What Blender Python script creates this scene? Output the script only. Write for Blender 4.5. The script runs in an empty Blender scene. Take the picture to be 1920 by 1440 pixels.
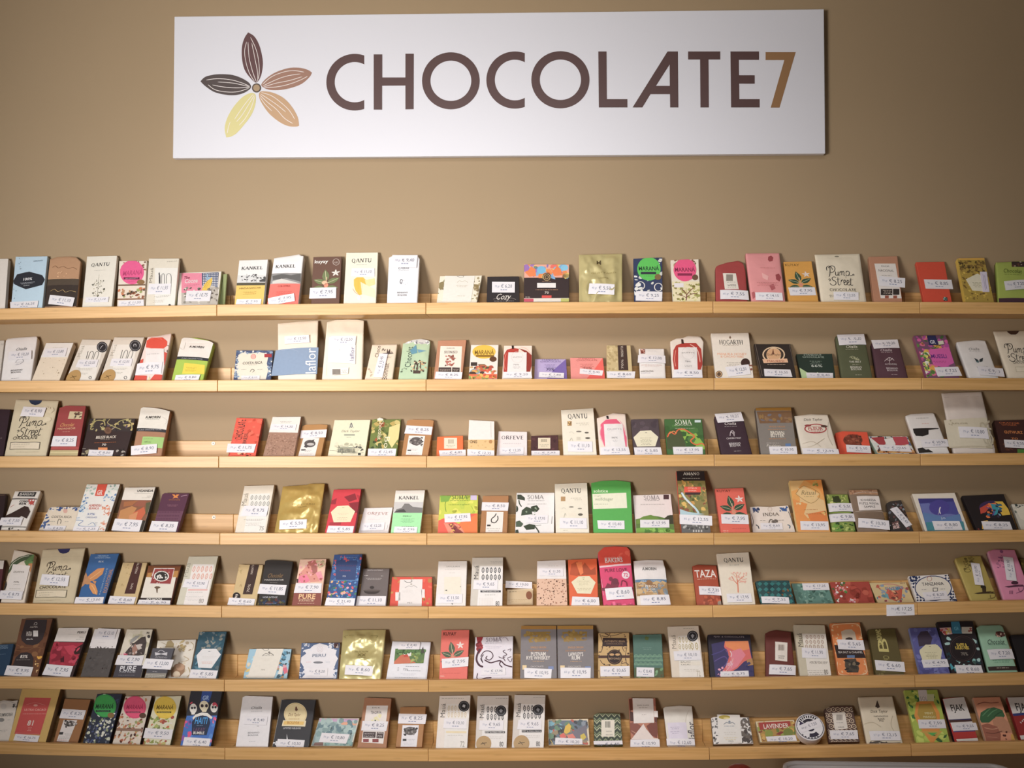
import bpy, bmesh, math, random
from mathutils import Vector, Matrix, noise
from mathutils.geometry import tessellate_polygon

scene = bpy.context.scene
COL = scene.collection
# ------------------------------------------------------------------ camera, world, lights, exposure
FPX = 1773.0                      # focal length in pixels of the 1920 x 1440 frame
CAM = Vector((0.0, -2.62, 1.50))
YAW, PITCH = math.radians(2.26), math.radians(1.94)
FWD = Vector((-math.sin(YAW) * math.cos(PITCH), math.cos(YAW) * math.cos(PITCH), math.sin(PITCH)))
RGT = Vector((math.cos(YAW), math.sin(YAW), 0))
UPV = RGT.cross(FWD)
cd = bpy.data.cameras.new('camera')
cd.sensor_width = 36.0
cd.lens = FPX / 1920.0 * 36.0
cam = bpy.data.objects.new('camera', cd)
cam.matrix_world = Matrix.Translation(CAM) @ Matrix((RGT, UPV, -FWD)).transposed().to_4x4()
COL.objects.link(cam)
scene.camera = cam

w = bpy.data.worlds.new('world'); scene.world = w; w.use_nodes = True
w.node_tree.nodes['Background'].inputs[0].default_value = (0.80, 0.78, 0.82, 1)
w.node_tree.nodes['Background'].inputs[1].default_value = 0.0

def area(name, loc, target, sx, sy, power, col):
    l = bpy.data.lights.new(name, 'AREA'); l.shape = 'RECTANGLE'; l.size = sx; l.size_y = sy
    l.energy = power; l.color = col
    o = bpy.data.objects.new(name, l); o.location = loc
    o.rotation_euler = (Vector(target) - Vector(loc)).to_track_quat('-Z', 'Y').to_euler()
    COL.objects.link(o); return o
key = area('assumed_window_light', (-1.8, -3.2, 1.42), (-0.46, 0, 1.98), 0.9, 0.9, 18.5, (1.0, 0.975, 0.955))  # assumed unseen window at front left, aimed to shape the wall falloff
key.data.spread = math.radians(62)  # cone narrowed so the edges darken, lens vignetting included
w.node_tree.nodes['Background'].inputs[0].default_value = (1.0, 0.86, 0.74, 1)
top = area('overhead_fill', (-0.15, -2.2, 2.92), (0.0, 0, 0.60), 1.2, 0.6, 12.5, (1.0, 0.97, 0.96))  # added overhead light, brightens the leaning bars on the lower rows
top.data.spread = math.radians(78)
area('room_fill', (1.1, -4.0, 0.5), (0.6, 0, 1.5), 2.4, 0.9, 5.5, (1.0, 0.90, 0.83))  # added low fill, lifts the ledge undersides and the right side
scene.view_settings.view_transform = 'Standard'
scene.view_settings.look = 'None'
scene.view_settings.gamma = 1.0
scene.view_settings.use_curve_mapping = False
scene.view_settings.exposure = 0.0

# ------------------------------------------------------------------ pixels, rays, colours
SEG = {}
ROWY = [460, 590, 730, 870, 1010, 1150, 1280]
for i, y in enumerate(ROWY):
    SEG[(i + 1, 'A')] = (0, y, 440 / 1920); SEG[(i + 1, 'B')] = (400, y, 440 / 1920)
    SEG[(i + 1, 'C')] = (790, y, 540 / 1920); SEG[(i + 1, 'D')] = (1320, y, 600 / 1920)
def ray(px, py):
    return FWD * FPX + RGT * (px - 960.0) - UPV * (py - 720.0)
def hit_y(px, py, y):
    d = ray(px, py); return CAM + d * ((y - CAM.y) / d.y)
def hit_plane(px, py, p0, n):
    d = ray(px, py); return CAM + d * ((p0 - CAM).dot(n) / d.dot(n))
def lin(c):
    c /= 255.0
    return c / 12.92 if c <= 0.04045 else ((c + 0.055) / 1.055) ** 2.4
_cc = {}
def rawc(h): return tuple(lin(int(h[i:i + 2], 16)) for i in (0, 2, 4)) + (1.0,)
def hexc(h):                      # printed colour: ink on paper is a little paler than the hex
    if h not in _cc:
        r, g, b, _ = rawc(h); y = 0.3 * r + 0.55 * g + 0.15 * b
        v = [(c * 0.87 + y * 0.13) * INK_GAIN + 0.006 for c in (r, g, b)]; k = min(1.0, 0.84 / max(v))
        _cc[h] = tuple(c * k for c in v) + (1.0,)
    return _cc[h]
INK_GAIN = 1.12

# ------------------------------------------------------------------ materials
def new_mat(name):
    m = bpy.data.materials.new(name); m.use_nodes = True
    nt = m.node_tree; return m, nt, nt.nodes['Principled BSDF']
def print_mat(name, rough, metal=0.0, coat=0.0, bump=0.0, bscale=120.0, spec=0.4, bdist=0.002):
    m, nt, b = new_mat(name)
    a = nt.nodes.new('ShaderNodeAttribute'); a.attribute_name = 'Col'
    nz = nt.nodes.new('ShaderNodeTexNoise'); nz.inputs['Scale'].default_value = bscale
    tc = nt.nodes.new('ShaderNodeTexCoord'); nt.links.new(tc.outputs['Object'], nz.inputs['Vector'])
    hs = nt.nodes.new('ShaderNodeHueSaturation')
    mr = nt.nodes.new('ShaderNodeMapRange'); mr.inputs[3].default_value = 0.95; mr.inputs[4].default_value = 1.05
    nt.links.new(nz.outputs[0], mr.inputs[0]); nt.links.new(mr.outputs[0], hs.inputs['Value'])
    nt.links.new(a.outputs['Color'], hs.inputs['Color']); nt.links.new(hs.outputs[0], b.inputs['Base Color'])
    b.inputs['Roughness'].default_value = rough; b.inputs['Metallic'].default_value = metal
    b.inputs['Coat Weight'].default_value = coat; b.inputs['Specular IOR Level'].default_value = spec
    if bump:
        bp = nt.nodes.new('ShaderNodeBump'); bp.inputs['Strength'].default_value = bump
        bp.inputs['Distance'].default_value = bdist
        nt.links.new(nz.outputs[0], bp.inputs['Height']); nt.links.new(bp.outputs[0], b.inputs['Normal'])
    return m
M_PAPER = print_mat('printed_paper', 0.55)
M_WRAP = print_mat('wrapping_paper', 0.62, bump=0.25, bscale=60)
M_PRINT = print_mat('printing_ink', 0.5)
M_STICK = print_mat('sticker_paper', 0.45)
M_GOLD = print_mat('gold_foil', 0.3, metal=0.3, bump=0.6, bscale=16, spec=0.9, bdist=0.008)
M_GLOSS = print_mat('glossy_film', 0.18, bump=0.8, bscale=45, coat=0.4)
def solid(name, h, rough=0.5, metal=0.0):
    m, nt, b = new_mat(name); b.inputs['Base Color'].default_value = rawc(h)
    b.inputs['Roughness'].default_value = rough; b.inputs['Metallic'].default_value = metal
    return m
def bamboo(name, c1, c2):
    m, nt, b = new_mat(name)
    tc = nt.nodes.new('ShaderNodeTexCoord'); mp = nt.nodes.new('ShaderNodeMapping')
    oi = nt.nodes.new('ShaderNodeObjectInfo')
    ad = nt.nodes.new('ShaderNodeVectorMath'); ad.operation = 'ADD'
    nt.links.new(tc.outputs['Object'], ad.inputs[0]); nt.links.new(oi.outputs['Random'], ad.inputs[1])
    nt.links.new(ad.outputs[0], mp.inputs[0]); mp.inputs['Scale'].default_value = (3.0, 60, 110)
    n1 = nt.nodes.new('ShaderNodeTexNoise'); n1.inputs['Scale'].default_value = 1.6; n1.inputs['Detail'].default_value = 5
    nt.links.new(mp.outputs[0], n1.inputs['Vector'])
    mp2 = nt.nodes.new('ShaderNodeMapping'); mp2.inputs['Scale'].default_value = (14, 60, 60)
    nt.links.new(ad.outputs[0], mp2.inputs[0])
    vo = nt.nodes.new('ShaderNodeTexVoronoi'); vo.inputs['Scale'].default_value = 1.0
    nt.links.new(mp2.outputs[0], vo.inputs['Vector'])
    kn = nt.nodes.new('ShaderNodeMapRange'); kn.inputs[1].default_value = 0.0; kn.inputs[2].default_value = 0.22
    kn.inputs[3].default_value = 0.86; kn.inputs[4].default_value = 1.0
    nt.links.new(vo.outputs['Distance'], kn.inputs[0])
    cr = nt.nodes.new('ShaderNodeValToRGB')
    cr.color_ramp.elements[0].position = 0.3; cr.color_ramp.elements[0].color = rawc(c2)
    cr.color_ramp.elements[1].position = 0.72; cr.color_ramp.elements[1].color = rawc(c1)
    nt.links.new(n1.outputs[0], cr.inputs[0])
    hs = nt.nodes.new('ShaderNodeHueSaturation')
    rv = nt.nodes.new('ShaderNodeMapRange'); rv.inputs[3].default_value = 0.94; rv.inputs[4].default_value = 1.06
    nt.links.new(oi.outputs['Random'], rv.inputs[0])
    mu = nt.nodes.new('ShaderNodeMath'); mu.operation = 'MULTIPLY'
    nt.links.new(rv.outputs[0], mu.inputs[0]); nt.links.new(kn.outputs[0], mu.inputs[1])
    nt.links.new(cr.outputs[0], hs.inputs['Color']); nt.links.new(mu.outputs[0], hs.inputs['Value'])
    nt.links.new(hs.outputs[0], b.inputs['Base Color']); b.inputs['Roughness'].default_value = 0.42
    return m
M_WOOD = bamboo('bamboo', 'dfb278', 'c89a5c')
def wall_mat():
    m, nt, b = new_mat('taupe_wall_paint')
    tc = nt.nodes.new('ShaderNodeTexCoord'); nz = nt.nodes.new('ShaderNodeTexNoise')
    nz.inputs['Scale'].default_value = 3.0; nt.links.new(tc.outputs['Object'], nz.inputs['Vector'])
    cr = nt.nodes.new('ShaderNodeValToRGB')
    cr.color_ramp.elements[0].color = rawc(WALLC[0]); cr.color_ramp.elements[1].color = rawc(WALLC[1])
    nt.links.new(nz.outputs[0], cr.inputs[0]); nt.links.new(cr.outputs[0], b.inputs['Base Color'])
    n2 = nt.nodes.new('ShaderNodeTexNoise'); n2.inputs['Scale'].default_value = 350
    nt.links.new(tc.outputs['Object'], n2.inputs['Vector'])
    bp = nt.nodes.new('ShaderNodeBump'); bp.inputs['Strength'].default_value = 0.12; bp.inputs['Distance'].default_value = 0.001
    nt.links.new(n2.outputs[0], bp.inputs['Height']); nt.links.new(bp.outputs[0], b.inputs['Normal'])
    b.inputs['Roughness'].default_value = 0.7
    return m
WALLC = ('a38c6d', '9f8869')
M_WALL = wall_mat()

# ------------------------------------------------------------------ mesh helpers
def link_mesh(name, verts, faces, mat, parent=None, loc=(0, 0, 0), cols=None, smooth=False):
    me = bpy.data.meshes.new(name); me.from_pydata(verts, [], faces)
    if cols is not None:
        ca = me.color_attributes.new('Col', 'FLOAT_COLOR', 'CORNER')
        buf = []
        for f, c in zip(faces, cols): buf.extend(c * len(f))
        ca.data.foreach_set('color', buf)
    if smooth: me.polygons.foreach_set('use_smooth', [True] * len(faces))
    me.materials.append(mat)
    o = bpy.data.objects.new(name, me); o.location = loc; COL.objects.link(o)
    if parent: o.parent = parent
    return o
def box_data(x0, x1, y0, y1, z0, z1, bev=0.0):
    bm = bmesh.new(); bmesh.ops.create_cube(bm, size=1)
    for v in bm.verts:
        v.co = Vector((x0 if v.co.x < 0 else x1, y0 if v.co.y < 0 else y1, z0 if v.co.z < 0 else z1))
    if bev: bmesh.ops.bevel(bm, geom=bm.edges[:], offset=bev, segments=2, affect='EDGES', profile=0.5)
    return bm
def box(name, dims, mat, parent=None, loc=(0, 0, 0), bev=0.0):
    bm = box_data(*dims, bev); me = bpy.data.meshes.new(name); bm.to_mesh(me); bm.free()
    me.materials.append(mat)
    o = bpy.data.objects.new(name, me); o.location = loc; COL.objects.link(o)
    if parent: o.parent = parent
    return o
def empty(name, loc, label, cat, group=None):
    o = bpy.data.objects.new(name, None); o.location = loc; o.empty_display_size = 0.02; COL.objects.link(o)
    o['label'] = label; o['category'] = cat
    if group: o['group'] = group
    return o
def struct(name, dims, mat):
    o = box(name, dims, mat); o['kind'] = 'structure'; return o

# ------------------------------------------------------------------ the room
struct('wall_back', (-3.2, 3.0, 0.0, 0.12, 0.0, 3.0), M_WALL)
struct('floor', (-3.2, 3.0, -4.6, 0.12, -0.05, 0.0), solid('grey_floor', 'b0aaa2', 0.5))
struct('ceiling', (-3.2, 3.0, -4.6, 0.12, 3.0, 3.06), solid('ceiling_paint', 'd8d4cc', 0.8))
struct('wall_left', (-3.3, -3.2, -4.6, 0.12, 0.0, 3.0), M_WALL)
struct('wall_right', (3.0, 3.1, -4.6, 0.12, 0.0, 3.0), M_WALL)

# ------------------------------------------------------------------ ledges
LIP_D, LIP_H, BT = 0.12, 0.0305, 0.012     # depth, lip height, board thickness
LEDGE = {
 1: ([-330, 406.5, 798.5, 1337, 1725, 2120], [578.7, 578.5, 571.2, 567.6, 565, 566, 567]),
 2: ([-330, 408, 799, 1339, 1728, 2120],  [714.2, 714, 712.6, 711.3, 709, 708.7, 709.2]),
 3: ([-330, 410, 800, 1339.4, 1726, 2120], [855.6, 855.6, 855.6, 855.3, 852.5, 851, 849.6]),
 4: ([-330, 412, 800.5, 1338.8, 1724, 2120], [992, 995, 999.6, 1000.2, 999.7, 997, 993.8]),
 5: ([-330, 415.5, 803, 1337, 1721, 2120], [1129, 1131.5, 1136.5, 1137.8, 1135.7, 1130.6, 1125.6]),
 6: ([-330, 420.5, 803.5, 1335, 1716, 2120], [1267, 1269.6, 1274.8, 1275.7, 1271.8, 1266.3, 1261.9]),
 7: ([-330, 421.5, 803, 1330.5, 1709, 2120], [1386, 1392.3, 1402.6, 1405.6, 1402.5, 1395.6, 1390.6]),
}
ORD = ['top', 'second', 'third', 'fourth', 'fifth', 'sixth', 'bottom']
POS = ['leftmost bamboo ledge', 'second bamboo ledge from the left', 'wide middle bamboo ledge',
       'second bamboo ledge from the right', 'rightmost bamboo ledge']
def lip_y(row, px):
    xs, ys = LEDGE[row]
    kx = [0] + xs[1:5] + [1920]; ky = ys[1:]
    if px <= 0: return ky[0] + (ys[0] - ky[0]) * (-px / 330.0)
    for i in range(5):
        if px <= kx[i + 1]: return ky[i] + (ky[i + 1] - ky[i]) * (px - kx[i]) / (kx[i + 1] - kx[i])
    return ky[5] + (ky[5] - ky[4]) / (1920 - kx[4]) * (px - 1920)
RAIL = {}
def build_ledges():
    for r in range(1, 8):
        xs = LEDGE[r][0]
        RAIL[r] = []
        for i in range(5):
            a, b = xs[i], xs[i + 1]
            ya, yb = lip_y(r, a), lip_y(r, b)
            if i == 0: ya = 2 * 0 + lip_y(r, b) - (lip_y(r, b) - lip_y(r, 0)) * (b - a) / b
            if i == 4: yb = lip_y(r, a) + (lip_y(r, 1920) - lip_y(r, a)) * (b - a) / (1920 - a)
            A, B = hit_y(a, ya, -LIP_D), hit_y(b, yb, -LIP_D)
            L = (B - A).length; ang = math.atan2(B.z - A.z, B.x - A.x)
            RAIL[r].append((A, B, ang))
            e = empty('picture_ledge', (A.x, -LIP_D, A.z - LIP_H),
                      '%s in the %s row, holding chocolate bars' % (POS[i], ORD[r - 1]), 'shelf', 'bamboo ledges on the wall')
            e.rotation_euler = (0, -ang, 0)
            g = 0.0005
            box('front_lip', (g, L - g, 0, BT, 0, LIP_H), M_WOOD, e, bev=0.0012)
            box('base_board', (g, L - g, BT, LIP_D - BT, 0, BT), M_WOOD, e)
            box('back_board', (g, L - g, LIP_D - BT, LIP_D - 0.0004, 0, 0.069), M_WOOD, e, bev=0.0012)
            if i == 0 and r in (3, 4):
                px, py = ((400, 831.5), (401, 970))[r - 3]
                h = hit_y(px, py, -BT - 0.001)
                vs, fs = [], []
                for k, (rad, dep) in enumerate(((0.0055, 0), (0.0052, 0.0016), (0.0022, 0.0010), (0.0019, 0.0002))):
                    for j in range(20):
                        t = j * math.tau / 20
                        vs.append((rad * math.cos(t), -dep, rad * math.sin(t)))
                for k in range(3):
                    for j in range(20):
                        j2 = (j + 1) % 20
                        fs.append((k * 20 + j, k * 20 + j2, (k + 1) * 20 + j2, (k + 1) * 20 + j))
                c = math.cos(ang); s = math.sin(ang); dx, dz = h.x - A.x, h.z - (A.z - LIP_H)
                sc = link_mesh('screw_cup', vs, fs, solid('white_plastic', 'f2ece0', 0.35), e,
                               (dx * c + dz * s, LIP_D - BT, -dx * s + dz * c), smooth=True)
                link_mesh('screw', [(0.0021 * math.cos(j * math.tau / 12), -0.0006, 0.0021 * math.sin(j * math.tau / 12)) for j in range(12)],
                          [tuple(range(11, -1, -1))], solid('screw_steel', '55504a', 0.4, 0.8), sc)
build_ledges()

# ------------------------------------------------------------------ text
_tc = bpy.data.curves.new('glyphs', 'FONT'); _tc.resolution_u = 2
_to = bpy.data.objects.new('glyphs', _tc)
_cache = {}
def glyph_tris(text, bold=False):
    key = (text, bold)
    if key in _cache: return _cache[key]
    _tc.body = text; _tc.offset = 0.018 if bold else 0.0
    me = _to.to_mesh()
    vs = [(v.co.x, v.co.y) for v in me.vertices]; fs = [tuple(p.vertices) for p in me.polygons]
    _to.to_mesh_clear()
    if not vs: vs = [(0, 0), (0.001, 0), (0, 0.001)]; fs = [(0, 1, 2)]
    x0 = min(v[0] for v in vs); x1 = max(v[0] for v in vs)
    _cache[key] = ([((x - x0), y) for x, y in vs], fs, x1 - x0)
    return _cache[key]
CAPH = 0.69
# serif capitals: (width, strokes); stroke = (T thick / t thin / m medium, points)
SER = {
 'A': (.95, ['t 0 0 .44 .999', 'T .46 .999 .92 0', 't .18 .35 .68 .35']), 'B': (.75, ['T .12 0 .12 1', 'm .12 1 .5 .98 .6 .76 .48 .54 .12 .52', 'm .12 .52 .55 .5 .7 .26 .55 .03 .12 0']),
 'C': (.85, ['m .8 .8 .6 .97 .35 .96 .12 .75 .08 .48 .15 .2 .4 .03 .65 .05 .82 .22']), 'D': (.9, ['T .12 0 .12 1', 'm .12 1 .5 .98 .8 .75 .82 .4 .6 .06 .12 0']),
 'E': (.7, ['T .12 0 .12 1', 't .12 .98 .65 .98', 't .12 .5 .5 .5', 't .12 .02 .68 .02']), 'F': (.65, ['T .12 0 .12 1', 't .12 .98 .62 .98', 't .12 .5 .5 .5']),
 'G': (.9, ['m .8 .8 .6 .97 .35 .96 .12 .75 .08 .48 .15 .2 .4 .03 .65 .05 .8 .15', 'T .8 .05 .8 .42']), 'H': (.95, ['T .12 0 .12 1', 'T .82 0 .82 1', 't .12 .5 .82 .5']),
 'I': (.35, ['T .17 0 .17 1']), 'K': (.9, ['T .12 0 .12 1', 't .75 1 .16 .42', 'T .32 .58 .84 0']), 'L': (.68, ['T .12 0 .12 1', 't .12 .02 .66 .02 .66 .2']),
 'M': (1.15, ['t .12 0 .15 1', 'T .15 1 .55 .05', 't .55 .05 .95 1', 'T .98 1 1.0 0']), 'N': (.98, ['t .12 0 .12 1', 'T .12 1 .84 .02', 't .84 .02 .84 1']),
 'O': (1.0, ['O']), 'Q': (1.0, ['O', 'm .45 .1 .7 -.08 .98 -.2']), 'P': (.72, ['T .12 0 .12 1', 'm .12 1 .5 .98 .66 .75 .5 .48 .12 .46']),
 'R': (.85, ['T .12 0 .12 1', 'm .12 1 .5 .98 .64 .75 .5 .52 .12 .5', 'T .36 .5 .8 0']), 'S': (.65, ['m .56 .82 .4 .97 .18 .93 .1 .74 .3 .56 .52 .42 .56 .2 .38 .03 .14 .08 .08 .24']),
 'T': (.8, ['T .4 0 .4 .98', 't .03 .84 .05 .98 .75 .98 .77 .84']), 'U': (.92, ['T .12 1 .12 .3 .3 .03 .6 .03 .78 .28', 't .78 .2 .78 1']),
 'V': (.95, ['T .05 1 .47 .001', 't .47 .001 .88 1']), 'W': (1.3, ['T .05 1 .4 .001', 't .4 .001 .65 .9', 'T .65 .9 .95 .001', 't .95 .001 1.25 1']), ' ': (.45, [])}

# ------------------------------------------------------------------ an item leaning on a ledge
class Layer:
    def __init__(s): s.v = []; s.f = []; s.c = []
class Item:
    def __init__(s, row, seg, kind, thk, quad, top, opts):
        s.row, s.kind, s.thk = row, kind, thk
        ox, oy, k = SEG[(row, seg)]; s.ox, s.oy, s.k = ox, oy, k
        P = lambda x, y: (ox + x * k, oy + y * k)
        bl, br, tlx, tly, trx, tr_y = quad
        xb0, xb1 = ox + bl * k, ox + br * k
        tl, tr = P(tlx, tly), P(trx, tr_y)
        xm = (xb0 + xb1) / 2
        xs = LEDGE[row][0]; li = 0
        for i in range(5):
            if xm > xs[i]: li = i
        A, B, ang = RAIL[row][li]
        s.ang = ang
        pm = hit_y(xm, lip_y(row, xm), -0.104)
        zl = A.z + (pm.x - A.x) * math.tan(ang)      # lip top height here
        zf = zl - LIP_H + BT
        foot = -0.104 + opts.get('F', 0) / 1000.0
        if kind != 'box': foot += 0.003
        cap = opts.get('A', 38)
        tm = ((tl[0] + tr[0]) / 2, (tl[1] + tr[1]) / 2)
        ex = Vector((math.cos(ang), 0, math.sin(ang)))
        def solve(fy, deg):
            th = math.radians(deg)
            T = Vector((0, math.sin(th), math.cos(th))); N = Vector((0, -math.cos(th), math.sin(th)))
            p0 = Vector((pm.x, fy, zf + thk * math.sin(th) + 0.0012))
            q = hit_plane(tm[0], tm[1], p0, N)
            L = (q - p0).dot(T)
            yb = fy + L * math.sin(th) + thk * math.cos(th)
            zt = p0.z + L * math.cos(th) - thk * math.sin(th)
            ok = yb <= -0.002
            if zt < zf + 0.058: ok = ok and yb <= -BT - 0.001
            else:
                ylb = fy + thk * math.cos(th) + (0.058 + 0.0) * math.tan(th) + 0.001
                ok = ok and ylb <= -BT - 0.0006
            return ok, p0, T, N, L
        best = None
        d = 2.0
        while d <= cap:
            r = solve(foot, d)
            if r[0]: best = (d, foot, r)
            d += 0.5
        if best is None: best = (2.0, foot, solve(foot, 2.0))
        if best[0] >= cap - 0.6 and 'F' not in opts:       # slide back until it rests
            fy = foot
            while solve(fy + 0.001, best[0])[0]: fy += 0.001
            best = (best[0], fy, solve(fy, best[0]))
        s.lean, s.foot = best[0], best[1]
        _, p0, T, N, L = best[2]
        s.p0, s.ex, s.N = p0, ex, N
        s.T = (T - ex * T.dot(ex)).normalized(); s.N = ex.cross(s.T); s.N = s.N if s.N.y < 0 else -s.N
        s.loc = Vector((p0.x, p0.y, zf))
        # quad in plane coordinates
        yl = lambda x: lip_y(row, x)
        b0 = s.st(xb0, yl(xb0)); b1 = s.st(xb1, yl(xb1)); t0 = s.st(*tl); t1 = s.st(*tr)
        def ext(b, t):
            dd = (t[1] - b[1]) or 1e-6
            return (b[0] + (t[0] - b[0]) / dd * (0 - b[1]), 0.0)
        s.q = [ext(b0, t0), ext(b1, t1), t1, t0]
        s.vis = (b0[1] + b1[1]) / 2
        s.top = None
        if top:
            s.top = [s.st(*P(top[i], top[i + 1])) for i in range(0, len(top), 2)]
        s.bulge = {'box': 0.0, 'wrap': 0.0030, 'pouch': 0.0045}[kind]
        s.seed = opts['seed']; s.flat = False; s.nc = False; s.crinkle = 3.2 if opts.get('gold') else 1.6 if s.kind == 'pouch' else 1.0
        a0 = math.atan2(s.q[1][1] - s.q[0][1], s.q[1][0] - s.q[0][0])
        a1 = math.atan2(t1[1] - t0[1], t1[0] - t0[0])
        s.rot = a1 * 0.5
        mx = ((t0[0] + t1[0]) - (s.q[0][0] + s.q[1][0])) / 2; my = (t0[1] + t1[1]) / 2
        s.shear = math.atan2(mx, my)        # lean sideways
        s.rot = (s.rot - s.shear) * 0.5 if abs(s.shear) > 0.02 else s.rot
        s.px = k * (p0 - CAM).length / ray(xm, tm[1]).length   # metres per zoom unit
        ym = (tly + tr_y) / 2; cxz = (bl + br + tlx + trx) / 4
        s.pv = (s.z(cxz, ym + 20)[1] - s.z(cxz, ym + 60)[1]) / 40.0
    def st(s, px, py):
        p = hit_plane(px, py, s.p0, s.N) - s.p0
        return (p.dot(s.ex), p.dot(s.T))
    def z(s, x, y): return s.st(s.ox + x * s.k, s.oy + y * s.k)
    def uv(s, a, b):
        q = s.q; h = (q[2][1] + q[3][1]) / 2
        v = b / h; vv = min(max(v, 0), 1)
        l = q[0][0] + (q[3][0] - q[0][0]) * vv; r = q[1][0] + (q[2][0] - q[1][0]) * vv
        return (a - l) / max(r - l, 1e-6), v
    def disp(s, a, b):
        if not s.bulge: return 0.0
        u, v = s.uv(a, b)
        if u <= 0 or u >= 1 or v <= 0 or v >= 1: return 0.0016 if s.flat else 0.0
        d = s.bulge * (math.sin(math.pi * u) ** 0.6) * (math.sin(math.pi * min(v * 1.05, 1)) ** 0.5)
        if s.flat: return d + 0.0016
        n = noise.noise(Vector((a * 45 + s.seed, b * 30, s.seed * 1.7)))
        if s.crinkle > 3:       # foil: sharp creases
            n = 0.9 - 4.0 * abs(noise.noise(Vector((a * 26 + s.seed, b * 17, s.seed)))) + 0.6 * n
        n2 = noise.noise(Vector((a * 110 + s.seed, b * 90, s.seed)))
        e = min(1, 8 * min(u, 1 - u, v, 1 - v))
        return d + e * (0.0012 * n + (0.0005 if s.crinkle > 3 else 0.00022) * n2) * s.crinkle
    def p3(s, a, b, eps=0.0):
        return s.p0 - s.loc + s.ex * a + s.T * b + s.N * (s.disp(a, b) + eps)
    def clampst(s, a, b):
        if s.nc: return a, max(b, 0.001)
        q = s.q; h = max(q[2][1], q[3][1]); v = min(max(b / h, 0), 1)
        l = q[0][0] + (q[3][0] - q[0][0]) * v; r = q[1][0] + (q[2][0] - q[1][0]) * v
        a = min(max(a, l + 0.0004), r - 0.0004)
        if s.top: tt = s.topv(a)
        else:
            u = (a - l) / max(r - l, 1e-6); tt = q[3][1] + (q[2][1] - q[3][1]) * u
        return a, min(max(b, 0.001), tt - 0.0005)
    def topv(s, a):
        tp = s.top
        if a <= tp[0][0]: return tp[0][1]
        for i in range(len(tp) - 1):
            if tp[i + 1][0] > tp[i][0] and a <= tp[i + 1][0]:
                f = (a - tp[i][0]) / (tp[i + 1][0] - tp[i][0])
                return tp[i][1] + (tp[i + 1][1] - tp[i][1]) * max(0, f)
        return tp[-1][1]
    # body mesh
    def body(s, col, side, mat):
        nu, nv = (30, 38) if s.crinkle > 3 else (16, 22) if s.kind != 'box' else (1, 1)
        if s.top and s.kind == 'box': nu, nv = 14, 1
        if s.top and s.kind != 'box' and s.crinkle < 3: nu, nv = 24, 22
        q = s.q; V = []; F = []; C = []
        cf, cs = hexc(col), hexc(side)
        bv = min(0.0008, s.thk * 0.2)
        def pt(u, v):
            l = (q[0][0] + (q[3][0] - q[0][0]) * v, q[3][1] * v); r = (q[1][0] + (q[2][0] - q[1][0]) * v, q[2][1] * v)
            a = l[0] + (r[0] - l[0]) * u; b = l[1] + (r[1] - l[1]) * u
            if s.top:
                al = q[3][0] + (q[2][0] - q[3][0]) * u
                b = s.topv(al) * v
            return a, b
        idx = {}
        def add(u, v, dz, ins=0):
            a, b = pt(u, v)
            if ins:
                a += ins * (1 if u < 0.5 else -1) if u in (0, 1) else 0
                b += ins * (1 if v < 0.5 else -1) if v in (0, 1) else 0
            base = s.disp(a, b) if dz >= 0 else 0
            V.append(s.p0 - s.loc + s.ex * a + s.T * b + s.N * (base + dz if dz >= 0 else dz)); return len(V) - 1
        front = [[add(i / nu, j / nv, 0.0, bv) for i in range(nu + 1)] for j in range(nv + 1)]
        for j in range(nv):
            for i in range(nu):
                F.append((front[j][i], front[j][i + 1], front[j + 1][i + 1], front[j + 1][i])); C.append(cf)
        ring = [(i, 0) for i in range(nu)] + [(nu, j) for j in range(nv)] + [(i, nv) for i in range(nu, 0, -1)] + [(0, j) for j in range(nv, 0, -1)]
        taper = (s.kind == 'pouch')
        r0 = [front[j][i] for i, j in ring]
        r1 = [add(i / nu, j / nv, -bv) for i, j in ring]
        def back(i, j):
            t = s.thk
            if taper: t = max(0.003, s.thk * (1 - (j / nv) ** 2))
            return -t + bv * 0.5
        r2 = [add(i / nu, j / nv, back(i, j)) for i, j in ring]
        n = len(ring)
        for a_, b_ in ((r0, r1), (r1, r2)):
            for k in range(n):
                k2 = (k + 1) % n
                F.append((a_[k], b_[k], b_[k2], a_[k2])); C.append(cs if b_ is r2 else cf)
        F.append(tuple(r2[::-1])); C.append(cs)
        s.nbody = len(F); s.bodydata = (V, F, C, mat)
    def finish(s, L, ink):       # the wrapper with its flat print, one mesh
        V, F, C, mat = s.bodydata; n0 = len(V)
        F2 = [tuple(n0 + i for i in f) for f in L.f]
        o = link_mesh('wrapper' if s.kind != 'pouch' else 'pouch', V + L.v, F + F2, mat, s.root, cols=C + L.c)
        o.data.materials.append(ink)
        n = len(F); m = len(F2)
        o.data.polygons.foreach_set('material_index', [0] * n + [1] * m)
        if s.kind != 'box': o.data.polygons.foreach_set('use_smooth', [True] * n + [False] * m)
        return o
    # printing primitives; everything ends in poly()
    def tri(s, L, pts, faces, col, eps, clamp=True):
        n0 = len(L.v)
        for a, b in pts:
            if clamp: a, b = s.clampst(a, b)
            L.v.append(s.p3(a, b, eps))
        c = hexc(col)
        for f in faces: L.f.append(tuple(n0 + i for i in f)); L.c.append(c)
    def poly(s, L, pts, col, eps, clamp=True):
        if s.bulge and len(pts) >= 4:
            xs = [p[0] for p in pts]; ys = [p[1] for p in pts]
            if max(max(xs) - min(xs), max(ys) - min(ys)) > 0.02:
                return s.polygrid(L, pts, col, eps, clamp)
        if len(pts) > 4 or len(pts) == 4:
            tr = tessellate_polygon([[Vector((a, b, 0)) for a, b in pts]])
            s.tri(L, pts, tr, col, eps, clamp)
        else: s.tri(L, pts, [tuple(range(len(pts)))], col, eps, clamp)
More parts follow.
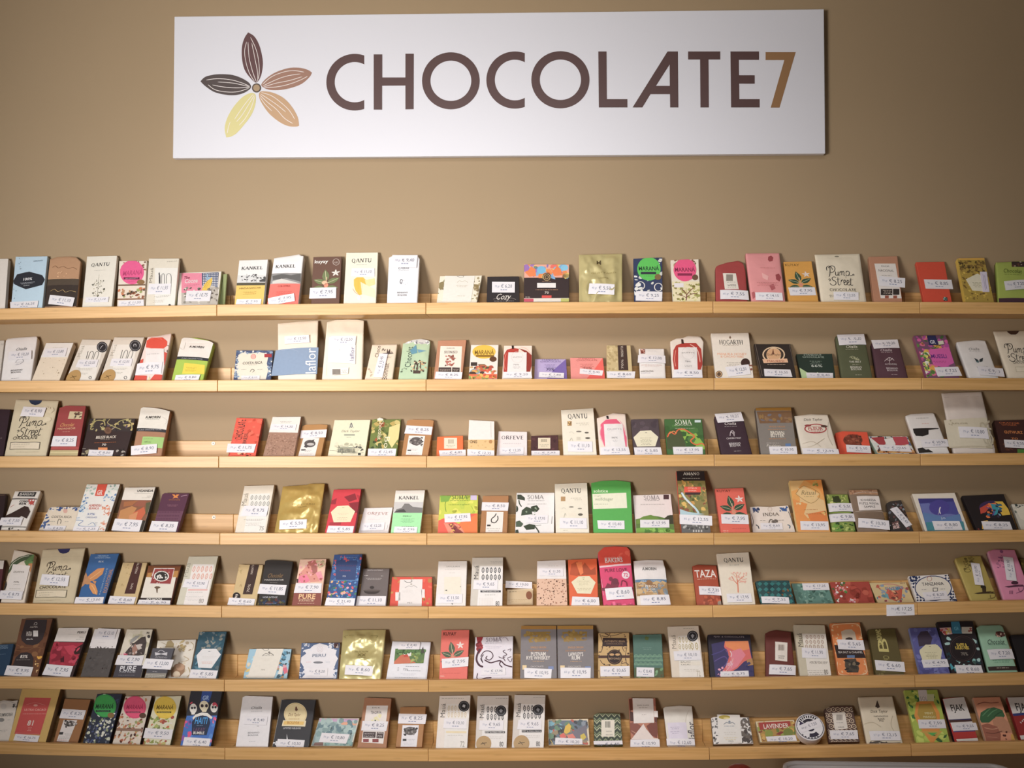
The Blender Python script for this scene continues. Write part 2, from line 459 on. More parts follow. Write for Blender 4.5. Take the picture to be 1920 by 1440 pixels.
    def polygrid(s, L, pts, col, eps, clamp):
        bm = bmesh.new()
        try:
            bm.faces.new([bm.verts.new((a, b, 0)) for a, b in pts])
            xs = [p[0] for p in pts]; ys = [p[1] for p in pts]
            stp = 0.006
            for ax, lo, hi in ((0, min(xs), max(xs)), (1, min(ys), max(ys))):
                n = int((hi - lo) / stp)
                for i in range(1, n + 1):
                    co = Vector((0, 0, 0)); co[ax] = lo + (hi - lo) * i / (n + 1)
                    no = Vector((0, 0, 0)); no[ax] = 1
                    bmesh.ops.bisect_plane(bm, geom=bm.verts[:] + bm.edges[:] + bm.faces[:], plane_co=co, plane_no=no)
            bm.verts.index_update()
            s.tri(L, [(v.co.x, v.co.y) for v in bm.verts], [tuple(v.index for v in f.verts) for f in bm.faces], col, eps, clamp)
        except Exception:
            pass
        bm.free()
    def zell(s, L, x, y, rx, ry, col, eps, n=28):
        s.poly(L, [s.z(x + rx * math.cos(i * math.tau / n), y - ry * math.sin(i * math.tau / n)) for i in range(n)], col, eps)
    def ell(s, L, cx, cy, rx, ry, col, eps, n=22, clamp=True):
        s.poly(L, [(cx + rx * math.cos(i * math.tau / n), cy + ry * math.sin(i * math.tau / n)) for i in range(n)], col, eps, clamp)
    def stroke(s, L, pts, wd, col, eps, clamp=True, taper=False):
        n = len(pts)
        if n < 2: return
        le, ri = [], []
        for i in range(n):
            a = pts[max(0, i - 1)]; b = pts[min(n - 1, i + 1)]
            dx, dy = b[0] - a[0], b[1] - a[1]; l = math.hypot(dx, dy) or 1e-9
            ww = wd / 2 * (0.45 if taper and i in (0, n - 1) else 1)
            le.append((pts[i][0] - dy / l * ww, pts[i][1] + dx / l * ww)); ri.append((pts[i][0] + dy / l * ww, pts[i][1] - dx / l * ww))
        s.tri(L, le + ri, [(i, n + i, n + i + 1, i + 1) for i in range(n - 1)], col, eps, clamp)
    def smooth(s, pts, k=5):
        if len(pts) < 3: return pts
        out = []
        P = [pts[0]] + pts + [pts[-1]]
        for i in range(1, len(P) - 2):
            for j in range(k):
                t = j / k; r = []
                for c in (0, 1):
                    a, b, c_, d = P[i - 1][c], P[i][c], P[i + 1][c], P[i + 2][c]
                    r.append(0.5 * (2 * b + (c_ - a) * t + (2 * a - 5 * b + 4 * c_ - d) * t * t + (3 * b - a - 3 * c_ + d) * t ** 3))
                out.append(tuple(r))
        out.append(pts[-1]); return out
    def text(s, L, cx, cy, h, wd, txt, col, eps, style='t', rot=0.0, clamp=True):
        # cx, cy, h, wd in metres; sx = x scale
        if style == 's': return s.serif(L, cx, cy, h, wd, txt, col, eps, rot, clamp)
        vs, fs, w0 = glyph_tris(txt, style == 'B')
        k = h / CAPH; sx = (wd / w0) if wd else k
        if style == 'i': k *= 1.1
        c, sn = math.cos(rot), math.sin(rot)
        pts = []
        sh = 0.28 if style == 'i' else 0.0
        for x, y in vs:
            X = (x - w0 / 2) * sx + (y - CAPH / 2) * k * sh; Y = (y - CAPH / 2) * k
            pts.append((cx + X * c - Y * sn, cy + X * sn + Y * c))
        s.tri(L, pts, fs, col, eps, clamp)
    def serif(s, L, cx, cy, h, wd, txt, col, eps, rot, clamp):
        gap = 0.16; tot = sum(SER.get(ch, SER['I'])[0] + gap for ch in txt) - gap
        sx = (wd / tot) if wd else h * 0.9
        c, sn = math.cos(rot), math.sin(rot)
        def tf(x, y):
            X = x - tot / 2 * sx; Y = y - h / 2
            return (cx + X * c - Y * sn, cy + X * sn + Y * c)
        x0 = 0
        for ch in txt:
            wch, strokes = SER.get(ch, SER['I'])
            for st in strokes:
                if st == 'O':
                    n = 20; pv = []
                    for i in range(n):
                        t = i * math.tau / n
                        pv.append(tf((x0 + .48 + .47 * math.cos(t)) * sx, (.5 + .52 * math.sin(t)) * h))
                        pv.append(tf((x0 + .48 + .31 * math.cos(t)) * sx, (.5 + .45 * math.sin(t)) * h))
                    s.tri(L, pv, [(2 * i, 2 * i + 1, (2 * i + 3) % (2 * n), (2 * i + 2) % (2 * n)) for i in range(n)], col, eps, clamp)
                    continue
                p = st.split(); v = [float(a) for a in p[1:]]
                wk = {'T': .20, 'm': .15, 't': .10}[p[0]] * min(sx, h * 1.1)
                raw = [(v[i], v[i + 1]) for i in range(0, len(v), 2)]
                pts = [tf((x0 + a) * sx, b * h) for a, b in raw]
                if p[0] == 'm' or len(pts) > 4: pts = s.smooth(pts, 3)
                s.stroke(L, pts, wk, col, eps, clamp)
                for (a, b), (a2, b2) in ((raw[0], raw[1]), (raw[-1], raw[-2])):
                    if b in (0.0, 1.0) and abs(b2 - b) > 0.25:
                        s.stroke(L, [tf((x0 + a - .13) * sx, b * h), tf((x0 + a + .13) * sx, b * h)], .05 * min(sx, h), col, eps, clamp)
            x0 += wch + gap

DATA = """
=1
@A box 14 efe6dc -220 40 -190 112 68 108|plain cream bar cut off at the left edge, beside the pale blue bar
@A box 12 b9d3e4 88 345 128 92 388 88|pale blue bar with a pointed black plaque reading 100%
q 105 290 140 238 205 222 240 216 270 224 345 244 375 280 345 325 270 345 212 360 150 335 112 315 2b2d36
t 228 276 20 0 e8e8ea 100%
g 225 305 120 2 b8bcc4
t 220 328 8 50 c8ccd0 DARK
t 312 128 10 78 3b4d66 CHOCOLATE
n 130 95 180 260 6 7 1 5d6d7a
n 105 360 150 440 5 8 2 6d8a9c
P 200 489 230 52 2 70 gr.|€ 16,25
@A wrap 12 b98c66 365 625 410 108 668 105 T:410,112,470,94,560,90,625,97,668,140|kraft paper bar with dark brown lower half and folded-over top
b 290 520 3b302a
b 502 520 b58a66
b 280 330 524538
k 430 185 455 172 480 190 520 178 560 195 600 185 630 200 3 7a5236
n 460 210 550 262 12 12 3 d9ab80
k 415 380 450 365 480 385 520 372 540 390 580 378 625 385 3 c9a868
P 507 462 215 68 -8 70 gr.|€ 11,10
@A box 12 f2ebdc 672 915 712 90 958 84|cream bar with a sprouting plant drawing, left of the pink-disc bar
s 822 157 26 155 2e2c30 QANTU
g 818 205 90 1 a09a90
k 812 240 806 300 800 370 795 440 2 8a8578
q 750 322 765 316 762 334 4c4a40
q 842 290 852 284 850 300 4c4a40
q 752 390 768 384 764 404 4c4a40
q 842 355 860 350 855 370 4c4a40
q 790 410 812 405 800 425 4c4a40
n 765 285 850 415 40 8 5 7a7a60,a39c7d,5c5a4c
P 795 448 195 40 0 70 gr.|€ 11,10
@A box 12 f1e2d0 958 1180 976 128 1202 126|folk-pattern bar with a hot pink disc, left of the beige 100 bar
n 980 130 1195 210 40 18 6 7b5a44,c58f6e,a0605a
b 325 520 efe0cc
c 1080 222 98 ec5590
t 1087 225 38 165 c03a70 MARANÁ
r 1012 262 1142 280 6a2342
t 1077 271 9 105 f0b0c8 70% CHOCOLATE
g 1077 292 80 2 c23d74
e 1152 302 32 20 8d6a3e
b 320 332 7a5c46
n 965 345 1185 430 34 24 7 8a4f38,c9774a,4c4030,9aa35c,b98a60
b 436 446 8a6045
P 1075 478 215 48 3 70 gr.|€ 11,55
@A box 12 d8cfbd 1192 1430 1218 107 1466 106|beige bar with a white panel reading 100
r 1268 185 1455 490 f3efe6
t 1410 132 8 90 9c927f MAUÁ
v 1237 245 26 120 8b8272 Mauá
r 1300 228 1304 322 3a3a40
r 1310 244 1313 322 3a3a40
k 1322 322 1324 250 1335 232 1346 250 1346 322 4 3a3a40
k 1362 322 1364 250 1380 232 1400 250 1400 322 4 3a3a40
k 1299 240 1305 228 1308 322 5 3a3a40
g 1330 415 140 2 9b9486
g 1300 450 90 3 b0a89a
c 1388 492 10 3a3a40
P 1305 360 190 82 0 70 gr.|€ 11,55
@A box 14 f0e8dc 1450 1780 1468 225 1812 212 S:b9c084|squarish bar with pink panel, yellow pod and blue lattice corner
r 1485 235 1790 485 b9b1a6
r 1485 228 1652 390 ec87a0
q 1652 228 1790 222 1780 350 1740 330 1655 330 3d4e72
x 1660 228 1786 340 10 8 e6e4e6
n 1680 240 1720 280 4 30 3 8fb2cf
q 1650 370 1672 320 1700 290 1735 262 1738 290 1725 330 1700 370 e9bf3f
l 1680 355 1725 285 4 b88f24
l 1668 350 1700 300 3 b88f24
t 1530 265 20 50 7c2540 The
t 1567 292 32 110 f5dfe0 Cocoa
g 1570 325 130 2 c05a74
n 1500 350 1640 480 30 20 4 5c5650,8d877c,d9d4c8
n 1700 350 1785 480 20 20 4 6a6058,a39a8c
P 1622 418 210 82 -1 70 gr.|€ 10,75
@A box 8 8f9a64 1794 1838 1826 235 1858 232 F24|narrow green card bar standing behind the yellow pod bar
@B box 16 f3f0ec 172 408 212 122 447 115|bar with white top, tree skyline and mustard yellow lower half
b 318 500 e8bf57
b 306 328 55503f
b 245 306 cfcfcd
n 225 240 430 300 26 16 3 3f3f3f,77777a
l 275 235 275 305 4 3c3c3c
l 352 240 350 305 4 3c3c3c
q 375 290 430 262 432 300 380 300 4b4b4c
s 318 187 24 178 3f3d40 KANKEL
t 302 351 12 182 6b5010 MADAGASCAR
g 298 383 110 3 a07820
P 290 467 206 44 0 70 gr.|€ 7,95
@B wrap 26 f3f0ee 440 695 497 105 738 85 T:497,105,560,95,640,84,706,72,712,84,738,86|white-topped bar with grey hill photo and coral red lower half
b 318 500 ec6c5f
b 232 316 8c8a88
q 485 255 560 240 640 250 715 232 715 300 600 275 490 290 5e5c5a
q 485 300 560 280 640 298 700 312 485 316 c9c4bc
s 592 176 24 165 3f3d40 KANKEL
t 582 340 11 105 8a2f28 COLOMBIA
g 580 385 130 5 c04a42
P 560 452 222 60 12 70 gr.|€ 7,95
@B box 14 6a4b3e 800 1030 818 95 1050 90|brown bar with green cacao leaves, white blossom and orange bean
t 885 133 26 115 f2eee8 kuyay
o 1005 137 26 3 d9cfc6
g 1005 137 34 2 d9cfc6
f 915 350 190 6f7a4e
q 888 300 905 290 925 292 935 305 912 328 890 315 e8b590
P 897 393 222 84 1 70 gr.|€ 7,95
@B box 12 f2ebd4 1065 1330 1088 59 1347 57|cream bar with a watercolour of a yellow cacao pod
s 1213 124 30 168 332f30 QANTU
g 1215 160 90 1 8a8070
q 1150 280 1175 262 1225 262 1255 290 1250 350 1222 400 1195 410 1165 375 1150 330 f0b92f
q 1240 285 1320 270 1325 320 1255 345 f2dc96
q 1205 300 1320 360 1325 430 1215 400 f0e4bc
l 1185 270 1185 390 4 e59b1c
l 1218 268 1215 385 4 e8a622
k 1140 355 1165 390 1195 405 3 c27820
e 1192 430 18 22 efd9de
P 1225 225 196 66 -1 70 gr.|€ 11,10
@B wrap 16 eae8ea 1420 1668 1437 97 1690 85 T:1437,100,1470,82,1560,84,1672,82,1678,96,1690,112|white paper bar with price sticker over its crumpled top edge
i 1560 189 20 92 55545c Oialla
g 1555 213 90 1 9a98a0
k 1530 300 1538 284 1548 296 1536 320 1528 300 5 505058
n 1530 285 1590 330 7 8 3 c9c7cb
t 1550 393 12 88 3a3a42 BENIANO
t 1547 413 12 76 3a3a42 BOLIVIA
g 1550 440 60 1 b5b3ba
P 1567 138 215 104 -1 100 gr.|€ 9,40
@C box 14 efe6cf 102 370 125 205 405 200|flat cream box with brown leaf pattern under a white paper sleeve
n 105 210 400 375 30 20 8 8b8a5c,b0a27c,7d6b4c
q 118 250 150 240 155 275 130 300 115 285 8a7a50
q 350 260 385 262 382 300 352 300 8a7548
n 342 210 400 370 20 20 3 7d6b4c,a89670
+paper_sleeve
R 158 206 358 206 330 376 140 376 f3ede2
k 238 208 262 216 282 212 270 203 250 207 3 6b6458
k 240 250 255 238 272 246 290 238 310 250 3 b5a890
g 272 270 80 2 b5a890
g 265 340 50 1 b5a890
@C box 12 2b2528 435 655 440 208 652 206|small black box with curly white lettering, beside the rainbow feather box
i 550 342 34 96 eee6dc Cozy
k 480 360 520 350 560 358 600 352 630 362 3 8a807a
g 550 372 130 1 a8a09a
P 548 282 156 70 -1 70 gr.|€ 6,20
@C box 16 352728 683 985 685 127 985 128 S:c9a06a|wide dark box with rainbow feather band and round gold seal
b 124 216 e3a08a
n 690 128 982 212 46 44 8 8f6fae,7aa7cf,ef8a3c,e8c44a,e86a5a,a06fb5,6fb5d5,f2d06a
q 735 140 760 160 765 205 720 210 690 180 ef8040
q 905 135 930 160 940 200 890 205 870 180 f07c3a
e 800 165 30 26 6db4d8
e 955 150 24 20 7dbede
e 700 150 20 22 9a6cb5
c 836 214 29 4a3a2c
o 836 214 22 4 c7a668
o 836 214 11 3 c7a668
r 772 252 896 284 f2ece8
g 835 242 60 1 b58a6a
g 835 298 150 1 c09068
t 836 317 14 28 f0e6d8 70
r 803 336 868 352 d8453c
g 708 347 30 1 e0d0c0
b 354 378 d8d0c4
r 683 358 748 378 c2485c
r 930 356 985 378 b9b85c
@C pouch 18 c6b778 1052 1340 1050 62 1340 55 M:gold_foil|matt gold stand-up pouch with notched top seal
t 1183 118 26 30 5a4a24 M
t 1215 190 9 170 9a8744 GUITTARD
t 1212 228 9 70 9a8744 ORIGINE
P 1200 301 170 66 -3 40 gr.|€ 5,50
@C box 12 2f3b5e 1420 1608 1414 88 1606 80|navy swirling-pattern bar with a bright green disc
n 1415 90 1605 365 46 26 9 e6e4de,c9c9c2,2a3350,efeee8
c 1517 158 78 4fbf4a
t 1517 155 26 140 1e3a2c MARANÁ
r 1463 178 1565 194 2c2f3c
g 1514 206 60 1 2f8a34
e 1577 212 22 20 7d6238
o 1462 270 26 6 e9e4dc
o 1580 280 26 6 e9e4dc
P 1518 342 178 60 -2 70 gr.|€ 9,25
@C box 12 ece0cc 1678 1862 1662 98 1848 92|white bar with brown tree drawing and hot pink disc, no sticker
n 1670 98 1845 150 24 20 4 8a5a44,b98a60
b 242 378 e9dcb0
n 1672 250 1858 370 56 20 7 9c9a4c,b3ab5c,8a7f38,d9d08a
k 1765 370 1768 330 1745 300 1725 288 7 7d4a3a
k 1768 332 1795 300 1815 285 6 7d4a3a
k 1766 350 1735 335 1700 330 5 7d4a3a
k 1768 345 1805 325 1840 322 5 7d4a3a
k 1767 320 1765 285 4 7d4a3a
r 1685 252 1748 282 e8e0e0
c 1757 165 76 ec4a80
t 1757 163 26 138 8a1f48 MARANÁ
r 1708 188 1806 204 8a1f48
e 1825 215 20 19 6a4a34
@D wrap 14 a33a38 72 262 68 125 240 98 T:68,135,78,122,140,102,205,92,235,108,242,150|dark red paper-wrapped bar with small square white label and sticker
q 112 172 190 172 208 268 124 268 efe6d8
r 132 180 172 218 8d8478
t 165 245 10 52 4a4440 WEISS
g 162 226 50 1 a09890
g 165 258 50 1 a09890
P 178 304 172 52 -1 60 gr.|€ 7,55
@D wrap 14 dd8c8c 285 488 250 48 452 46|salmon pink bar with dark red flower stamps down its right side
q 385 70 402 62 415 75 410 98 392 102 382 90 9c3f44
q 428 180 448 172 462 195 452 220 432 208 9c3f44
q 390 245 415 235 428 262 405 275 b05458
q 285 285 300 280 312 310 292 325 b05458
q 345 170 385 190 380 215 350 200 e9a9a4
g 380 228 130 3 c07070
g 380 140 90 1 c77878
P 388 313 158 44 -1 70 gr.|€ 14,15
@D box 12 d99a33 510 688 477 98 645 95|mustard bar with green leaves and white blossom, left of a big cream bag
t 528 118 14 86 5a4418 KUYAY
f 582 250 120 31503a
P 590 279 160 46 1 70 gr.|€ 7,95
@D pouch 12 ddd0b6 705 975 664 55 934 50|large cream paper bag with black script lettering and punched top hole
e 796 68 14 5 8b8470
u 735 125 165 0 2b2622
s 832 273 15 160 4a423a CHOCOLATE
g 762 305 24 2 6a6258
P 848 312 150 44 -1 70 gr.|€ 12,55
@D box 14 b9805f 1020 1190 988 68 1160 64|kraft bar with white label and black blocks, sticker set askew
q 1022 110 1148 110 1185 318 1060 318 f0e7de
t 1088 126 9 48 3c3430 DICK
t 1093 152 13 92 4a3c34 NACIONAL
g 1095 182 60 1 8a8078
r 1060 262 1130 300 352c28
r 1134 262 1172 298 352c28
g 1098 272 50 3 c9b8a8
r 1085 302 1108 318 9c5038
r 1135 302 1158 318 9c5038
P 1128 222 158 56 -6 70 gr.|€ 8,25
@D box 12 d84422 1320 1488 1272 100 1442 97|plain vermilion bar with one white sticker at mid height
q 1436 312 1460 312 1462 334 1438 334 2f4a48
n 1438 314 1460 332 5 8 2 8fc0b0
P 1404 236 165 54 -1 70 gr.|€ 8,85
@D box 16 b0922c 1570 1742 1520 78 1682 75 S:f0c63a|yellow bar covered in brown insects with a sideways sticker
n 1525 90 1690 160 60 16 6 6b5420,8a6a28,4e3c18
n 1545 160 1730 330 90 14 4 c9a72c,7a5c20,d9b83a
r 1526 76 1684 88 e0aa30
q 1570 205 1640 170 1700 200 1712 280 1610 272 e6dfc4
g 1640 225 60 4 a09868
+barcode_strip
R 1655 160 1695 160 1712 280 1672 280 d9d0e2
l 1672 175 1688 270 4 8a80a0
l 1682 180 1694 262 3 a098b4
@D wrap 14 a4b545 1768 1975 1752 102 1940 92|lime green bar cut off by the right edge of the frame
r 1845 98 1930 132 3c2a28
n 1850 98 1915 128 8 14 3 c9b0a0,6b4030
i 1850 158 22 110 55661e Chocolat
g 1850 180 100 1 75852c
b 320 345 4a2c3c
P 1868 246 140 52 6 70 gr.|€ 7,20
=2
@A box 14 cfc8be -120 -6 -90 212 36 210|grey-white bar sliver at the left frame edge
g 20 240 26 2 8a8480
@A wrap 18 e3dedc 8 252 50 205 308 182 T:50,212,62,196,150,186,300,177,312,200,312,230|white paper-wrapped bar with small feather drawing and folded corner
i 182 285 20 92 4a4a52 Oialla
g 178 308 85 1 9a98a0
k 130 400 150 378 185 370 195 390 165 412 135 418 3 8a8890
g 160 395 50 3 b0aeb4
t 140 460 12 95 3a3a42 BENIANO
t 135 477 11 80 3a3a42 BOLIVIA
g 125 525 58 1 8a8890
P 172 342 190 70 4 100 gr.|€ 10,20
@A box 18 e6d5bd 258 485 378 232 602 230|tan-bottomed bar with plain white top half
q 350 226 606 226 560 350 325 350 ece6e0
n 340 355 540 520 22 8 3 a08a68,c9b494
g 475 270 90 1 a39c94
P 455 312 185 66 2 70 gr.|€ 13,80
@A box 14 d3c9bb 535 775 672 202 908 204|left of two tilted beige 100 bars with gold bean seal
r 655 250 850 540 ece6dc
v 662 300 28 90 a89e8e Mauá
c 836 266 44 26262c
o 836 266 34 3 a8a8ac
k 820 280 832 262 845 252 4 c9c9cc
k 705 365 718 315 722 300 5 34343a
k 718 368 738 312 755 302 765 318 750 368 4 34343a
k 762 370 780 315 798 302 808 320 790 372 4 34343a
g 700 445 120 2 a39c90
g 680 480 80 2 b0a89a
o 738 516 10 4 3a3a40
P 715 402 175 60 0 70 gr.|€ 12,05
+round_seal
C 602 515 58 b58d50
k 575 522 600 512 630 505 5 5c4420
k 590 500 605 515 612 530 4 5c4420
@A box 14 d3c9bb 815 1062 935 184 1180 184|right of two tilted beige 100 bars with gold bean seal
r 925 245 1125 540 ece6dc
v 930 290 28 90 a89e8e Mauá
c 1106 254 46 26262c
o 1106 254 36 3 a8a8ac
k 1096 262 1096 244 1112 244 1114 262 4 c9c9cc
k 985 360 1000 300 1003 290 5 34343a
k 998 362 1020 304 1036 292 1046 310 1030 362 4 34343a
k 1042 362 1062 306 1078 294 1088 312 1070 364 4 34343a
g 985 440 120 2 a39c90
g 965 475 80 2 b0a89a
o 1027 516 11 4 3a3a40
P 995 394 178 60 0 70 gr.|€ 12,05
+round_seal
C 884 512 60 b58d50
k 855 520 882 508 912 500 5 5c4420
k 870 498 886 512 894 528 4 5c4420
@A wrap 20 eed8cf 1095 1325 1205 190 1402 160 T:1205,182,1300,172,1402,152,1412,215|white wrapped bar with big red fruit print and jagged bottom
q 1200 215 1240 188 1330 186 1370 220 1368 255 1340 280 1240 280 1195 270 d9452f
k 1215 200 1280 190 1330 205 6 f0826c
k 1370 255 1385 258 1400 252 6 3a2a26
k 1372 310 1368 298 1380 288 6 3a2a26
q 1150 375 1175 365 1172 400 1140 425 d24634
q 1345 310 1395 320 1392 360 1330 440 1320 400 cf4534
q 1100 500 1205 505 1200 545 1095 545 d24634
q 1290 470 1335 450 1325 545 1225 545 d24634
q 1212 540 1222 510 1234 540 e9d8a8
r 1195 285 1345 495 f1e9e6
g 1260 330 100 1 8a8480
t 1240 404 9 50 6a6464 70%
P 1225 448 215 92 4 70 gr.|€ 9,75
@A wrap 18 a2c03c 1402 1660 1485 205 1745 240 T:1490,198,1505,188,1600,186,1700,208,1760,240|bar with crumpled white top and lime green lower half
q 1490 180 1765 225 1705 365 1445 345 e4dfd8
q 1445 344 1712 360 1710 384 1440 368 2f3138
t 1575 366 9 180 a8acb4 PURE ORIGINE NOIR
q 1512 402 1680 416 1672 490 1492 490 ecd32e
g 1570 440 90 2 b09418
g 1560 460 90 2 b09418
t 1610 269 17 126 4e4a4c A.MORIN
k 1460 260 1500 290 1520 230 3 c9c2ba
P 1535 527 200 50 1 100 gr.|€ 8,80
@B box 14 47577c 165 470 188 290 490 292|square box with blue ornamental border and round red stamp
q 205 330 235 310 300 318 380 308 430 318 450 340 438 400 450 450 430 530 200 530 190 450 200 390 f4ecd8
n 185 292 485 325 22 20 5 e9e4dc,8aa0b8,5f7896
n 170 330 205 525 22 20 6 e9e4dc,8aa0b8,5f7896
n 445 360 485 525 22 18 7 e9e4dc,8aa0b8,5f7896
r 418 322 478 350 a8323a
c 328 344 20 e9b0a4
o 328 344 20 3 d26a60
t 322 395 20 165 6a625c COSTA RICA
g 322 412 60 1 9a9088
g 250 449 40 1 8a8078
g 380 449 40 1 8a8078
k 300 470 318 448 335 458 320 475 4 4a4640
P 305 520 150 34 0 70 gr.|€ 8,20
@B pouch 12 e9dcc6 530 840 528 72 858 50 T:528,72,700,56,858,48|tall cream bag with a blue-grey band and large sideways white lettering
+blue_band
R 512 296 862 272 850 488 475 505 8195b0
v 800 385 84 196 f0eeee laflor
k 560 305 640 295 700 312 3 9aabc2
P 688 214 210 62 4 70 gr.|€ 12,50
@B pouch 16 efe3cd 888 1215 930 60 1232 50 T:930,60,1000,42,1100,38,1180,40,1232,48|tallest cream bag with white label and small barcode
k 945 90 925 500 3 d9caae
+paper_label
R 950 190 1168 190 1165 410 940 400 efebe8
v 1138 330 32 110 8a84a0 laflor
e 1010 300 30 12 e2deda
+barcode_label
R 975 448 1110 442 1105 490 972 505 e9e2da
h 978 455 1045 500 16 7a6e62
g 1075 465 40 3 a89c90
P 1068 222 205 70 0 70 gr.|€ 12,50
@B wrap 16 e9d6be 1238 1465 1300 245 1505 242|beige bar with gothic spire drawing and sideways sticker
v 1345 305 34 95 5c4a40 Choco
v 1410 470 40 130 6a5446 Bonnat
q 1385 320 1460 318 1458 300 1468 318 1478 322 1400 332 4a3c38
k 1380 300 1390 280 1400 300 1410 285 5 4a3c38
q 1420 310 1424 280 1432 310 1445 285 1450 320 1420 322 57463e
g 1430 350 60 2 9a8878
n 1250 450 1300 520 8 14 3 c0a890
PV 1372 425 75 185 -4 70 gr.|€ 13,45
@B wrap 18 aec6a2 1512 1745 1552 235 1775 215 T:1555,235,1600,218,1640,205,1700,198,1775,215|mint green bar with crumpled silver foil bursting from the top
q 1560 246 1600 205 1650 190 1710 195 1760 205 1772 235 1700 245 1640 225 c9c6c2
n 1570 200 1765 240 22 22 3 f2f2f0,77757a,a8a6a8
v 1600 350 50 165 3f5048 Chocolat
v 1670 430 60 110 4c3c34 B
q 1610 300 1660 250 1670 320 1625 330 5c93a8
q 1670 290 1745 300 1680 318 6a9ab0
n 1620 385 1740 470 26 18 4 4c4038,c9a070,6a5a4a,e0c8a0
n 1535 440 1580 500 6 12 4 5a6a58
@C box 14 b8805f 80 270 112 172 300 168 S:8a5c44|kraft bar with cream label, red bean drawing and black blocks
q 128 210 272 212 262 395 112 392 f2e8d8
t 198 224 8 56 5c4840 DICK
t 197 250 16 90 3a3030 SOCONUSCO
n 160 275 220 342 22 18 6 9a5444,5c3c34,b87060
k 190 275 215 280 218 305 4 5c3c34
q 116 352 200 352 200 384 114 384 463a36
q 206 352 256 354 254 386 204 386 463a36
g 158 366 70 2 b8a89a
g 230 366 36 3 b8a89a
P 180 408 178 44 -2 70 gr.|€ 8,25
@C box 12 efe6dc 315 505 332 200 515 200|white bar with yellow disc over spoons and bowls of spices
e 418 248 78 46 f0c22c
t 420 252 28 132 7a5c14 MARANÁ
r 364 270 485 283 8a6410
e 478 297 24 18 5c3a24
r 330 318 372 342 3c3430
q 370 330 420 330 440 345 400 345 8a6a4c
e 405 360 55 22 c05a3c
e 360 380 34 18 7a9aa8
e 360 378 26 10 e0a04c
e 440 365 30 14 d04a38
e 340 395 26 14 4c3c30
n 325 345 500 400 26 20 4 b04a34,4c4038,c9a060,d96a40,8aa060
b 398 428 e0683a
n 318 400 500 425 20 24 5 c94a30,f08a3c,e9b04a,8aa04c
@C box 14 efe0d0 538 735 552 206 738 206|white boxed bar with a big dark-red pod, stem at top
q 550 270 570 235 610 222 650 228 640 300 600 420 548 380 b23428
q 650 225 700 240 735 270 738 340 720 400 700 380 700 260 8f2c22
q 602 206 616 206 618 228 604 228 2a1c18
k 660 216 700 228 730 262 6 f2c4b4
k 566 260 552 320 560 370 5 d97a64
q 580 252 702 252 700 395 572 385 efe9e6
o 640 284 38 2 c9c2be
t 640 284 8 60 8a8480 DUFFYS
t 632 334 9 40 6a6464 70%
g 635 350 50 2 a8a2a0
P 640 405 192 40 0 70 gr.|€ 9,20
@C box 12 b0a0cc 752 972 758 296 965 296|lilac square box with a darker violet corner
q 965 290 990 430 835 430 880 370 7560a8
t 862 302 12 116 5c4c84 STANDOUT
t 862 314 10 140 5c4c84 CHOCOLATE
g 860 335 80 3 6c5c94
t 860 366 16 56 3a2c60 70%
P 868 406 170 34 -3 70 gr.|€ 7,80
@C box 12 ee9088 997 1225 993 286 1210 288|pink square box with a coral red corner
q 1210 286 1240 430 1100 430 1150 370 ea5c52
t 1103 292 12 114 a84a44 STANDOUT
t 1103 305 10 140 a84a44 CHOCOLATE
g 1103 330 90 4 b85a50
t 1108 358 14 60 7a2c2c 70%
P 1133 386 152 34 -7 70 gr.|€ 8,40
@C box 16 c6b07c 1236 1410 1236 204 1395 204|mottled gold-beige bar with brown vertical band
n 1240 210 1305 380 30 20 3 d4c08c,b39c68
q 1308 204 1368 204 1380 372 1315 372 42302a
v 1338 245 16 72 cfc4b4 MARSATTA
v 1340 330 14 60 cfc4b4 70%
P 1330 404 186 44 -1 70 gr.|€ 8,60
@C wrap 14 efe9e4 1458 1630 1450 226 1618 226|small white wrapped bar with tiny red-brown square emblem
q 1460 232 1492 232 1492 262 1462 262 7a3428
n 1462 234 1490 260 5 10 2 e0b0a0
g 1540 245 60 1 c9c4c0
g 1535 340 140 2 c9a8a0
t 1505 382 9 84 5c5654 BARCELONA
g 1495 394 60 1 a8a4b8
P 1535 303 184 50 -2 70 gr.|€ 12,00
@C wrap 18 efe2d4 1675 1872 1660 180 1880 170 T:1660,178,1700,158,1740,155,1780,140,1860,145,1880,180|white paper bag with a red pod, crumpled peaked top
q 1680 240 1700 205 1750 190 1830 190 1865 230 1875 330 1850 400 1690 400 1676 300 b3342a
q 1732 165 1746 165 1750 196 1734 196 3a2420
k 1790 200 1840 240 1858 320 7 f0b8a8
k 1695 240 1688 300 1695 350 5 e08a78
q 1712 222 1836 222 1842 385 1712 385 f2ece8
o 1778 262 42 2 c9c2be
t 1778 260 9 84 8a8480 DUFFYS
t 1776 318 9 40 6a6464 70%
g 1778 345 50 2 a8a2a0
P 1775 400 195 50 -1 70 gr.|€ 8,50
@D box 12 f3e9da 72 298 42 112 268 108|white bar with black lettering and orange capitals beneath
s 162 166 26 142 2a2422 HOGARTH
q 150 140 156 126 163 138 157 146 7a5c48
g 162 186 100 1 a08a78
t 168 237 13 178 e8a070 MANUKA HONEY
t 168 252 12 140 e8a070 & CACAO NIBS
g 180 290 90 3 a0948a
c 248 290 27 3c241e
n 235 300 290 372 10 16 4 8a4c3c
c 90 358 20 5c4430
o 90 358 14 5 c9a070
P 205 338 140 56 8 70 gr.|€ 12,50
@D box 12 2c2522 345 555 300 176 518 176 S:6a5a4c|black bar with cream ribboned oval emblem of a sailing scene
e 418 240 68 48 e9c9a0
e 418 240 60 41 3c302a
o 418 242 40 8 e9c9a0
e 418 238 44 34 d9a878
q 405 240 415 205 422 240 7a4a30
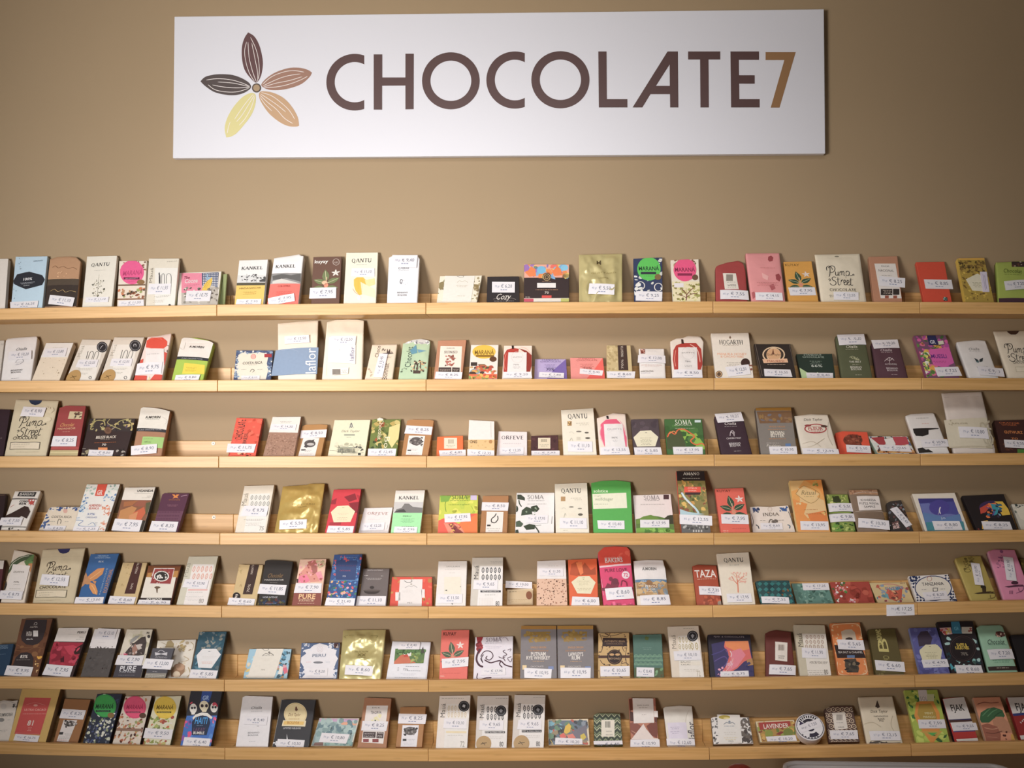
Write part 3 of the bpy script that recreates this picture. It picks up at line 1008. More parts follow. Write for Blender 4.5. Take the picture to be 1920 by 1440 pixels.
t 420 240 12 80 4a3426 Dick Taylor
q 350 268 498 264 505 288 358 292 e9b890
t 430 280 13 100 a8442c MAURESI
g 435 300 110 1 d9c0a8
+inner_border
k 308 180 350 370 2 8a7a6c
k 512 180 555 370 2 8a7a6c
P 442 352 162 42 -2 70 gr.|€ 10,50
@D box 12 22352c 585 790 553 235 768 235 T:553,236,768,234|dark green square box with pale green corner
q 560 318 660 372 660 385 580 385 b5cf96
q 680 345 700 358 660 365 b5cf96
t 652 242 11 108 a8b8a8 STANDOUT
t 655 255 10 130 a8b8a8 CHOCOLATE
g 668 280 70 3 8a9c8c
t 676 308 14 66 e0e8dc 66%
P 695 368 156 32 -1 70 gr.|€ 8,40
@D wrap 16 54583a 828 1012 790 130 960 122 T:790,130,830,122,958,122|olive green bar with white text under a top sticker
i 885 195 15 70 d9d4c0 Oialla
g 885 212 76 1 b5b098
k 870 262 890 255 905 268 920 262 4 a0a078
n 870 255 925 275 7 12 3 a0a078
t 905 288 10 72 e0dccc THE BELT
g 908 304 40 1 b5b098
t 910 320 12 68 e0dccc BENIANO
t 912 333 11 62 e0dccc BOLIVIA
g 924 366 36 1 a8a48c
P 882 155 165 64 2 100 gr.|€ 10,20
@D wrap 16 56353f 1040 1225 1006 168 1165 156|dark plum bar with a line-drawn plant under a top sticker
i 1092 216 14 70 d4c4c4 Oialla
g 1095 230 70 1 a89494
k 1080 285 1110 262 1140 280 4 c9b8b8
k 1110 262 1112 295 3 c9b8b8
k 1090 270 1112 280 1130 265 4 c9b8b8
t 1118 303 9 72 d9cccc ALMENDRE
t 1126 328 10 68 d9cccc BENIANO
t 1128 340 9 62 d9cccc BOLIVIA
g 1140 365 36 1 a89494
P 1087 182 162 52 2 100 gr.|€ 10,20
@D box 14 7a4c6c 1338 1535 1258 125 1450 122 S:9a4a70|floral magenta bar with navy square label at top
n 1262 130 1460 370 150 26 9 d958a0,e8a838,5c8a3c,c0488a,f0c84a,3c6a34,b8489c,e06a8a
n 1290 230 1350 370 60 18 5 e8dc5c,f0f0e0,4c8a3c
q 1345 210 1470 195 1500 290 1440 320 1375 300 d858a8
t 1408 250 22 94 6a2c84 MUESLI
g 1415 280 80 2 a8387c
q 1335 125 1388 125 1408 182 1352 184 262c5c
q 1402 160 1434 156 1440 178 1408 180 d9d4c0
t 1372 165 20 34 e0e4f0 GR
P 1462 344 145 52 2 70 gr.|€ 7,25
@D wrap 14 ece8e4 1592 1768 1515 165 1685 150 T:1515,165,1560,158,1640,152,1690,156|white bar with small dark butterfly drawing
i 1618 210 13 66 7a7470 Oialla
g 1622 224 66 1 b0aaa6
q 1618 264 1640 275 1648 290 1632 288 2c3a40
q 1672 262 1650 274 1650 290 1668 286 2c3a40
q 1628 288 1646 280 1644 296 4a6a70
t 1668 320 8 66 7a7470 BENIANO
P 1718 348 146 48 -5 100 gr.|€ 9,40
@D pouch 14 ddd0b8 1828 2075 1735 100 1990 95|cream script bag with dark brown notch, cut off by the right frame edge
q 1815 92 1890 92 1885 108 1868 122 1840 122 1822 108 4a3024
u 1808 175 150 0 2b2622
s 1905 292 14 110 4a423a CHOCOLATE
q 1862 318 1990 318 1995 350 1868 350 c9bda2
q 1866 322 1986 322 1990 346 1872 346 e2d6be
=3
@A box 14 33202a -85 24 -90 160 85 165|very dark plum bar cut off at the left edge
g 5 400 20 1 c9b8b0
@A pouch 12 cdbf9f 35 375 130 84 480 94|cream script bag with navy notch and sticker over the lettering
q 238 86 345 90 338 108 318 126 290 132 262 124 244 106 20304c
u 145 215 235 3 34302a
t 212 402 24 205 4c4438 CHOCOLATE
q 92 437 336 437 326 496 80 496 4c4438
q 97 441 331 441 322 492 86 492 d9cab0
g 180 455 150 1 a0937c
g 160 476 100 1 a0937c
g 230 518 190 1 b0a488
n 340 150 430 260 6 40 3 d6c9aa
P 280 192 196 78 -3 70 gr.|€ 8,90
@A box 18 9a3c3c 402 636 490 138 702 138 S:6a2a2c T:490,150,540,132,690,136|dark red bar with tiny bean photo and gold script above white sticker
q 572 180 676 184 664 244 556 242 c9b890
n 600 190 665 235 10 16 3 4a3c30,6a4a38
i 552 290 26 116 d9a05c Chocolat
t 545 321 14 150 e0bc90 MADAGASCAR
g 542 347 60 1 d9a890
b 472 490 b04c48
b 498 545 b9a878
b 512 524 cdbd8c
P 528 427 208 80 0 70 gr.|€ 8,25
@A box 14 3a2c2c 660 1025 730 240 1110 240|dark brown square box with black-and-olive arched pattern and bronze seal
q 735 240 1105 240 1085 345 712 340 3c3434
n 735 245 1095 335 36 26 4 a89c64,b5a870,8c8450,2a2428,5a4c5c,c9b070
n 660 495 730 545 14 20 5 9a9070,2c2424
n 960 490 1020 545 14 20 6 a8a098,2c2424
k 740 330 760 280 800 255 850 262 860 300 8 b5a868
k 1080 330 1075 280 1040 250 980 262 940 300 8 b5a868
k 820 300 850 330 905 335 950 300 6 c0b478
k 900 245 880 275 920 300 990 330 7 a89c64
c 884 338 30 6a4a38
o 884 338 20 4 8a6450
t 870 392 20 168 e0d4c4 BELIZE BLACK
g 862 412 80 1 b8a898
g 862 436 180 1 b0622c
t 852 455 16 36 e8e0d4 70
r 805 478 880 500 e08a4c
g 690 487 30 1 d0c8b8
P 828 525 208 48 -2 70 gr.|€ 8,50
@A wrap 18 a87858 1078 1320 1150 165 1390 182 T:1150,158,1170,146,1280,150,1400,182|bar with crumpled white top, kraft lower half and light green label
q 1140 140 1410 170 1370 340 1100 325 e4dfd4
q 1105 318 1362 332 1358 356 1100 344 34343a
t 1230 336 9 195 b8b8bc PURE ORIGINE NOIR
q 1172 392 1346 396 1328 485 1156 478 9cc470
t 1212 438 9 54 3a4a2c PEROU
g 1215 412 80 1 7a9c54
t 1253 232 20 128 4a4844 A.MORIN
k 1330 230 1370 260 1350 290 3 c9c2ba
g 1250 252 110 1 b0aca4
P 1183 500 214 72 5 100 gr.|€ 8,90
@B box 16 e2553f 120 345 190 232 405 238 S:a83c2c|vermilion streaked bar with dark gothic lettering down the left
n 290 240 400 440 14 30 3 c9442c,f06a50
v 222 330 60 160 4a3a34 CHOCOLATE
n 150 250 280 440 18 20 4 e8684c,d94c3a
v 262 400 30 90 5a4038 BRESIL
n 115 515 330 545 10 18 4 d9b088,a84c38,6a2c24
P 228 485 236 68 -1 70 gr.|€ 11,75
@B box 16 a27c66 405 658 485 226 718 224|tall bar with plain white top above mottled cocoa-brown paper
q 485 224 722 224 692 356 450 352 ece6de
g 595 265 100 2 a39c94
n 430 370 690 540 240 9 4 8a6450,b8907a,94705c
P 575 312 210 48 -2 70 gr.|€ 14,35
@B box 14 b08048 660 880 728 295 935 290 T:728,300,760,288,870,284,935,290|small kraft bar with crocodile engraving on a white slip
q 738 395 868 400 832 545 694 545 ece6e0
e 790 445 46 30 5c5654
q 740 470 780 425 830 410 800 460 760 480 4a4644
e 795 450 30 12 b8b4b0
q 720 492 756 492 754 502 718 502 3a3634
g 772 500 60 2 a8a29c
g 760 525 110 2 c0bab4
P 818 368 214 64 3 70 gr.|€ 8,50
@B box 10 efe8c8 935 1240 992 250 1285 248|large cream flat bar with a grand building engraving
k 1128 315 1120 295 1130 276 1136 300 1128 315 5 4a5460
k 1112 320 1128 290 1146 318 4 6a7480
i 1125 342 16 150 8a8470 Dick Taylor
r 1070 370 1158 378 7a8478
g 1110 392 40 1 9a9480
n 985 440 1240 530 30 26 3 c9c4a8,b0ac90,d9d4b8
k 1010 480 1040 465 1080 470 1130 460 1160 478 3 4a4c48
r 1020 478 1165 482 4a4c48
h 1020 484 1165 515 16 5a5c54
h 1030 492 1150 500 11 8a8c80
r 1015 514 1170 518 4a4c48
k 950 500 1000 505 1060 520 1150 525 1230 520 3 6a6c60
n 1170 470 1225 510 9 16 4 5a5c54
r 1184 522 1206 540 3a3c38
@B box 14 6b7a38 1265 1500 1300 248 1535 243 T:1300,246,1350,240,1360,232,1385,236,1400,246,1535,243|olive and rust painted bar with tilted cream lettering
n 1305 250 1525 480 50 40 4 4c5c2c,8a8c44,a0542c,c9b86c,5c6c34,b8a050
q 1440 310 1530 280 1520 400 1460 480 1425 420 d9cc84
n 1300 430 1380 490 8 30 5 3a4c28,4a5c30
q 1340 240 1360 232 1392 236 1385 256 1345 256 e0dcd0
V 1368 330 34 165 ece4c0 Chocolat
V 1420 435 44 90 f0e8c4 Bo
V 1322 470 14 60 a8b878 HACIENDA
P 1380 522 234 64 0 70 gr.|€ 12,45
@B box 16 b07c48 1538 1755 1585 250 1805 258 T:1585,258,1610,246,1780,248,1805,256|kraft bar with ram engraving below a high-placed sticker
q 1600 378 1733 382 1706 540 1575 536 ece6e0
e 1660 425 50 34 5c5654
n 1610 395 1715 465 24 16 4 3c3836,8a8480,6a6460
q 1590 495 1618 495 1617 505 1588 505 3a3634
g 1640 490 60 2 a8a29c
g 1635 520 90 3 b8b2ac
P 1680 337 228 66 -4 70 gr.|€ 8,25
@C box 14 e06a28 100 280 105 315 278 308|small orange square bar with cream square emblem
r 152 324 238 396 e9dcc4
h 178 334 218 362 7 a39880
g 195 375 60 2 a39880
P 208 428 176 40 2 50 gr.|€ 4,85
@C box 14 e2b87c 308 488 318 204 487 214|bar with tall white top and pale wood-coloured lower band
b 200 336 efeae4
l 464 220 466 320 2 b0a8a0
g 390 212 90 1 c9c4be
b 336 410 e0b87c
n 320 342 480 405 14 14 3 d0a468,e9c48c
t 348 350 18 48 4a3424 ONG
c 462 350 12 b8844c
P 397 430 182 46 -4 70 gr.|€ 12,35
@C box 12 eee3e2 500 705 515 278 705 282|small pale pink-white bar with spaced capital lettering
s 608 322 22 148 5a5258 ORFEVE
g 605 362 120 1 b0a8ac
g 635 390 80 1 b0a8ac
P 602 414 164 46 1 70 gr.|€ 12,25
@C box 14 4a2a2c 730 915 732 310 912 304|small dark maroon embossed square bar with cream emblem
n 735 315 905 400 26 16 3 3c2024,5a3438
r 778 324 860 396 d9ccb0
h 798 332 840 352 6 8a8068
g 818 370 60 2 9a9078
P 825 428 188 32 0 50 gr.|€ 7,95
@C box 12 f0e8d4 948 1170 932 138 1147 125|tall cream bar with six small seed drawings, among white bars
s 1042 179 30 134 2e2c2c QANTU
r 974 213 1002 243 a07c4a
n 976 215 1000 240 6 10 2 4a3420,d9b878
g 1075 226 90 1 a8a090
g 1085 238 60 1 a8a090
k 985 290 1002 284 1018 296 4 c9c4b4
e 1050 282 18 5 7a7468
e 1102 290 14 5 5a5448
k 990 345 1000 325 1010 345 3 b0aa9a
h 1035 318 1065 340 5 d0c8b8
e 1108 326 16 6 5a5448
P 1060 384 164 66 -1 70 gr.|€ 11,10
@C wrap 18 efdecf 1190 1387 1170 190 1360 165 T:1170,192,1280,158,1362,164,1372,230|white bar with hot pink pod, leaning beside the seed-drawing bar
q 1195 235 1230 205 1300 200 1340 240 1368 320 1370 400 1230 400 1195 330 e4567a
k 1200 250 1192 300 1215 370 5 f6a8b8
k 1320 210 1350 250 1362 310 5 f6b4c0
q 1232 178 1246 178 1250 200 1236 200 2c2024
q 1216 236 1340 232 1362 395 1225 395 f0ecea
t 1288 270 13 94 a8a4a8 DUFFYS
t 1288 328 11 42 5a5458 70%
g 1290 345 30 2 b0acb0
P 1290 416 192 48 1 70 gr.|€ 12,55
@C box 14 4e4248 1418 1600 1398 200 1580 196|dark grey-plum bar with cream pentagon label
n 1405 205 1580 380 14 40 3 5a4c54,463a42
q 1458 278 1530 274 1580 318 1560 380 1438 382 1414 322 e6dfc0
g 1498 290 12 1 4a4438
g 1498 325 80 3 a8a284
g 1498 352 70 3 9a947a
P 1510 416 180 50 0 50 gr.|€ 5,85
@C box 10 3f6a34 1640 1895 1620 198 1870 196|flat dark green box with a snaking orange lizard and white lettering
q 1760 270 1780 300 1830 290 1895 370 1895 400 1800 400 1700 260 8ab43c
n 1630 200 1880 430 20 50 3 36602c,4a7a3a
q 1635 300 1680 270 1720 260 1750 330 1770 400 1640 400 4a5434
s 1745 220 32 110 e8ecd8 SOMA
g 1745 240 120 1 c0c8b0
g 1755 260 130 1 c0c8b0
k 1640 320 1660 285 1690 300 1710 272 1750 268 1790 290 1820 315 1795 345 1830 370 1870 362 1892 380 9 e0622c
k 1650 300 1680 280 1700 295 5 f0a050
k 1790 300 1815 320 5 f0a050
r 1822 206 1862 222 c8d8d8
P 1776 411 200 48 0 75 gr.|€ 17,95
@D wrap 16 3a2430 105 290 62 160 230 148 T:62,164,90,150,220,144,246,170|black-plum bar with white text under a top sticker at a tilt
i 158 208 16 72 d4ccc8 Oialla
g 160 226 76 1 a8a0a0
k 155 285 158 262 168 252 178 262 180 288 4 c0b4b8
n 155 262 182 288 8 8 3 c0b4b8
t 178 298 9 88 d9d0d0 CHOBA MINT
t 184 330 12 68 d9d0d0 BENIANO
t 186 342 11 62 d9d0d0 BOLIVIA
g 200 375 40 1 a8a0a0
P 150 174 164 56 5 100 gr.|€ 10,20
@D box 18 807870 342 560 308 112 522 108 S:5a4c44|tall grey bar with gold top edge and brown painted band
r 300 108 530 128 a8761c
q 316 135 528 130 530 200 335 205 7a5838
n 330 150 520 200 16 24 3 8a6a4c,6f6a70,94703c
t 438 224 9 96 c98a4c SINGLE ORIGIN
g 438 242 110 1 c0844c
t 440 262 20 82 e6dccc BROWN
t 440 278 18 80 e6dccc BUTTER
g 440 298 98 1 b87c44
g 415 323 80 1 c0b8b0
i 418 338 13 80 d9d0c4 Fruition
r 488 326 520 348 5a7aa8
P 476 368 164 44 0 60 gr.|€ 10,95
@D wrap 14 ddd2c0 592 808 542 160 742 152 T:542,160,640,148,742,152|cream bar with red oval stamp and faint map lines
i 655 183 14 114 4a4038 Dick Taylor
e 668 240 68 30 b04848
e 668 240 60 23 ddd2c0
t 668 240 16 90 b04040 FLEUR
t 668 228 7 50 b04848 CHOCOLATE
g 668 252 80 2 b04848
e 622 222 20 7 9a4040
e 718 226 20 7 5a3c30
k 745 200 740 280 770 340 2 b0a490
k 590 330 650 320 700 350 2 b8ac98
k 620 350 660 340 720 300 2 c0b49c
P 698 378 210 32 -2 70 gr.|€ 12,95
@D box 16 e04a24 815 1008 788 262 980 258 T:788,262,830,250,980,256|orange-red square bar with dark round bean photo
e 893 305 58 36 7a3420
n 845 278 940 330 30 16 3 5a2c20,8a4430,a0583c
g 895 272 60 1 b83c1c
P 925 360 142 44 -4 50 gr.|€ 5,10
@D box 14 cfd4cc 1045 1270 985 282 1220 282 S:a8c8b0|squarish bar with red, blue and white folk illustration
n 990 285 1255 380 90 20 4 b03c44,d9d4cc,5a6a8a,8a3440,e8e0d8,3c4c5c,c9a070,2c2c34
q 1000 290 1080 285 1090 330 1060 340 a8343c
q 1130 285 1215 285 1230 330 1150 340 b8404c
q 1080 300 1130 290 1150 330 1100 345 e0dcd8
b 366 384 d9a05c
n 1040 362 1260 384 16 16 6 a8602c,f0c070,4c3428
P 1145 356 176 36 -3 70 gr.|€ 10,65
@D wrap 12 ece7e2 1290 1475 1208 155 1380 142 T:1208,160,1240,148,1376,140,1384,150|white bar with plain top and torn black ink blots
q 1252 238 1410 234 1404 240 1345 248 1345 275 1310 286 1270 282 1258 262 262220
q 1280 356 1310 352 1330 365 1345 362 1375 380 1290 384 262220
g 1310 175 80 1 a8a4a0
l 1280 180 1350 174 1 a8a4a0
g 1325 210 40 1 d9a898
P 1385 330 165 44 3 70 gr.|€ 10,90
@D pouch 12 d4c8be 1500 1750 1425 24 1665 14|tall off-white sealed bag with a wide cream paper label across its lower half
k 1440 50 1650 42 3 bdb0a6
k 1660 30 1745 370 4 e4dad0
+cream_label
R 1438 188 1692 175 1728 358 1470 354 cfc5ac
n 1450 190 1500 220 4 10 2 b8ac90
t 1520 212 8 110 a89c80 LAFLOR
v 1690 265 70 150 bdb298 OR
v 1700 320 40 70 b8ac90 la
k 1470 352 1600 348 1720 352 2 b5aa92
P 1612 268 168 64 -3 70 gr.|€ 10,80
@D box 18 40201c 1788 2010 1740 186 1960 180|dark chocolate-brown bar with orange title, cut off by the right edge
t 1830 202 10 120 c9682c ORANGE
t 1830 214 8 90 c9682c GINGER
t 1856 258 16 110 d9843c GUTWURZ
t 1862 296 12 40 d9843c 70
n 1800 300 1860 380 12 16 3 5a3020,6a3c28
q 1880 360 1925 362 1925 384 1880 384 4c8a30
P 1868 330 130 46 -4 70 gr.|€ 8,50
=4
@A box 14 2c1c20 -120 8 -60 245 50 245|nearly black bar cut off at the left edge
g 10 256 60 1 8a6a4c
@A wrap 18 e4ddd4 2 205 120 228 330 224 T:105,232,120,222,330,218,340,228|white bar with black mountain shape and red country map
q 90 284 315 284 312 292 88 292 4a4644
q 158 228 300 230 285 270 142 266 343434
t 222 248 20 120 d9d4cc BAKERS
t 225 232 8 110 d9d4cc CHOCOLATE
t 205 310 16 86 4a4240 CONGO
t 190 330 16 60 3a3432 82%
q 235 295 290 292 275 330 250 340 c04840
n 240 300 280 345 8 14 3 c85850,e4ddd4
q 36 430 100 408 150 382 205 352 235 358 250 395 220 450 180 432 150 452 60 452 3a2824
k 85 360 110 345 120 340 4 d9a098
b 516 524 8a8680
n 70 530 160 545 5 12 3 3a3432
P 95 478 190 60 -1 100 gr.|€ 7,50
@A box 12 d9cbb8 312 600 402 360 672 350 T:402,362,430,350,640,350 F18|square box with navy scalloped border, tucked behind the white almond bar
q 420 362 640 360 640 540 345 540 370 470 400 400 e0d2bc
n 320 400 400 545 30 22 4 34508a,e0d8d0,4a6494
n 395 350 640 375 30 20 5 34508a,e0d8d0,6a84a8
t 505 433 18 172 7a7064 COSTA RICA
c 535 385 18 d9a898
g 425 471 50 1 8a8278
g 545 472 30 1 8a8278
k 470 495 480 455 500 460 495 490 5 5a5650
P 452 533 170 50 -1 70 gr.|€ 8,20
@A box 14 e4e2dc 592 855 710 166 982 164 S:b0a08c|tall white bar with blue and coral ink flowers and red top tab
n 700 170 975 250 40 22 4 a8c4b8,c9d8cc,8aa89c,d9e4dc
n 640 250 720 400 26 16 5 5a84b4,8aacc9,b8ccd9
n 850 250 950 300 14 16 6 5a84b4,8aacc9
n 840 340 900 420 12 16 7 d97c54,e8a080
n 820 440 880 545 16 16 8 d98a70,e8b8a0
k 610 460 680 465 640 500 700 512 790 508 4 4a74b0
k 720 500 760 480 780 505 3 4a74b0
q 802 166 880 166 850 262 776 262 d94c34
t 818 232 34 46 f4ece4 GR
g 815 252 50 1 f4ece4
k 850 390 870 368 895 372 880 410 850 390 4 d97c54
t 780 340 18 108 d98a80 ALMENDRA
t 770 364 18 84 d98a80 BLANCA
t 745 412 16 66 8a94b8 37%
t 748 438 12 92 6a7cb0 CHOCOLATE
g 640 440 30 2 8aa8c8
g 790 482 20 2 7a8498
P 705 536 210 40 0 70 gr.|€ 7,25
@A box 16 efe8dc 922 1165 1022 192 1272 188 S:4a4440|bar with white top, and a collage photo of rust-orange paper shapes
b 296 462 8a5a40
q 1015 310 1130 300 1080 340 1010 350 a8683c
q 985 380 1080 345 1120 360 1060 460 965 450 c0844c
q 1090 400 1180 350 1190 400 1150 465 1080 462 c8603c
q 1130 300 1200 300 1180 350 1090 345 9a5a44
q 1195 320 1240 310 1220 400 1190 420 5c5a40
q 1060 420 1130 390 1110 460 1050 462 d08a58
b 462 600 38342e
t 1190 220 18 136 3a3a38 UGANDA
l 1100 240 1265 246 2 8a8680
g 1222 262 40 2 a8a49c
g 1195 278 70 1 a8a49c
P 1042 504 236 92 -3 70 gr.|€ 7,95
@A box 16 5a3248 1240 1450 1330 240 1548 238 T:1330,248,1345,236,1450,238,1570,238|aubergine bar with orange emblem and tone-on-tone check band
q 1408 248 1430 250 1436 262 1445 250 1468 250 1450 270 1462 282 1438 276 1412 284 1424 268 d98434
t 1428 294 9 96 b07030 OMANHENE
g 1412 336 90 2 9a6a78
b 385 465 6c4458
h 1300 390 1480 400 14 5a3248
h 1290 420 1470 430 14 5a3248
h 1280 445 1460 455 14 5a3248
k 1480 268 1510 258 1532 256 4 c9a8b8
P 1340 514 226 80 -1 70 gr.|€ 8,35
@B box 14 dcd2c0 175 428 255 178 498 172|beige bar with white panel of grey outline beans and sticker
q 300 245 465 240 420 560 250 560 efeae2
v 258 290 40 100 8a8070 Mauá
m 300 250 465 350 5 2 9a9c94
q 240 352 270 352 262 430 210 430 f2eee8
g 335 455 170 2 9a948c
g 330 485 130 3 b8b2aa
t 395 528 30 36 9a948c 75
t 395 528 44 2 9a948c .
l 452 362 440 420 3 4a4846
P 342 388 205 80 -2 70 gr.|€ 9,75
@B pouch 18 c4a44c 498 852 568 185 912 162 T:568,184,640,178,770,170,780,160,880,158,912,160 M:gold_foil|bright crinkled gold stand-up pouch
t 740 335 10 190 8a7030 GUITTARD
t 730 355 8 80 8a7030 ORIGINE
P 656 502 222 70 2 40 gr.|€ 5,50
@B box 18 d0303e 910 1150 985 208 1210 204 S:8a1c2c|crimson bar with dark red blotches and cream pentagon label
q 1070 270 1160 240 1175 290 1110 310 8a2430
q 960 300 1010 280 1000 330 955 330 9a2834
q 1110 320 1200 310 1190 400 1140 400 8a2430
q 950 480 1050 470 1040 500 950 500 a82c38
q 1170 250 1205 260 1190 300 b02834
q 1015 345 1105 340 1160 388 1122 475 985 478 962 395 ecdfb8
g 1065 358 20 1 7a6a4c
g 1060 405 90 2 d9b898
g 1055 440 80 3 c8a888
P 1040 540 216 58 -1 50 gr.|€ 5,85
@B box 12 ece4e2 1185 1430 1235 360 1468 354|small pale pink bar with spaced reddish capitals, beside a green-bottomed bar
s 1346 405 21 172 b08a84 ORFEVE
g 1340 420 30 1 b0a4a8
g 1315 455 100 1 d0c4c4
l 1428 498 1420 535 5 7a7880
P 1305 515 190 62 2 70 gr.|€ 12,25
@B box 14 efe9df 1450 1690 1492 216 1732 212 S:c9c0ae|bar with white top, grey mountain photo and mint green lower half
b 400 640 9ce0a0
b 312 400 c4c2c0
q 1480 400 1500 370 1540 360 1565 325 1600 325 1630 350 1712 360 1712 400 7a7876
q 1480 395 1520 375 1560 370 1580 395 4c4a4a
s 1600 277 26 168 4a4a4c KANKEL
t 1585 428 10 66 3a5a3c PERU
g 1590 450 110 4 6aa874
g 1590 513 100 1 3a6a44
P 1575 542 190 48 -1 70 gr.|€ 7,95
@C box 10 c4cc34 108 375 124 210 378 208|lime-yellow and coral flat box with a patterned diagonal leaf
n 110 210 370 330 16 40 3 a8bc30,d9d848,b8c838
k 200 215 160 260 165 320 4 5c8a2c
q 125 210 200 212 180 250 130 255 7aa838
k 330 280 355 320 4 7aa02c
q 105 378 150 362 250 400 330 333 375 330 372 460 105 460 ee5a44
q 150 395 240 400 300 460 180 460 e88a70
q 180 400 210 395 280 460 220 462 8a3c3c
n 190 405 260 455 16 12 4 e8b04c,6a2c30,c96a4c
q 250 400 375 332 375 460 290 460 f07a34
s 255 222 28 105 5c7a3c SOMA
g 250 245 120 1 7a9434
g 250 272 140 1 7a9434
r 328 210 370 242 c8b8d8
P 242 361 176 54 3 75 gr.|€ 17,95
@C box 14 a87444 390 572 410 212 582 210|kraft bar with penguin engraving on a white slip, below white band
q 436 318 548 320 540 456 428 456 e9e2da
k 500 330 488 350 470 365 468 385 490 392 510 370 508 345 7 3c3836
k 465 395 480 388 4 3c3836
k 480 395 500 390 4 3c3836
r 438 405 462 416 3a3634
g 480 432 90 1 a8a29c
g 480 445 70 1 a8a29c
P 493 286 178 54 -1 70 gr.|€ 8,50
@C box 12 ece8e6 625 885 636 192 888 190|white flat box with dark grey-green orchid drawings down the left side
q 640 205 665 205 690 225 690 245 670 240 640 235 3a4438
k 650 240 655 265 668 285 8 3a4438
q 670 310 700 285 740 300 735 335 700 340 665 345 3a4838
q 730 285 770 275 788 300 770 320 735 318 34402f
k 735 320 740 345 7 3a4438
e 632 300 14 22 3a4438
q 630 385 655 378 680 400 665 420 630 420 4a5a48
q 680 415 720 400 760 408 755 435 700 440 34402f
k 755 415 775 440 785 460 9 3a4438
k 800 408 760 412 3 6a7468
q 628 440 645 438 650 462 626 462 3a4438
n 690 290 780 340 5 14 3 8a9c84
s 760 222 26 108 8a8684 SOMA
g 765 246 110 1 a8a4a2
g 770 268 130 1 a8a4a2
l 872 350 868 400 3 8a8884
P 770 370 150 52 -1 75 gr.|€ 17,95
@C box 12 f0e8d4 896 1120 890 132 1105 125|cream bar with seed drawings, directly left of the bright green bar
s 998 178 28 134 2e2c2c QANTU
r 930 218 960 248 b08a5a
g 1030 228 70 1 b0a490
g 1045 240 50 1 b0a490
e 1000 287 16 4 7a7468
k 935 300 950 292 965 302 4 c9c4b4
e 1056 298 14 4 8a8478
k 950 360 958 330 965 345 4 b8b0a0
r 985 328 1030 350 e6dcc8
e 1060 338 16 8 5a5448
g 960 443 30 1 b8b0a0
P 1012 397 178 68 -1 70 gr.|€ 11,10
@C box 14 4aa844 1148 1410 1133 124 1395 122 T:1133,126,1200,112,1300,108,1395,120|bright green bar with wide cream label and white script name
q 1140 200 1366 192 1372 294 1146 300 ecebd0
t 1196 180 20 98 d9ecc8 solstice
t 1175 212 10 50 b0b498 single
t 1218 234 20 124 b0b498 wolfchager
g 1200 268 96 1 a8ac90
P 1266 407 180 54 -1 70 gr.|€ 10,40
@C box 12 e9dcd8 1432 1690 1412 208 1662 200|white flat box with rolling green hills painted along the bottom
q 1428 370 1470 360 1520 342 1580 350 1620 360 1660 340 1690 370 1690 462 1430 462 5a7a34
q 1430 378 1480 350 1530 340 1570 355 1600 380 1430 400 6a8c34
q 1610 380 1640 345 1680 340 1690 400 1620 400 3c3c28
q 1430 430 1540 415 1690 440 1690 462 1430 462 74a83c
n 1430 440 1680 462 12 26 5 4a8030,8ac04c
s 1535 226 30 106 8a8080 SOMA
g 1538 245 90 1 a89c98
g 1540 270 160 1 a89c98
r 1614 206 1650 236 4c3034
P 1557 400 194 50 0 75 gr.|€ 17,95
@C box 16 4c3c2c 1735 1930 1700 45 1885 45 S:e85a40|tallest bar, black top over a waterfall-in-autumn-forest picture
b 50 112 261c1c
b 112 400 8a7c3c
n 1712 118 1920 340 90 26 4 a8843c,6a6c2c,c9943c,8a4c2c,5c6c34,d9b04c,74782c
k 1735 190 1760 230 1800 270 1830 300 1850 330 14 b8d0d8
k 1740 200 1775 250 1815 285 6 e4ecec
q 1722 300 1780 320 1890 335 1722 350 a8c4cc
r 1752 152 1862 190 e0482c
t 1806 162 9 62 f4dcc8 CITRUS
t 1806 178 9 56 f4dcc8 GHANA
r 1758 190 1858 206 3a1c1c
s 1800 66 18 108 e4dccc AMANO
t 1802 82 8 8 d9ccb8 +
g 1800 97 120 1 c9c0b0
b 405 460 5c5a58
n 1735 408 1910 432 20 16 6 8a8884,3c3a38,b0aeaa
h 1810 440 1880 455 4 b8b4b0
P 1832 375 212 62 -3 85 gr.|€ 12,55
@D box 14 e0604c 102 278 66 148 236 142|coral red bar with green leaves and white blossoms
t 118 162 14 86 5c2c24 KUYAY
f 178 305 140 34503a
g 130 400 30 2 f0c0a8
g 210 388 80 1 c04c3c
P 186 333 162 54 -2 70 gr.|€ 7,95
@D box 12 e9dcd0 296 550 276 262 505 248 T:276,258,320,254,400,256,505,248|square box with small blue-and-black floral corners, beside the coral bar
q 290 262 330 262 320 285 295 292 3a4c78
q 450 262 495 260 498 285 470 282 44649a
n 280 262 330 290 12 10 3 2c3a5c,e9dcd0
n 450 256 500 286 12 10 4 2c5a9a,e9dcd0
k 280 295 295 340 290 380 4 5a5450
k 505 285 520 320 535 370 4 5a5450
k 310 365 325 375 330 390 6 2c3440
k 500 365 515 372 512 388 6 3a5c74
o 395 272 12 2 b8a08c
s 400 303 18 96 6a5c50 INDIA
g 352 340 32 1 8a7c70
g 462 338 32 1 8a7c70
k 388 355 398 335 415 340 440 350 6 6a6058
n 390 340 440 358 5 14 4 6a6058
P 405 376 130 38 0 70 gr.|€ 8,60
@D box 16 eca84c 565 760 512 100 704 94 S:e8c878|tall orange and pale yellow geometric bar with diamond label
q 512 98 600 96 560 150 520 165 f4c474
q 605 94 704 92 728 200 690 150 ec9430
q 560 140 720 220 735 300 600 330 f0c888
q 528 210 620 240 600 300 690 400 560 400 e8923c
q 620 300 730 280 745 360 640 345 e07c2c
q 550 180 598 132 694 180 642 236 f2cc88
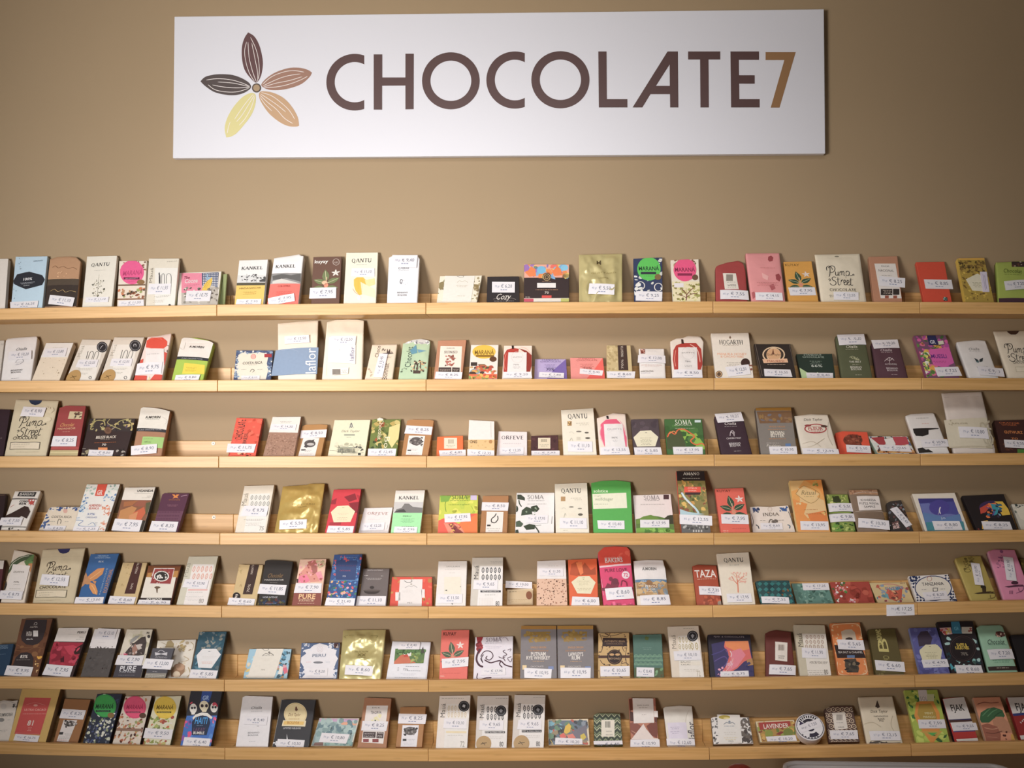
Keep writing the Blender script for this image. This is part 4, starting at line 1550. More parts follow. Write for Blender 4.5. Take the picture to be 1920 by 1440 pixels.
k 550 180 598 132 694 180 642 236 550 180 3 a88040
i 628 172 24 84 8a7448 Ritual
g 630 196 60 1 a88c58
g 640 275 80 1 b87438
g 655 300 90 1 c06a28
n 655 108 695 130 7 14 3 8a8c3c,c9b04c
n 550 225 590 250 6 14 4 f4dc9c
n 700 285 730 305 6 12 5 8a7c34,e8c46c
P 662 372 168 50 -1 70 gr.|€ 13,95
@D wrap 16 84983c 768 912 734 182 862 182|green foil-like bar crossed by two white stickers
n 736 185 850 245 30 14 3 5c7a2c,c9cc74,a8b44c,3c5020
q 768 192 808 194 820 234 775 232 343c1c
b 300 306 2c1c1c
n 765 360 910 405 34 16 4 3c6c24,6a9c30,b8c864,2c4a1c
+upper_sticker
P 824 266 158 50 1 70 gr.|€ 5,50
+lower_sticker
P 834 328 168 46 2 70 gr.|€ 9,80
@D wrap 14 8a7460 925 1105 866 156 1038 154 T:866,156,1038,152,1046,175,1068,178 M:gloss|clear-bagged bar with typed sample label in black capitals
q 866 152 1038 154 1045 185 875 185 b08460
n 870 156 1036 182 26 10 3 c89c78,94684c
k 900 180 960 170 1060 178 1078 240 1090 290 4 c0b4a8
q 914 196 1050 194 1064 278 930 282 efe6e0
t 984 220 12 92 1c1818 KHABEESA
t 988 241 12 116 1c1818 P1722 R0036
t 992 261 12 66 1c1818 SAMPLE
k 905 290 1000 285 1085 292 3 b8a898
q 920 300 1090 294 1100 330 930 335 7a6450
P 1018 365 184 54 -6 70 gr.|€ 10,30
@D wrap 14 3c3836 1120 1260 1095 235 1185 225 T:1095,235,1120,222,1185,216,1200,240 M:gloss|small dark foil packet with a steeply tilted sticker
n 1105 225 1240 390 60 14 3 6a7078,5a3c38,8a94a0,2c2420,7c504c
q 1128 362 1162 356 1170 388 1136 394 d9b8b0
n 1130 358 1166 392 16 6 4 3a2424
P 1180 323 142 40 -64 70 gr.|€ 9,45
@D box 14 e6dccb 1328 1590 1248 178 1505 172 S:c9b8a0|cream-framed bar with purple-blue gradient and tiny white wolf
q 1284 208 1494 206 1568 402 1340 402 4a4c9a
q 1284 208 1494 206 1500 225 1290 235 3c3a84
q 1296 240 1350 235 1400 300 1480 300 1535 310 1540 330 1315 300 6a74b4
q 1310 290 1450 320 1535 300 1552 360 1330 360 5c80b4
q 1330 350 1556 345 1568 402 1340 402 3c8894
e 1412 262 62 46 4c4498
k 1418 258 1412 280 1418 300 7 f2ecec
k 1410 285 1404 304 4 f2ecec
t 1434 324 14 26 d0d4e8 jo
P 1460 372 162 52 -1 50 gr.|€ 8,80
@D box 14 1e1618 1640 1882 1548 190 1798 180 S:181014|black bar with a colourful round toucan-coloured paint swirl
e 1726 262 76 42 3c2a54
e 1740 280 58 45 241c28
q 1655 265 1700 240 1720 250 1690 290 1660 300 c9442c
q 1700 240 1750 232 1760 262 1730 280 e8742c
q 1720 240 1770 245 1760 300 1740 310 2c9aa8
q 1740 225 1790 225 1825 270 1838 305 1790 310 1765 270 1770 245 f0c424
q 1668 345 1700 338 1715 360 1690 395 1668 390 e8b82c
k 1690 260 1740 280 1730 310 7 6a4ca0
n 1690 240 1780 330 20 16 4 2c6a8a,e8742c,3c3048,88b4c8
n 1620 380 1650 400 4 10 2 8a2c24
P 1757 372 170 48 -2 60 gr.|€ 8,25
@D box 12 cfc9b8 1905 2150 1845 240 2100 240|square patterned box cut off by the right edge
n 1848 240 1920 290 18 16 3 3a4440,e4dccc,6a7468
q 1870 275 1900 255 1925 250 1925 340 1900 330 e0d8c4
=5
@A box 12 5a2c34 -150 -10 -110 175 35 178|plum bar cut off at the left edge, white slip at its top
r -60 180 34 248 d9d0c8
@A wrap 18 e0d2c0 2 198 115 95 280 130 T:95,105,115,92,200,105,285,130|white bag with a dark green and orange pod above a long white label
q 60 250 90 200 150 155 230 130 270 130 250 165 180 190 120 230 80 280 55 300 4a5c40
k 70 260 110 200 180 155 240 140 5 e0dcc8
q 200 190 275 130 325 150 300 190 225 240 5c8048
q 235 210 320 180 300 240 250 280 c08048
n 240 160 320 200 8 22 3 6a9454,4a6c38
k 45 310 70 290 5 3a3028
q 38 370 55 350 60 380 45 420 18 425 20 400 3a3430
+long_label
R 112 215 252 226 185 500 40 470 e6ded8
t 162 280 14 86 9a948c DUFFYS
t 142 363 10 46 5a5450 72%
g 145 385 50 1 a8a29c
g 130 418 90 1 b8b2ac
P 95 468 190 64 -2 70 gr.|€ 8,75
@A pouch 12 c8b896 265 600 350 90 698 76|cream script bag with blue notch, left of the bright blue bar
q 474 84 576 80 566 106 545 122 520 126 496 120 480 102 2c2c5c
k 345 155 520 148 680 146 2 b8a888
u 370 185 210 2 34281f
t 435 400 22 220 5a5040 CHOCOLATE
q 300 424 556 424 545 484 290 484 5a5040
q 306 428 550 428 540 480 296 480 d8c9ac
g 380 446 120 1 a09478
g 370 466 90 1 a09478
g 400 508 200 1 b0a284
P 455 347 238 84 -3 70 gr.|€ 12,55
@A box 18 2f6098 625 845 742 125 975 120 S:1c3450|bright blue bar with orange cocoa pod leaves and sideways title
t 845 142 10 90 a8c4e0 FERMENT
t 840 157 11 130 a8c4e0 GARDEN OPEN
t 828 188 13 44 d9e4ee 85%
q 700 330 740 290 800 245 855 240 840 290 790 330 730 355 d08a4c
k 735 330 780 300 830 262 5 f0b87c
q 735 355 780 375 800 430 795 460 760 450 730 400 d8904c
k 750 380 775 420 785 450 5 f4c084
q 670 300 705 275 720 320 715 350 690 380 660 400 b8845c
e 715 350 26 26 c08858
q 750 340 790 350 780 375 c88850
v 885 345 30 190 c08a5c EQUATORIAL
v 848 350 12 210 9ab8d4 PURE DARK CHOCOLATE
P 735 506 232 50 1 70 gr.|€ 13,00
@A box 16 cbb07c 905 1110 1005 195 1205 195 S:9a7c4c|gold-beige bar with brown band, third from the right end of left ledge
q 1098 196 1165 200 1105 450 1018 450 4c2c28
v 1122 240 18 90 cfc0b0 MARSATTA
v 1078 390 16 50 cfc0b0 70%
n 1030 215 1095 300 6 12 2 b89c68
k 990 390 1000 370 1008 390 3 a88c58
P 997 508 222 62 -2 70 gr.|€ 8,60
@A box 16 5a2c1c 1135 1395 1215 218 1485 215 S:34201c|brown-and-white box with ornate red-bordered portrait emblem
b 225 318 7a4420
q 1210 280 1460 262 1450 318 1200 318 b8823c
q 1195 316 1440 316 1405 486 1148 486 efe8da
q 1262 242 1430 242 1398 376 1222 370 d9ccc8
q 1270 248 1424 248 1394 370 1230 366 9a3c3c
n 1235 250 1420 370 50 12 4 e4d4cc,b05a54,7a2c2c
e 1322 308 62 44 e9e4dc
e 1322 308 52 35 34302e
n 1285 285 1360 335 10 18 5 e9e4dc
t 1322 275 12 90 34302e AURO
q 1262 400 1280 390 1300 392 1315 400 1292 412 1290 445 1282 445 1278 412 6a5440
q 1152 486 1402 486 1400 508 1148 506 2c2422
t 1265 498 16 130 e0dcd4 ECUADOR
P 1262 526 268 40 -1 50 gr.|€ 6,90
@A box 14 c9c4b0 1440 1690 1545 145 1785 142 S:8a8468|grey-beige bar with panel of pale pink outline beans
q 1580 210 1752 212 1692 545 1500 545 f2ebe6
v 1530 255 36 110 9a9684 Mauá
m 1570 220 1742 338 5 2 d9a090
q 1540 415 1698 415 1697 425 1538 425 e0a098
g 1600 440 120 1 a8a09c
g 1590 475 150 4 c8c2c0
t 1648 510 34 40 a8a09c 80
P 1602 372 206 66 -3 70 gr.|€ 10,90
@B box 16 cbb07c 140 345 212 210 408 214|gold-beige bar with brown band and round black-and-white badge
q 300 212 375 214 318 456 240 456 42302c
v 320 250 18 80 cfc0b0 MARSATTA
v 290 405 22 64 cfc0b0 70%
n 200 230 260 300 7 12 2 b09860
k 215 395 225 375 230 395 3 a88c58
c 190 472 32 2c2424
n 175 460 205 485 4 14 3 d9ccc0
P 232 520 214 56 -3 70 gr.|€ 8,60
@B box 18 33302f 360 590 425 178 652 185 T:425,182,445,172,560,178,655,188|charcoal bar with bronze script above a white sticker
i 510 302 30 126 8a6c44 Chocolat
t 498 338 12 160 cfc8c0 MADAGASCAR
g 492 361 60 1 a09890
t 465 480 12 120 c9c8d0 NOIR INTENSE
n 350 488 590 545 30 22 4 44344c,5a3030,3c4c34,2c3c5c,6a6034
g 470 530 90 1 8a98a8
P 485 418 230 78 -3 70 gr.|€ 11,85
@B box 16 f4c8ac 640 880 710 168 925 165 S:a86c54|peach bar with pink portrait drawing and word PURE below sticker
q 770 215 800 180 840 175 855 230 850 280 880 300 890 350 700 360 700 290 740 250 d99080
q 700 310 760 290 790 340 760 362 690 362 ec7c98
q 835 280 880 265 900 330 870 350 ec94a4
q 800 215 845 215 850 270 830 290 805 275 a8645c
q 770 190 830 175 850 210 790 225 b8685c
n 850 170 925 240 14 20 3 c8b488,a89c74,d9b8a0
n 700 190 890 360 26 18 4 e88a98,b05c54,f0a8ac
q 680 330 696 330 694 362 680 362 4c3c38
q 660 405 885 440 882 552 640 552 8a4a40
t 768 473 36 138 f0c890 PURE
t 765 498 10 132 f0d4b0 CHOCOLATE
t 762 510 9 120 f0d4b0 FAMILIE
g 760 530 140 1 f0d4b0
P 778 407 222 76 0 70 gr.|€ 7,90
@B box 18 31518a 915 1155 990 130 1220 126 S:2c2438|tall blue floral bar with red blossoms, right of the portrait bar
n 995 130 1215 200 18 20 3 c04858,4a78b0,2c4068
n 970 190 1010 340 18 18 4 c84c5c,4a80b8,e0707c
n 1170 190 1212 340 14 18 5 4a80b8,c04c54,5c90c0
q 1005 180 1180 180 1160 335 1000 335 2f4474
b 340 346 5a84b0
n 940 350 1175 490 80 20 6 3c78b4,d9505c,e8a0a8,5c94c4,2c5080,3c7c54,f0b878
t 1098 182 18 30 c04c54 F
t 1092 222 14 150 5a4068 FRIIS HOLM
t 1078 262 10 90 a8485c CHOCOLATE
t 1072 308 10 30 d9dce8 70%
g 1105 155 140 1 7a94b8
P 1038 520 236 60 -1 100 gr.|€ 21,40
@B box 14 6c6260 1185 1415 1228 244 1442 244 S:3c3030|grey-brown bar with dark bowl and floating bean drawing
t 1325 258 9 130 d9d0cc SANTO DOMINGO
g 1250 303 30 1 d9d4d0
g 1380 306 16 1 d9d4d0
g 1315 325 130 2 b8b0ac
e 1298 400 18 13 3a3232
q 1226 424 1368 424 1350 444 1320 454 1270 454 1240 444 3c3432
e 1297 425 70 8 5a504c
P 1290 512 240 76 0 70 gr.|€ 11,10
@B box 12 dc4c38 1440 1790 1462 312 1790 312 S:a83828|flat red-orange box with faint gold spots behind a white paper sleeve
n 1455 320 1785 540 26 28 3 c88c44,b87c3c,e86048
+lower_slip
R 1490 440 1530 440 1530 508 1490 508 efeae6
R 1700 415 1730 415 1730 485 1705 485 efeae6
+paper_sleeve
R 1528 336 1712 334 1704 556 1510 556 ece6e2
k 1560 345 1590 360 1625 352 1618 336 4 4a4644
k 1568 405 1600 388 1620 395 1640 385 1668 402 3 8a8480
c 1620 375 8 b8b0a8
g 1590 430 90 2 d0cac6
t 1608 527 12 40 9a9490 PES
@C box 14 f0eae4 92 295 115 150 305 148|plain white bar with cream square window and two specks
r 152 255 264 370 e9e2cf
t 210 186 9 92 a8a29c SAN JUAN
g 210 208 110 1 c9c4be
g 205 228 40 1 c9c4be
q 155 345 170 340 172 350 3a3836
q 258 318 264 318 262 326 4a4846
q 200 434 208 430 210 442 4a4644
P 190 402 164 56 0 70 gr.|€ 11,50
@C box 14 c9c2b6 325 540 340 126 545 124 |grey bar with bold black lens-shaped bean pattern, white panel
q 392 183 548 183 540 456 372 456 ece8e4
v 366 225 30 88 4a4644 Mauá
m 398 188 534 280 5 2 3c4048
g 500 152 80 2 a8a29c
r 394 346 530 359 3a3a40
t 462 352 9 110 d9d4d0 PIET & MALLORCA
g 460 375 70 1 a8a29c
h 385 395 480 450 9 dcd6d0
t 508 432 28 26 6a6664 80
P 428 310 160 60 -1 70 gr.|€ 9,65
@C wrap 14 cdb48c 570 745 572 340 745 332|short kraft packet with brown oval, its sticker on top
b 300 345 e0cca8
e 718 380 20 28 8a5438
g 610 356 50 1 6a5c44
g 645 410 130 2 b89c70
l 590 430 740 434 2 b89c70
P 650 312 176 46 -3 70 gr.|€ 10,00
@C box 16 dcb498 768 975 772 150 962 142|bar with white top over speckled terracotta-pink paper
b 130 268 efe9e6
n 770 270 975 452 110 8 4 7a4c38,a87458,5a3828
g 880 182 70 1 b8b0ac
P 868 225 160 50 -1 70 gr.|€ 11,50
@C box 18 de5c24 988 1180 978 140 1170 132 S:b84820|bright orange bar with cream pentagon label and brown leaf shapes
q 990 240 1000 170 1040 150 1060 200 1040 250 b84c20
q 1060 200 1090 160 1130 210 1160 190 1165 240 1040 245 a84820
q 1030 160 1070 155 1080 230 1060 245 e87838
q 1000 290 1048 252 1120 250 1162 292 1130 368 1040 365 e9e0bc
g 1082 262 14 2 6a9a44
t 1082 286 14 90 c9c098 ORIGINAL
t 1082 304 14 60 c9c098 BEANS
g 1085 332 90 2 b8a880
P 1094 422 182 60 -2 50 gr.|€ 6,00
@C wrap 20 d6386a 1215 1425 1178 110 1392 90 T:1172,130,1180,90,1215,58,1290,50,1370,56,1392,80,1395,160|pink and red bulging packet, tallest on the ledge
q 1170 190 1172 90 1215 50 1375 50 1400 90 1400 170 dd4430
n 1185 60 1385 120 12 30 3 c83c28,e85c44
q 1180 184 1396 166 1396 178 1182 196 f0c8d0
t 1278 130 12 116 f4dcd4 CHOCOLATE
t 1283 146 28 120 f8ece8 BAKERS
t 1296 212 22 150 8a1c44 PURE LOVE
c 1362 245 26 f2dce4
t 1362 245 22 30 d0305c 72
k 1200 270 1215 380 4 f0c8d4
q 1225 330 1240 300 1262 310 1270 275 1300 275 1318 300 1310 330 7a1c38
e 1290 290 22 22 6a1c34
e 1262 272 12 14 7a1c38
k 1330 320 1338 285 1365 295 1370 320 7 7a1c38
b 330 350 7a2038
n 1230 430 1420 450 12 22 5 a82850,e85a88
P 1320 370 178 74 4 70 gr.|€ 8,60
@C wrap 16 e6dccb 1440 1655 1412 148 1620 146 T:1412,150,1500,142,1615,144,1622,200|bar with white top and blue seascape label above sticker
b 120 275 eee9e6
b 275 293 5a7c9a
t 1530 286 9 130 c9dce8 MILLOT LIMITED
b 293 385 a88454
n 1445 295 1640 385 30 40 3 b8905c,8a9cac,c9a874,946c44,7a8890
t 1530 322 14 76 e8dcc8 PEROU
t 1532 342 11 56 e8dcc8 NOIR
g 1535 355 60 1 d9c8b0
k 1430 300 1440 440 8 d9d0b0
t 1518 205 20 96 7a7876 A.MORIN
P 1556 414 196 62 2 100 gr.|€ 8,85
@D wrap 12 a84424 -42 106 -70 165 75 160 T:-70,165,-40,155,75,160|rust-brown wrapped bar with white block capitals
t 8 212 44 128 f0e4dc TAZA
g 15 245 110 1 e0b8a0
n 0 350 100 395 14 26 3 c05830,943c1c
c 95 388 14 9a8878
P 38 318 140 50 -2 70 gr.|€ 7,35
@D box 12 eee2cc 118 310 76 90 268 80|cream bar with a leafless red branching tree
s 177 128 24 118 2c2a2c QANTU
g 182 158 60 1 a09c94
k 205 325 203 280 198 240 7 d97c5c
k 201 275 180 250 165 225 5 d97c5c
k 200 262 220 240 240 225 5 d97c5c
k 198 250 195 225 190 205 4 d98a6c
k 180 252 160 248 145 240 4 e0a088
k 222 240 240 245 258 240 4 e0a088
k 190 230 175 215 160 205 3 e0a088
k 200 235 212 215 222 205 3 e0a088
k 230 238 238 218 242 208 3 e0a088
n 150 200 255 265 24 10 3 e9b09c
P 212 357 150 50 0 70 gr.|€ 17,95
@D wrap 10 234a4c 345 550 308 258 510 250 T:308,258,340,250,510,250 F4|teal patterned square bar with crossing dark arches
n 312 255 545 395 6 30 3 1c3c40,2c5c5c
x 315 255 540 395 6 4 2c7a78
n 330 300 530 345 5 16 5 8a5a28,6a4c2c
P 426 374 162 38 -3 60 gr.|€ 7,35
@D box 10 5c887c 560 782 524 268 740 268 S:8a7a5c|sea-green mottled square bar with sticker along its top
n 530 270 775 390 70 18 3 4a7468,6f9c8c,84a898,3c6458
P 670 290 158 42 0 70 gr.|€ 17,25
@D box 10 a83c2c 795 1028 754 260 990 256 S:9a5c3c|dark red square bar with leaves and pink flowers in its left corner
n 770 262 1020 385 30 34 3 b84834,94301f,c05840
n 770 262 860 385 34 14 4 d9788c,5a8a3c,e8a8a8,3c6c34,e8e0dc
k 890 310 920 300 940 320 930 345 900 350 5 8a2c20
n 870 355 910 388 8 12 5 e8d8d4,d97888
@D box 10 d0b880 1045 1265 992 265 1210 260 S:9a8048|tan square bar with colourful painted emblem and lettering arc
k 1030 295 1080 275 1140 275 1210 300 7 c88c78
n 1040 280 1220 380 36 16 3 8a9cb0,c05c44,5a8c9a,d9a89c,9a4c4c
e 1135 335 50 32 6aa0a8
q 1095 300 1120 310 1165 310 1190 295 1185 360 1150 375 1110 360 c0563c
t 1140 298 16 110 5c78b0 SWEETS
n 1100 310 1175 365 14 18 4 d9684c,e8b07c,7a3c30
g 1190 268 30 1 8a4c34
@D box 12 e4dfdc 1280 1522 1226 225 1465 212 S:d9d4cc|white square box with navy checkered corners and oval cream panel
x 1230 222 1300 300 4 4 1c2c54
x 1440 215 1480 260 2 3 1c2c54
x 1270 330 1330 378 3 3 1c2c54
x 1470 310 1520 375 3 4 1c2c54
n 1232 222 1290 290 14 14 3 24345c
n 1470 320 1520 375 14 12 4 24345c
e 1375 298 112 76 2c3c6c
e 1375 298 106 71 e9e2d2
t 1372 272 18 130 4c4a4c TANZANIA
o 1352 242 14 3 b86c54
g 1320 307 28 1 8a8480
g 1432 303 28 1 8a8480
q 1372 295 1402 295 1402 318 1372 320 6a6664
q 1376 300 1398 299 1398 314 1378 316 e9e2d2
P 1388 344 140 48 3 70 gr.|€ 8,20
@D wrap 16 b09c44 1608 1765 1508 118 1660 104 T:1508,118,1560,104,1660,102 S:d9c46c|khaki-gold bar with dark boat sketch and sideways sticker
n 1560 110 1620 200 18 14 3 6a5c24,8a7a34
v 1570 170 40 70 6a5c24 Choco
q 1618 330 1680 322 1720 318 1750 330 1640 335 3c2c14
q 1665 300 1690 292 1690 322 1668 325 3c2c14
e 1672 292 16 10 2c2414
k 1710 330 1740 320 1745 350 1720 360 1715 340 4 6a5424
k 1700 365 1740 355 4 6a5424
PV 1636 218 52 132 -8 70 gr.|€ 10,90
@D wrap 16 dc84a4 1802 1975 1702 72 1864 66 T:1702,76,1740,64,1850,66 S:e8a8c0|rose pink bar with dark boat sketch and sideways sticker
n 1755 75 1810 180 16 14 3 94507a,b86c8c
q 1800 290 1870 280 1905 278 1925 288 1825 296 5c2c44
e 1862 268 22 10 4c2438
k 1880 290 1910 280 1912 310 1890 318 1885 300 4 7a3c5c
h 1830 315 1855 335 3 8a4c6c
k 1870 330 1905 320 3 94507a
PV 1830 186 56 142 -10 70 gr.|€ 10,90
@D box 12 6c5c24 1995 2150 1890 120 2060 118|olive bar mostly hidden at the right edge
n 1900 125 1925 200 6 16 3 a8943c,4c4018
=6
@A box 14 22405c -110 55 -60 255 112 248 F10|navy blue bar at the left edge, beside the bronze and black bar
t 30 268 14 66 8aa4bc CACAO
t 30 285 14 66 8aa4bc OPEN
g 20 335 50 1 6a84a0
@A box 18 6c4024 68 305 178 45 430 42 S:38241c|tall bronze-brown bar with two black arched panels
n 120 60 400 500 26 40 3 7a4c28,5c3418,8a5c34
k 130 255 200 280 290 275 350 290 3 8a5c34
k 110 300 200 310 260 290 330 250 3 8a5c34
q 212 52 385 52 378 120 350 210 310 250 270 262 215 255 180 225 172 190 33282a
q 108 420 130 360 170 325 220 318 255 330 275 370 268 440 100 440 33282a
k 280 98 284 80 300 76 304 90 290 96 4 b8b0a8
t 278 112 13 66 c9c0b8 ALMA
r 215 150 262 186 8a8480
r 272 142 312 190 d9d4d0
n 215 152 258 184 12 8 4 33282a,c9c0b8
t 245 211 13 56 e9e4e0 dark
t 198 354 24 62 e0d8d0 83%
g 190 382 110 1 a09890
n 280 330 330 370 3 22 5 f0b030
n 285 380 325 500 8 14 6 c99040,e8c080
P 155 474 224 76 -3 70 gr.|€ 9,95
@A box 16 3a2828 340 590 480 120 730 118 S:2a201e|bar with white top, crimson abstract picture and dark base
b 100 232 e9e0d8
q 440 235 680 240 650 340 600 400 600 432 400 432 400 320 a8243c
q 520 270 600 260 640 280 600 360 560 330 c83850
q 430 300 500 280 500 380 420 400 8a1c30
q 495 355 525 350 525 400 495 400 4c1420
q 600 300 690 245 660 330 610 340 38201f
n 420 245 660 430 18 40 4 b82c44,8a1c30,c84058
t 668 156 18 68 3a3836 PERU
l 560 172 700 180 1 a8a49c
t 668 198 14 40 a8a49c 70%
g 660 215 80 1 a8a49c
g 585 133 100 1 c9c4bc
P 474 470 232 84 -4 70 gr.|€ 7,95
@A box 14 56504e 652 882 775 128 990 126 S:3c3430|grey textured bar with deckled white top half and sticker
b 100 285 eae4e2
n 720 274 940 292 24 10 2 56504e
n 670 300 930 520 60 20 4 5c5654,504a48
P 870 170 175 84 -2 70 gr.|€ 13,10
g 835 240 60 1 d0cac8
@A box 18 d9d0bc 920 1150 1038 130 1250 130 S:342c2c|bar with charcoal wolf-like mountain painting and word PURE
n 1040 135 1240 350 16 40 3 cfc8a8,e4dcc8,c0b898
q 1070 215 1110 185 1150 180 1100 230 1060 250 9a9894
q 1010 340 1050 290 1100 240 1160 195 1190 190 1200 240 1180 340 1100 350 4a403e
q 1080 270 1110 250 1130 290 1110 340 1085 345 a87c6c
q 1110 260 1150 250 1160 290 1130 300 c8bcb4
n 1060 240 1190 340 18 16 4 3c3432,8a7c78,c9b8b0
t 1210 162 16 26 3a3634 70
e 1218 190 12 14 4a4644
n 990 330 1040 350 5 20 5 c84c68,e0a8b4
b 425 600 46424a
t 1048 452 38 132 d9d8dc PURE
t 1045 480 12 128 b8b8c0 FAMILIE
g 1035 507 130 1 8a8890
P 1063 386 216 76 -1 70 gr.|€ 7,90
@A box 10 e4dccd 1240 1545 1290 222 1605 212 F34|wide cream box with brown monkey and fruit engravings
n 1300 215 1600 530 26 26 3 b8a484,c9b898,a89070,d9ccb0
q 1350 280 1370 230 1400 218 1425 250 1420 280 a89468
k 1320 240 1350 250 1370 270 4 b09c78
n 1455 225 1510 300 10 24 4 b0985c,c9b480
k 1560 235 1585 260 1575 300 5 b0a078
q 1400 470 1430 420 1480 405 1515 430 1510 480 1470 520 1400 520 a07c5c
e 1475 440 36 28 c09878
e 1445 500 30 26 d9c4a8
k 1540 440 1555 490 1530 525 6 b8a070
k 1500 350 1545 380 1480 400 5 c0a884
@A box 8 4a4850 1180 1350 1248 284 1425 286 F0 A24|small slate bar with white bow emblem and wide sticker
q 1268 318 1320 330 1370 318 1366 346 1320 336 1270 345 c4c0c4
q 1290 322 1310 306 1340 306 1350 322 4a4850
k 1290 318 1318 302 1350 318 4 c4c0c4
t 1318 360 12 100 a8a4a8 AMEDEI
g 1268 478 40 1 a8a4a8
b 490 550 8a8478
g 1270 505 150 4 c4beb4
P 1294 416 236 82 -2 50 gr.|€ 12,00
@A box 16 34596a 1550 1772 1630 152 1855 148 S:20343c|teal cloud-pattern bar with white pentagon label
n 1630 155 1840 300 34 30 3 6a7c84,3c6878,8a8c84,2c5464
n 1590 330 1640 470 8 30 4 4c7c90,5a8ca0
n 1740 360 1820 470 8 30 5 3c6878,5a6c74
q 1655 292 1770 290 1808 338 1730 450 1624 446 1608 345 f0eeee
g 1715 312 20 1 5a6470
g 1712 355 120 2 d0ccc8
g 1695 400 90 2 e0a088
P 1662 504 226 74 -2 50 gr.|€ 5,85
@B box 12 9cc4d8 240 600 295 292 640 292 S:5a6c74|flat sky-blue illustrated box behind a white paper sleeve
n 250 300 635 540 30 26 3 b4d8e4,d9c8a8,6ab0cc,e8d8b8
n 250 430 310 480 5 30 5 e0c070,c8a060
n 520 300 635 540 34 26 4 5a94b0,b8946c,44606c,d9a0a8
q 570 450 600 440 608 480 580 500 e06a80
q 545 430 570 440 565 500 530 498 ece6dc
+paper_sleeve
R 355 292 575 292 492 552 270 552 efe9dc
k 400 290 425 306 452 300 450 288 3 5a5650
k 400 350 430 330 455 338 470 328 495 345 4 5a5650
c 458 322 9 8a847c
g 450 346 90 1 8a847c
g 435 375 90 2 d9d2c4
t 408 463 12 34 a8a298 70%
@B box 14 54688c 698 1010 722 242 1035 240 S:e4dccc|white ornate-frame box with round pink stamp and navy ground
q 760 330 740 300 790 290 820 262 870 245 930 262 970 290 1010 300 1000 340 1020 370 1005 400 990 440 1010 480 1000 530 708 530 720 480 740 440 715 400 720 360 f0edf2
n 725 245 800 310 20 16 3 e4e4ec,8c9cb8,54688c
n 940 245 990 300 12 16 4 e4e4ec,8c9cb8
n 985 440 1010 530 12 18 5 c9d0e0,54688c
n 700 440 740 530 12 18 6 c9d0e0,54688c
r 988 246 1026 284 4c2c2c
n 990 248 1024 282 6 8 7 c9c0b8
o 873 294 24 2 c9b4b8
o 873 294 12 2 c9b4b8
t 866 345 24 112 7a8498 PERU
g 780 400 40 1 e0a8a8
g 940 400 40 1 b0b8c8
e 858 403 40 9 7a7c84
l 700 535 1000 535 3 34405c
P 850 482 170 60 -1 70 gr.|€ 8,20
@B pouch 18 c6ba78 1025 1365 1062 140 1412 132 T:1062,138,1150,136,1260,134,1412,134 M:gold_foil|olive-gold stand-up pouch, right of the ornate-frame box
k 1085 205 1095 185 1330 185 1335 205 3 8a7c40
t 1212 315 14 110 7a6c38 SELECTION
t 1215 345 26 70 8a7c44 XX
t 1212 372 7 70 94864c PREMIUM
P 1196 474 230 74 -3 70 gr.|€ 8,60
@B wrap 10 d9d9df 1412 1745 1465 235 1780 234 T:1465,228,1600,230,1780,234|silver-white foil packet with red tractor field photo
q 1490 292 1735 296 1720 410 1478 418 5c7a48
q 1480 400 1540 340 1600 345 1610 380 1660 410 1478 418 c96c4c
q 1550 330 1620 325 1640 350 1580 360 e0dcd8
q 1560 345 1590 340 1600 360 1560 362 c84838
n 1490 295 1730 340 30 26 3 3c5c34,5c844c,7a9c5c,34502c
n 1620 340 1725 410 14 26 4 8a9c4c,6a8840,a8ac5c
q 1695 325 1715 275 1732 330 4a4c44
b 420 545 e8e8ee
t 1575 464 14 40 3c3c40 72%
g 1515 450 10 3 6a6a70
g 1630 440 110 1 8a8a90
g 1640 475 110 1 6a6a70
g 1600 500 130 2 c4c4cc
g 1580 530 190 1 b0b0b8
k 1780 240 1735 540 8 c8c8d0
P 1603 272 175 60 0 70 gr.|€ 8,40
@C box 18 e0685a 118 305 135 112 320 110 S:b84c40 |coral bar topped by exposed crinkled gold foil, leaf motif
t 190 137 22 88 5c2c24 KUYAY
f 205 320 150 4c5c44
t 140 420 9 28 f4d4c4 70%
g 200 400 120 1 c85448
g 240 440 30 1 4c2820
P 226 330 176 60 4 70 gr.|€ 7,95
+foil_top
q 135 106 140 50 150 40 230 44 300 42 318 55 320 106 d0a838
n 138 44 318 104 44 16 4 f4dc78,a88024,e8c858,8a6a20,fae8a0
@C box 10 ece6ee 345 607 360 158 612 152|white flat box with deep red and plum curling vine
q 368 155 412 155 400 190 412 230 385 270 365 240 375 200 a02c34
n 370 170 405 240 8 18 3 b84044,7c2028
k 395 235 375 270 368 310 385 345 412 358 13 4a2434
k 415 275 400 300 410 330 395 300 6 4a2434
k 395 290 420 255 460 255 478 285 455 312 430 300 440 285 6 4a2434
k 420 310 460 330 500 320 530 318 560 345 607 358 8 4a2434
k 530 320 522 340 540 362 7 4a2434
k 560 320 545 290 570 275 545 255 560 245 5 4a2434
k 575 245 598 238 590 255 3 4a2434
k 600 290 575 300 595 325 605 300 4 4a2434
k 515 290 540 300 560 290 4 4a2434
k 375 400 370 430 380 442 6 4a2434
k 400 440 430 432 468 430 7 4a2434
k 535 435 550 442 7 4a2434
k 510 155 540 165 560 160 580 185 2 6a4c5c
s 482 177 28 106 9a94a0 SOMA
g 482 200 120 1 a8a2ac
g 480 222 110 2 c4bec8
P 482 390 160 44 0 75 gr.|€ 17,95
@C box 18 7c7678 658 905 665 82 900 82 S:4c4440|left of two grey bars with gold top edge, rye whiskey text
r 660 78 905 106 a8782c
q 695 125 860 122 862 185 720 195 94742c
n 690 122 865 190 24 20 3 8c7038,7c7678,a08038
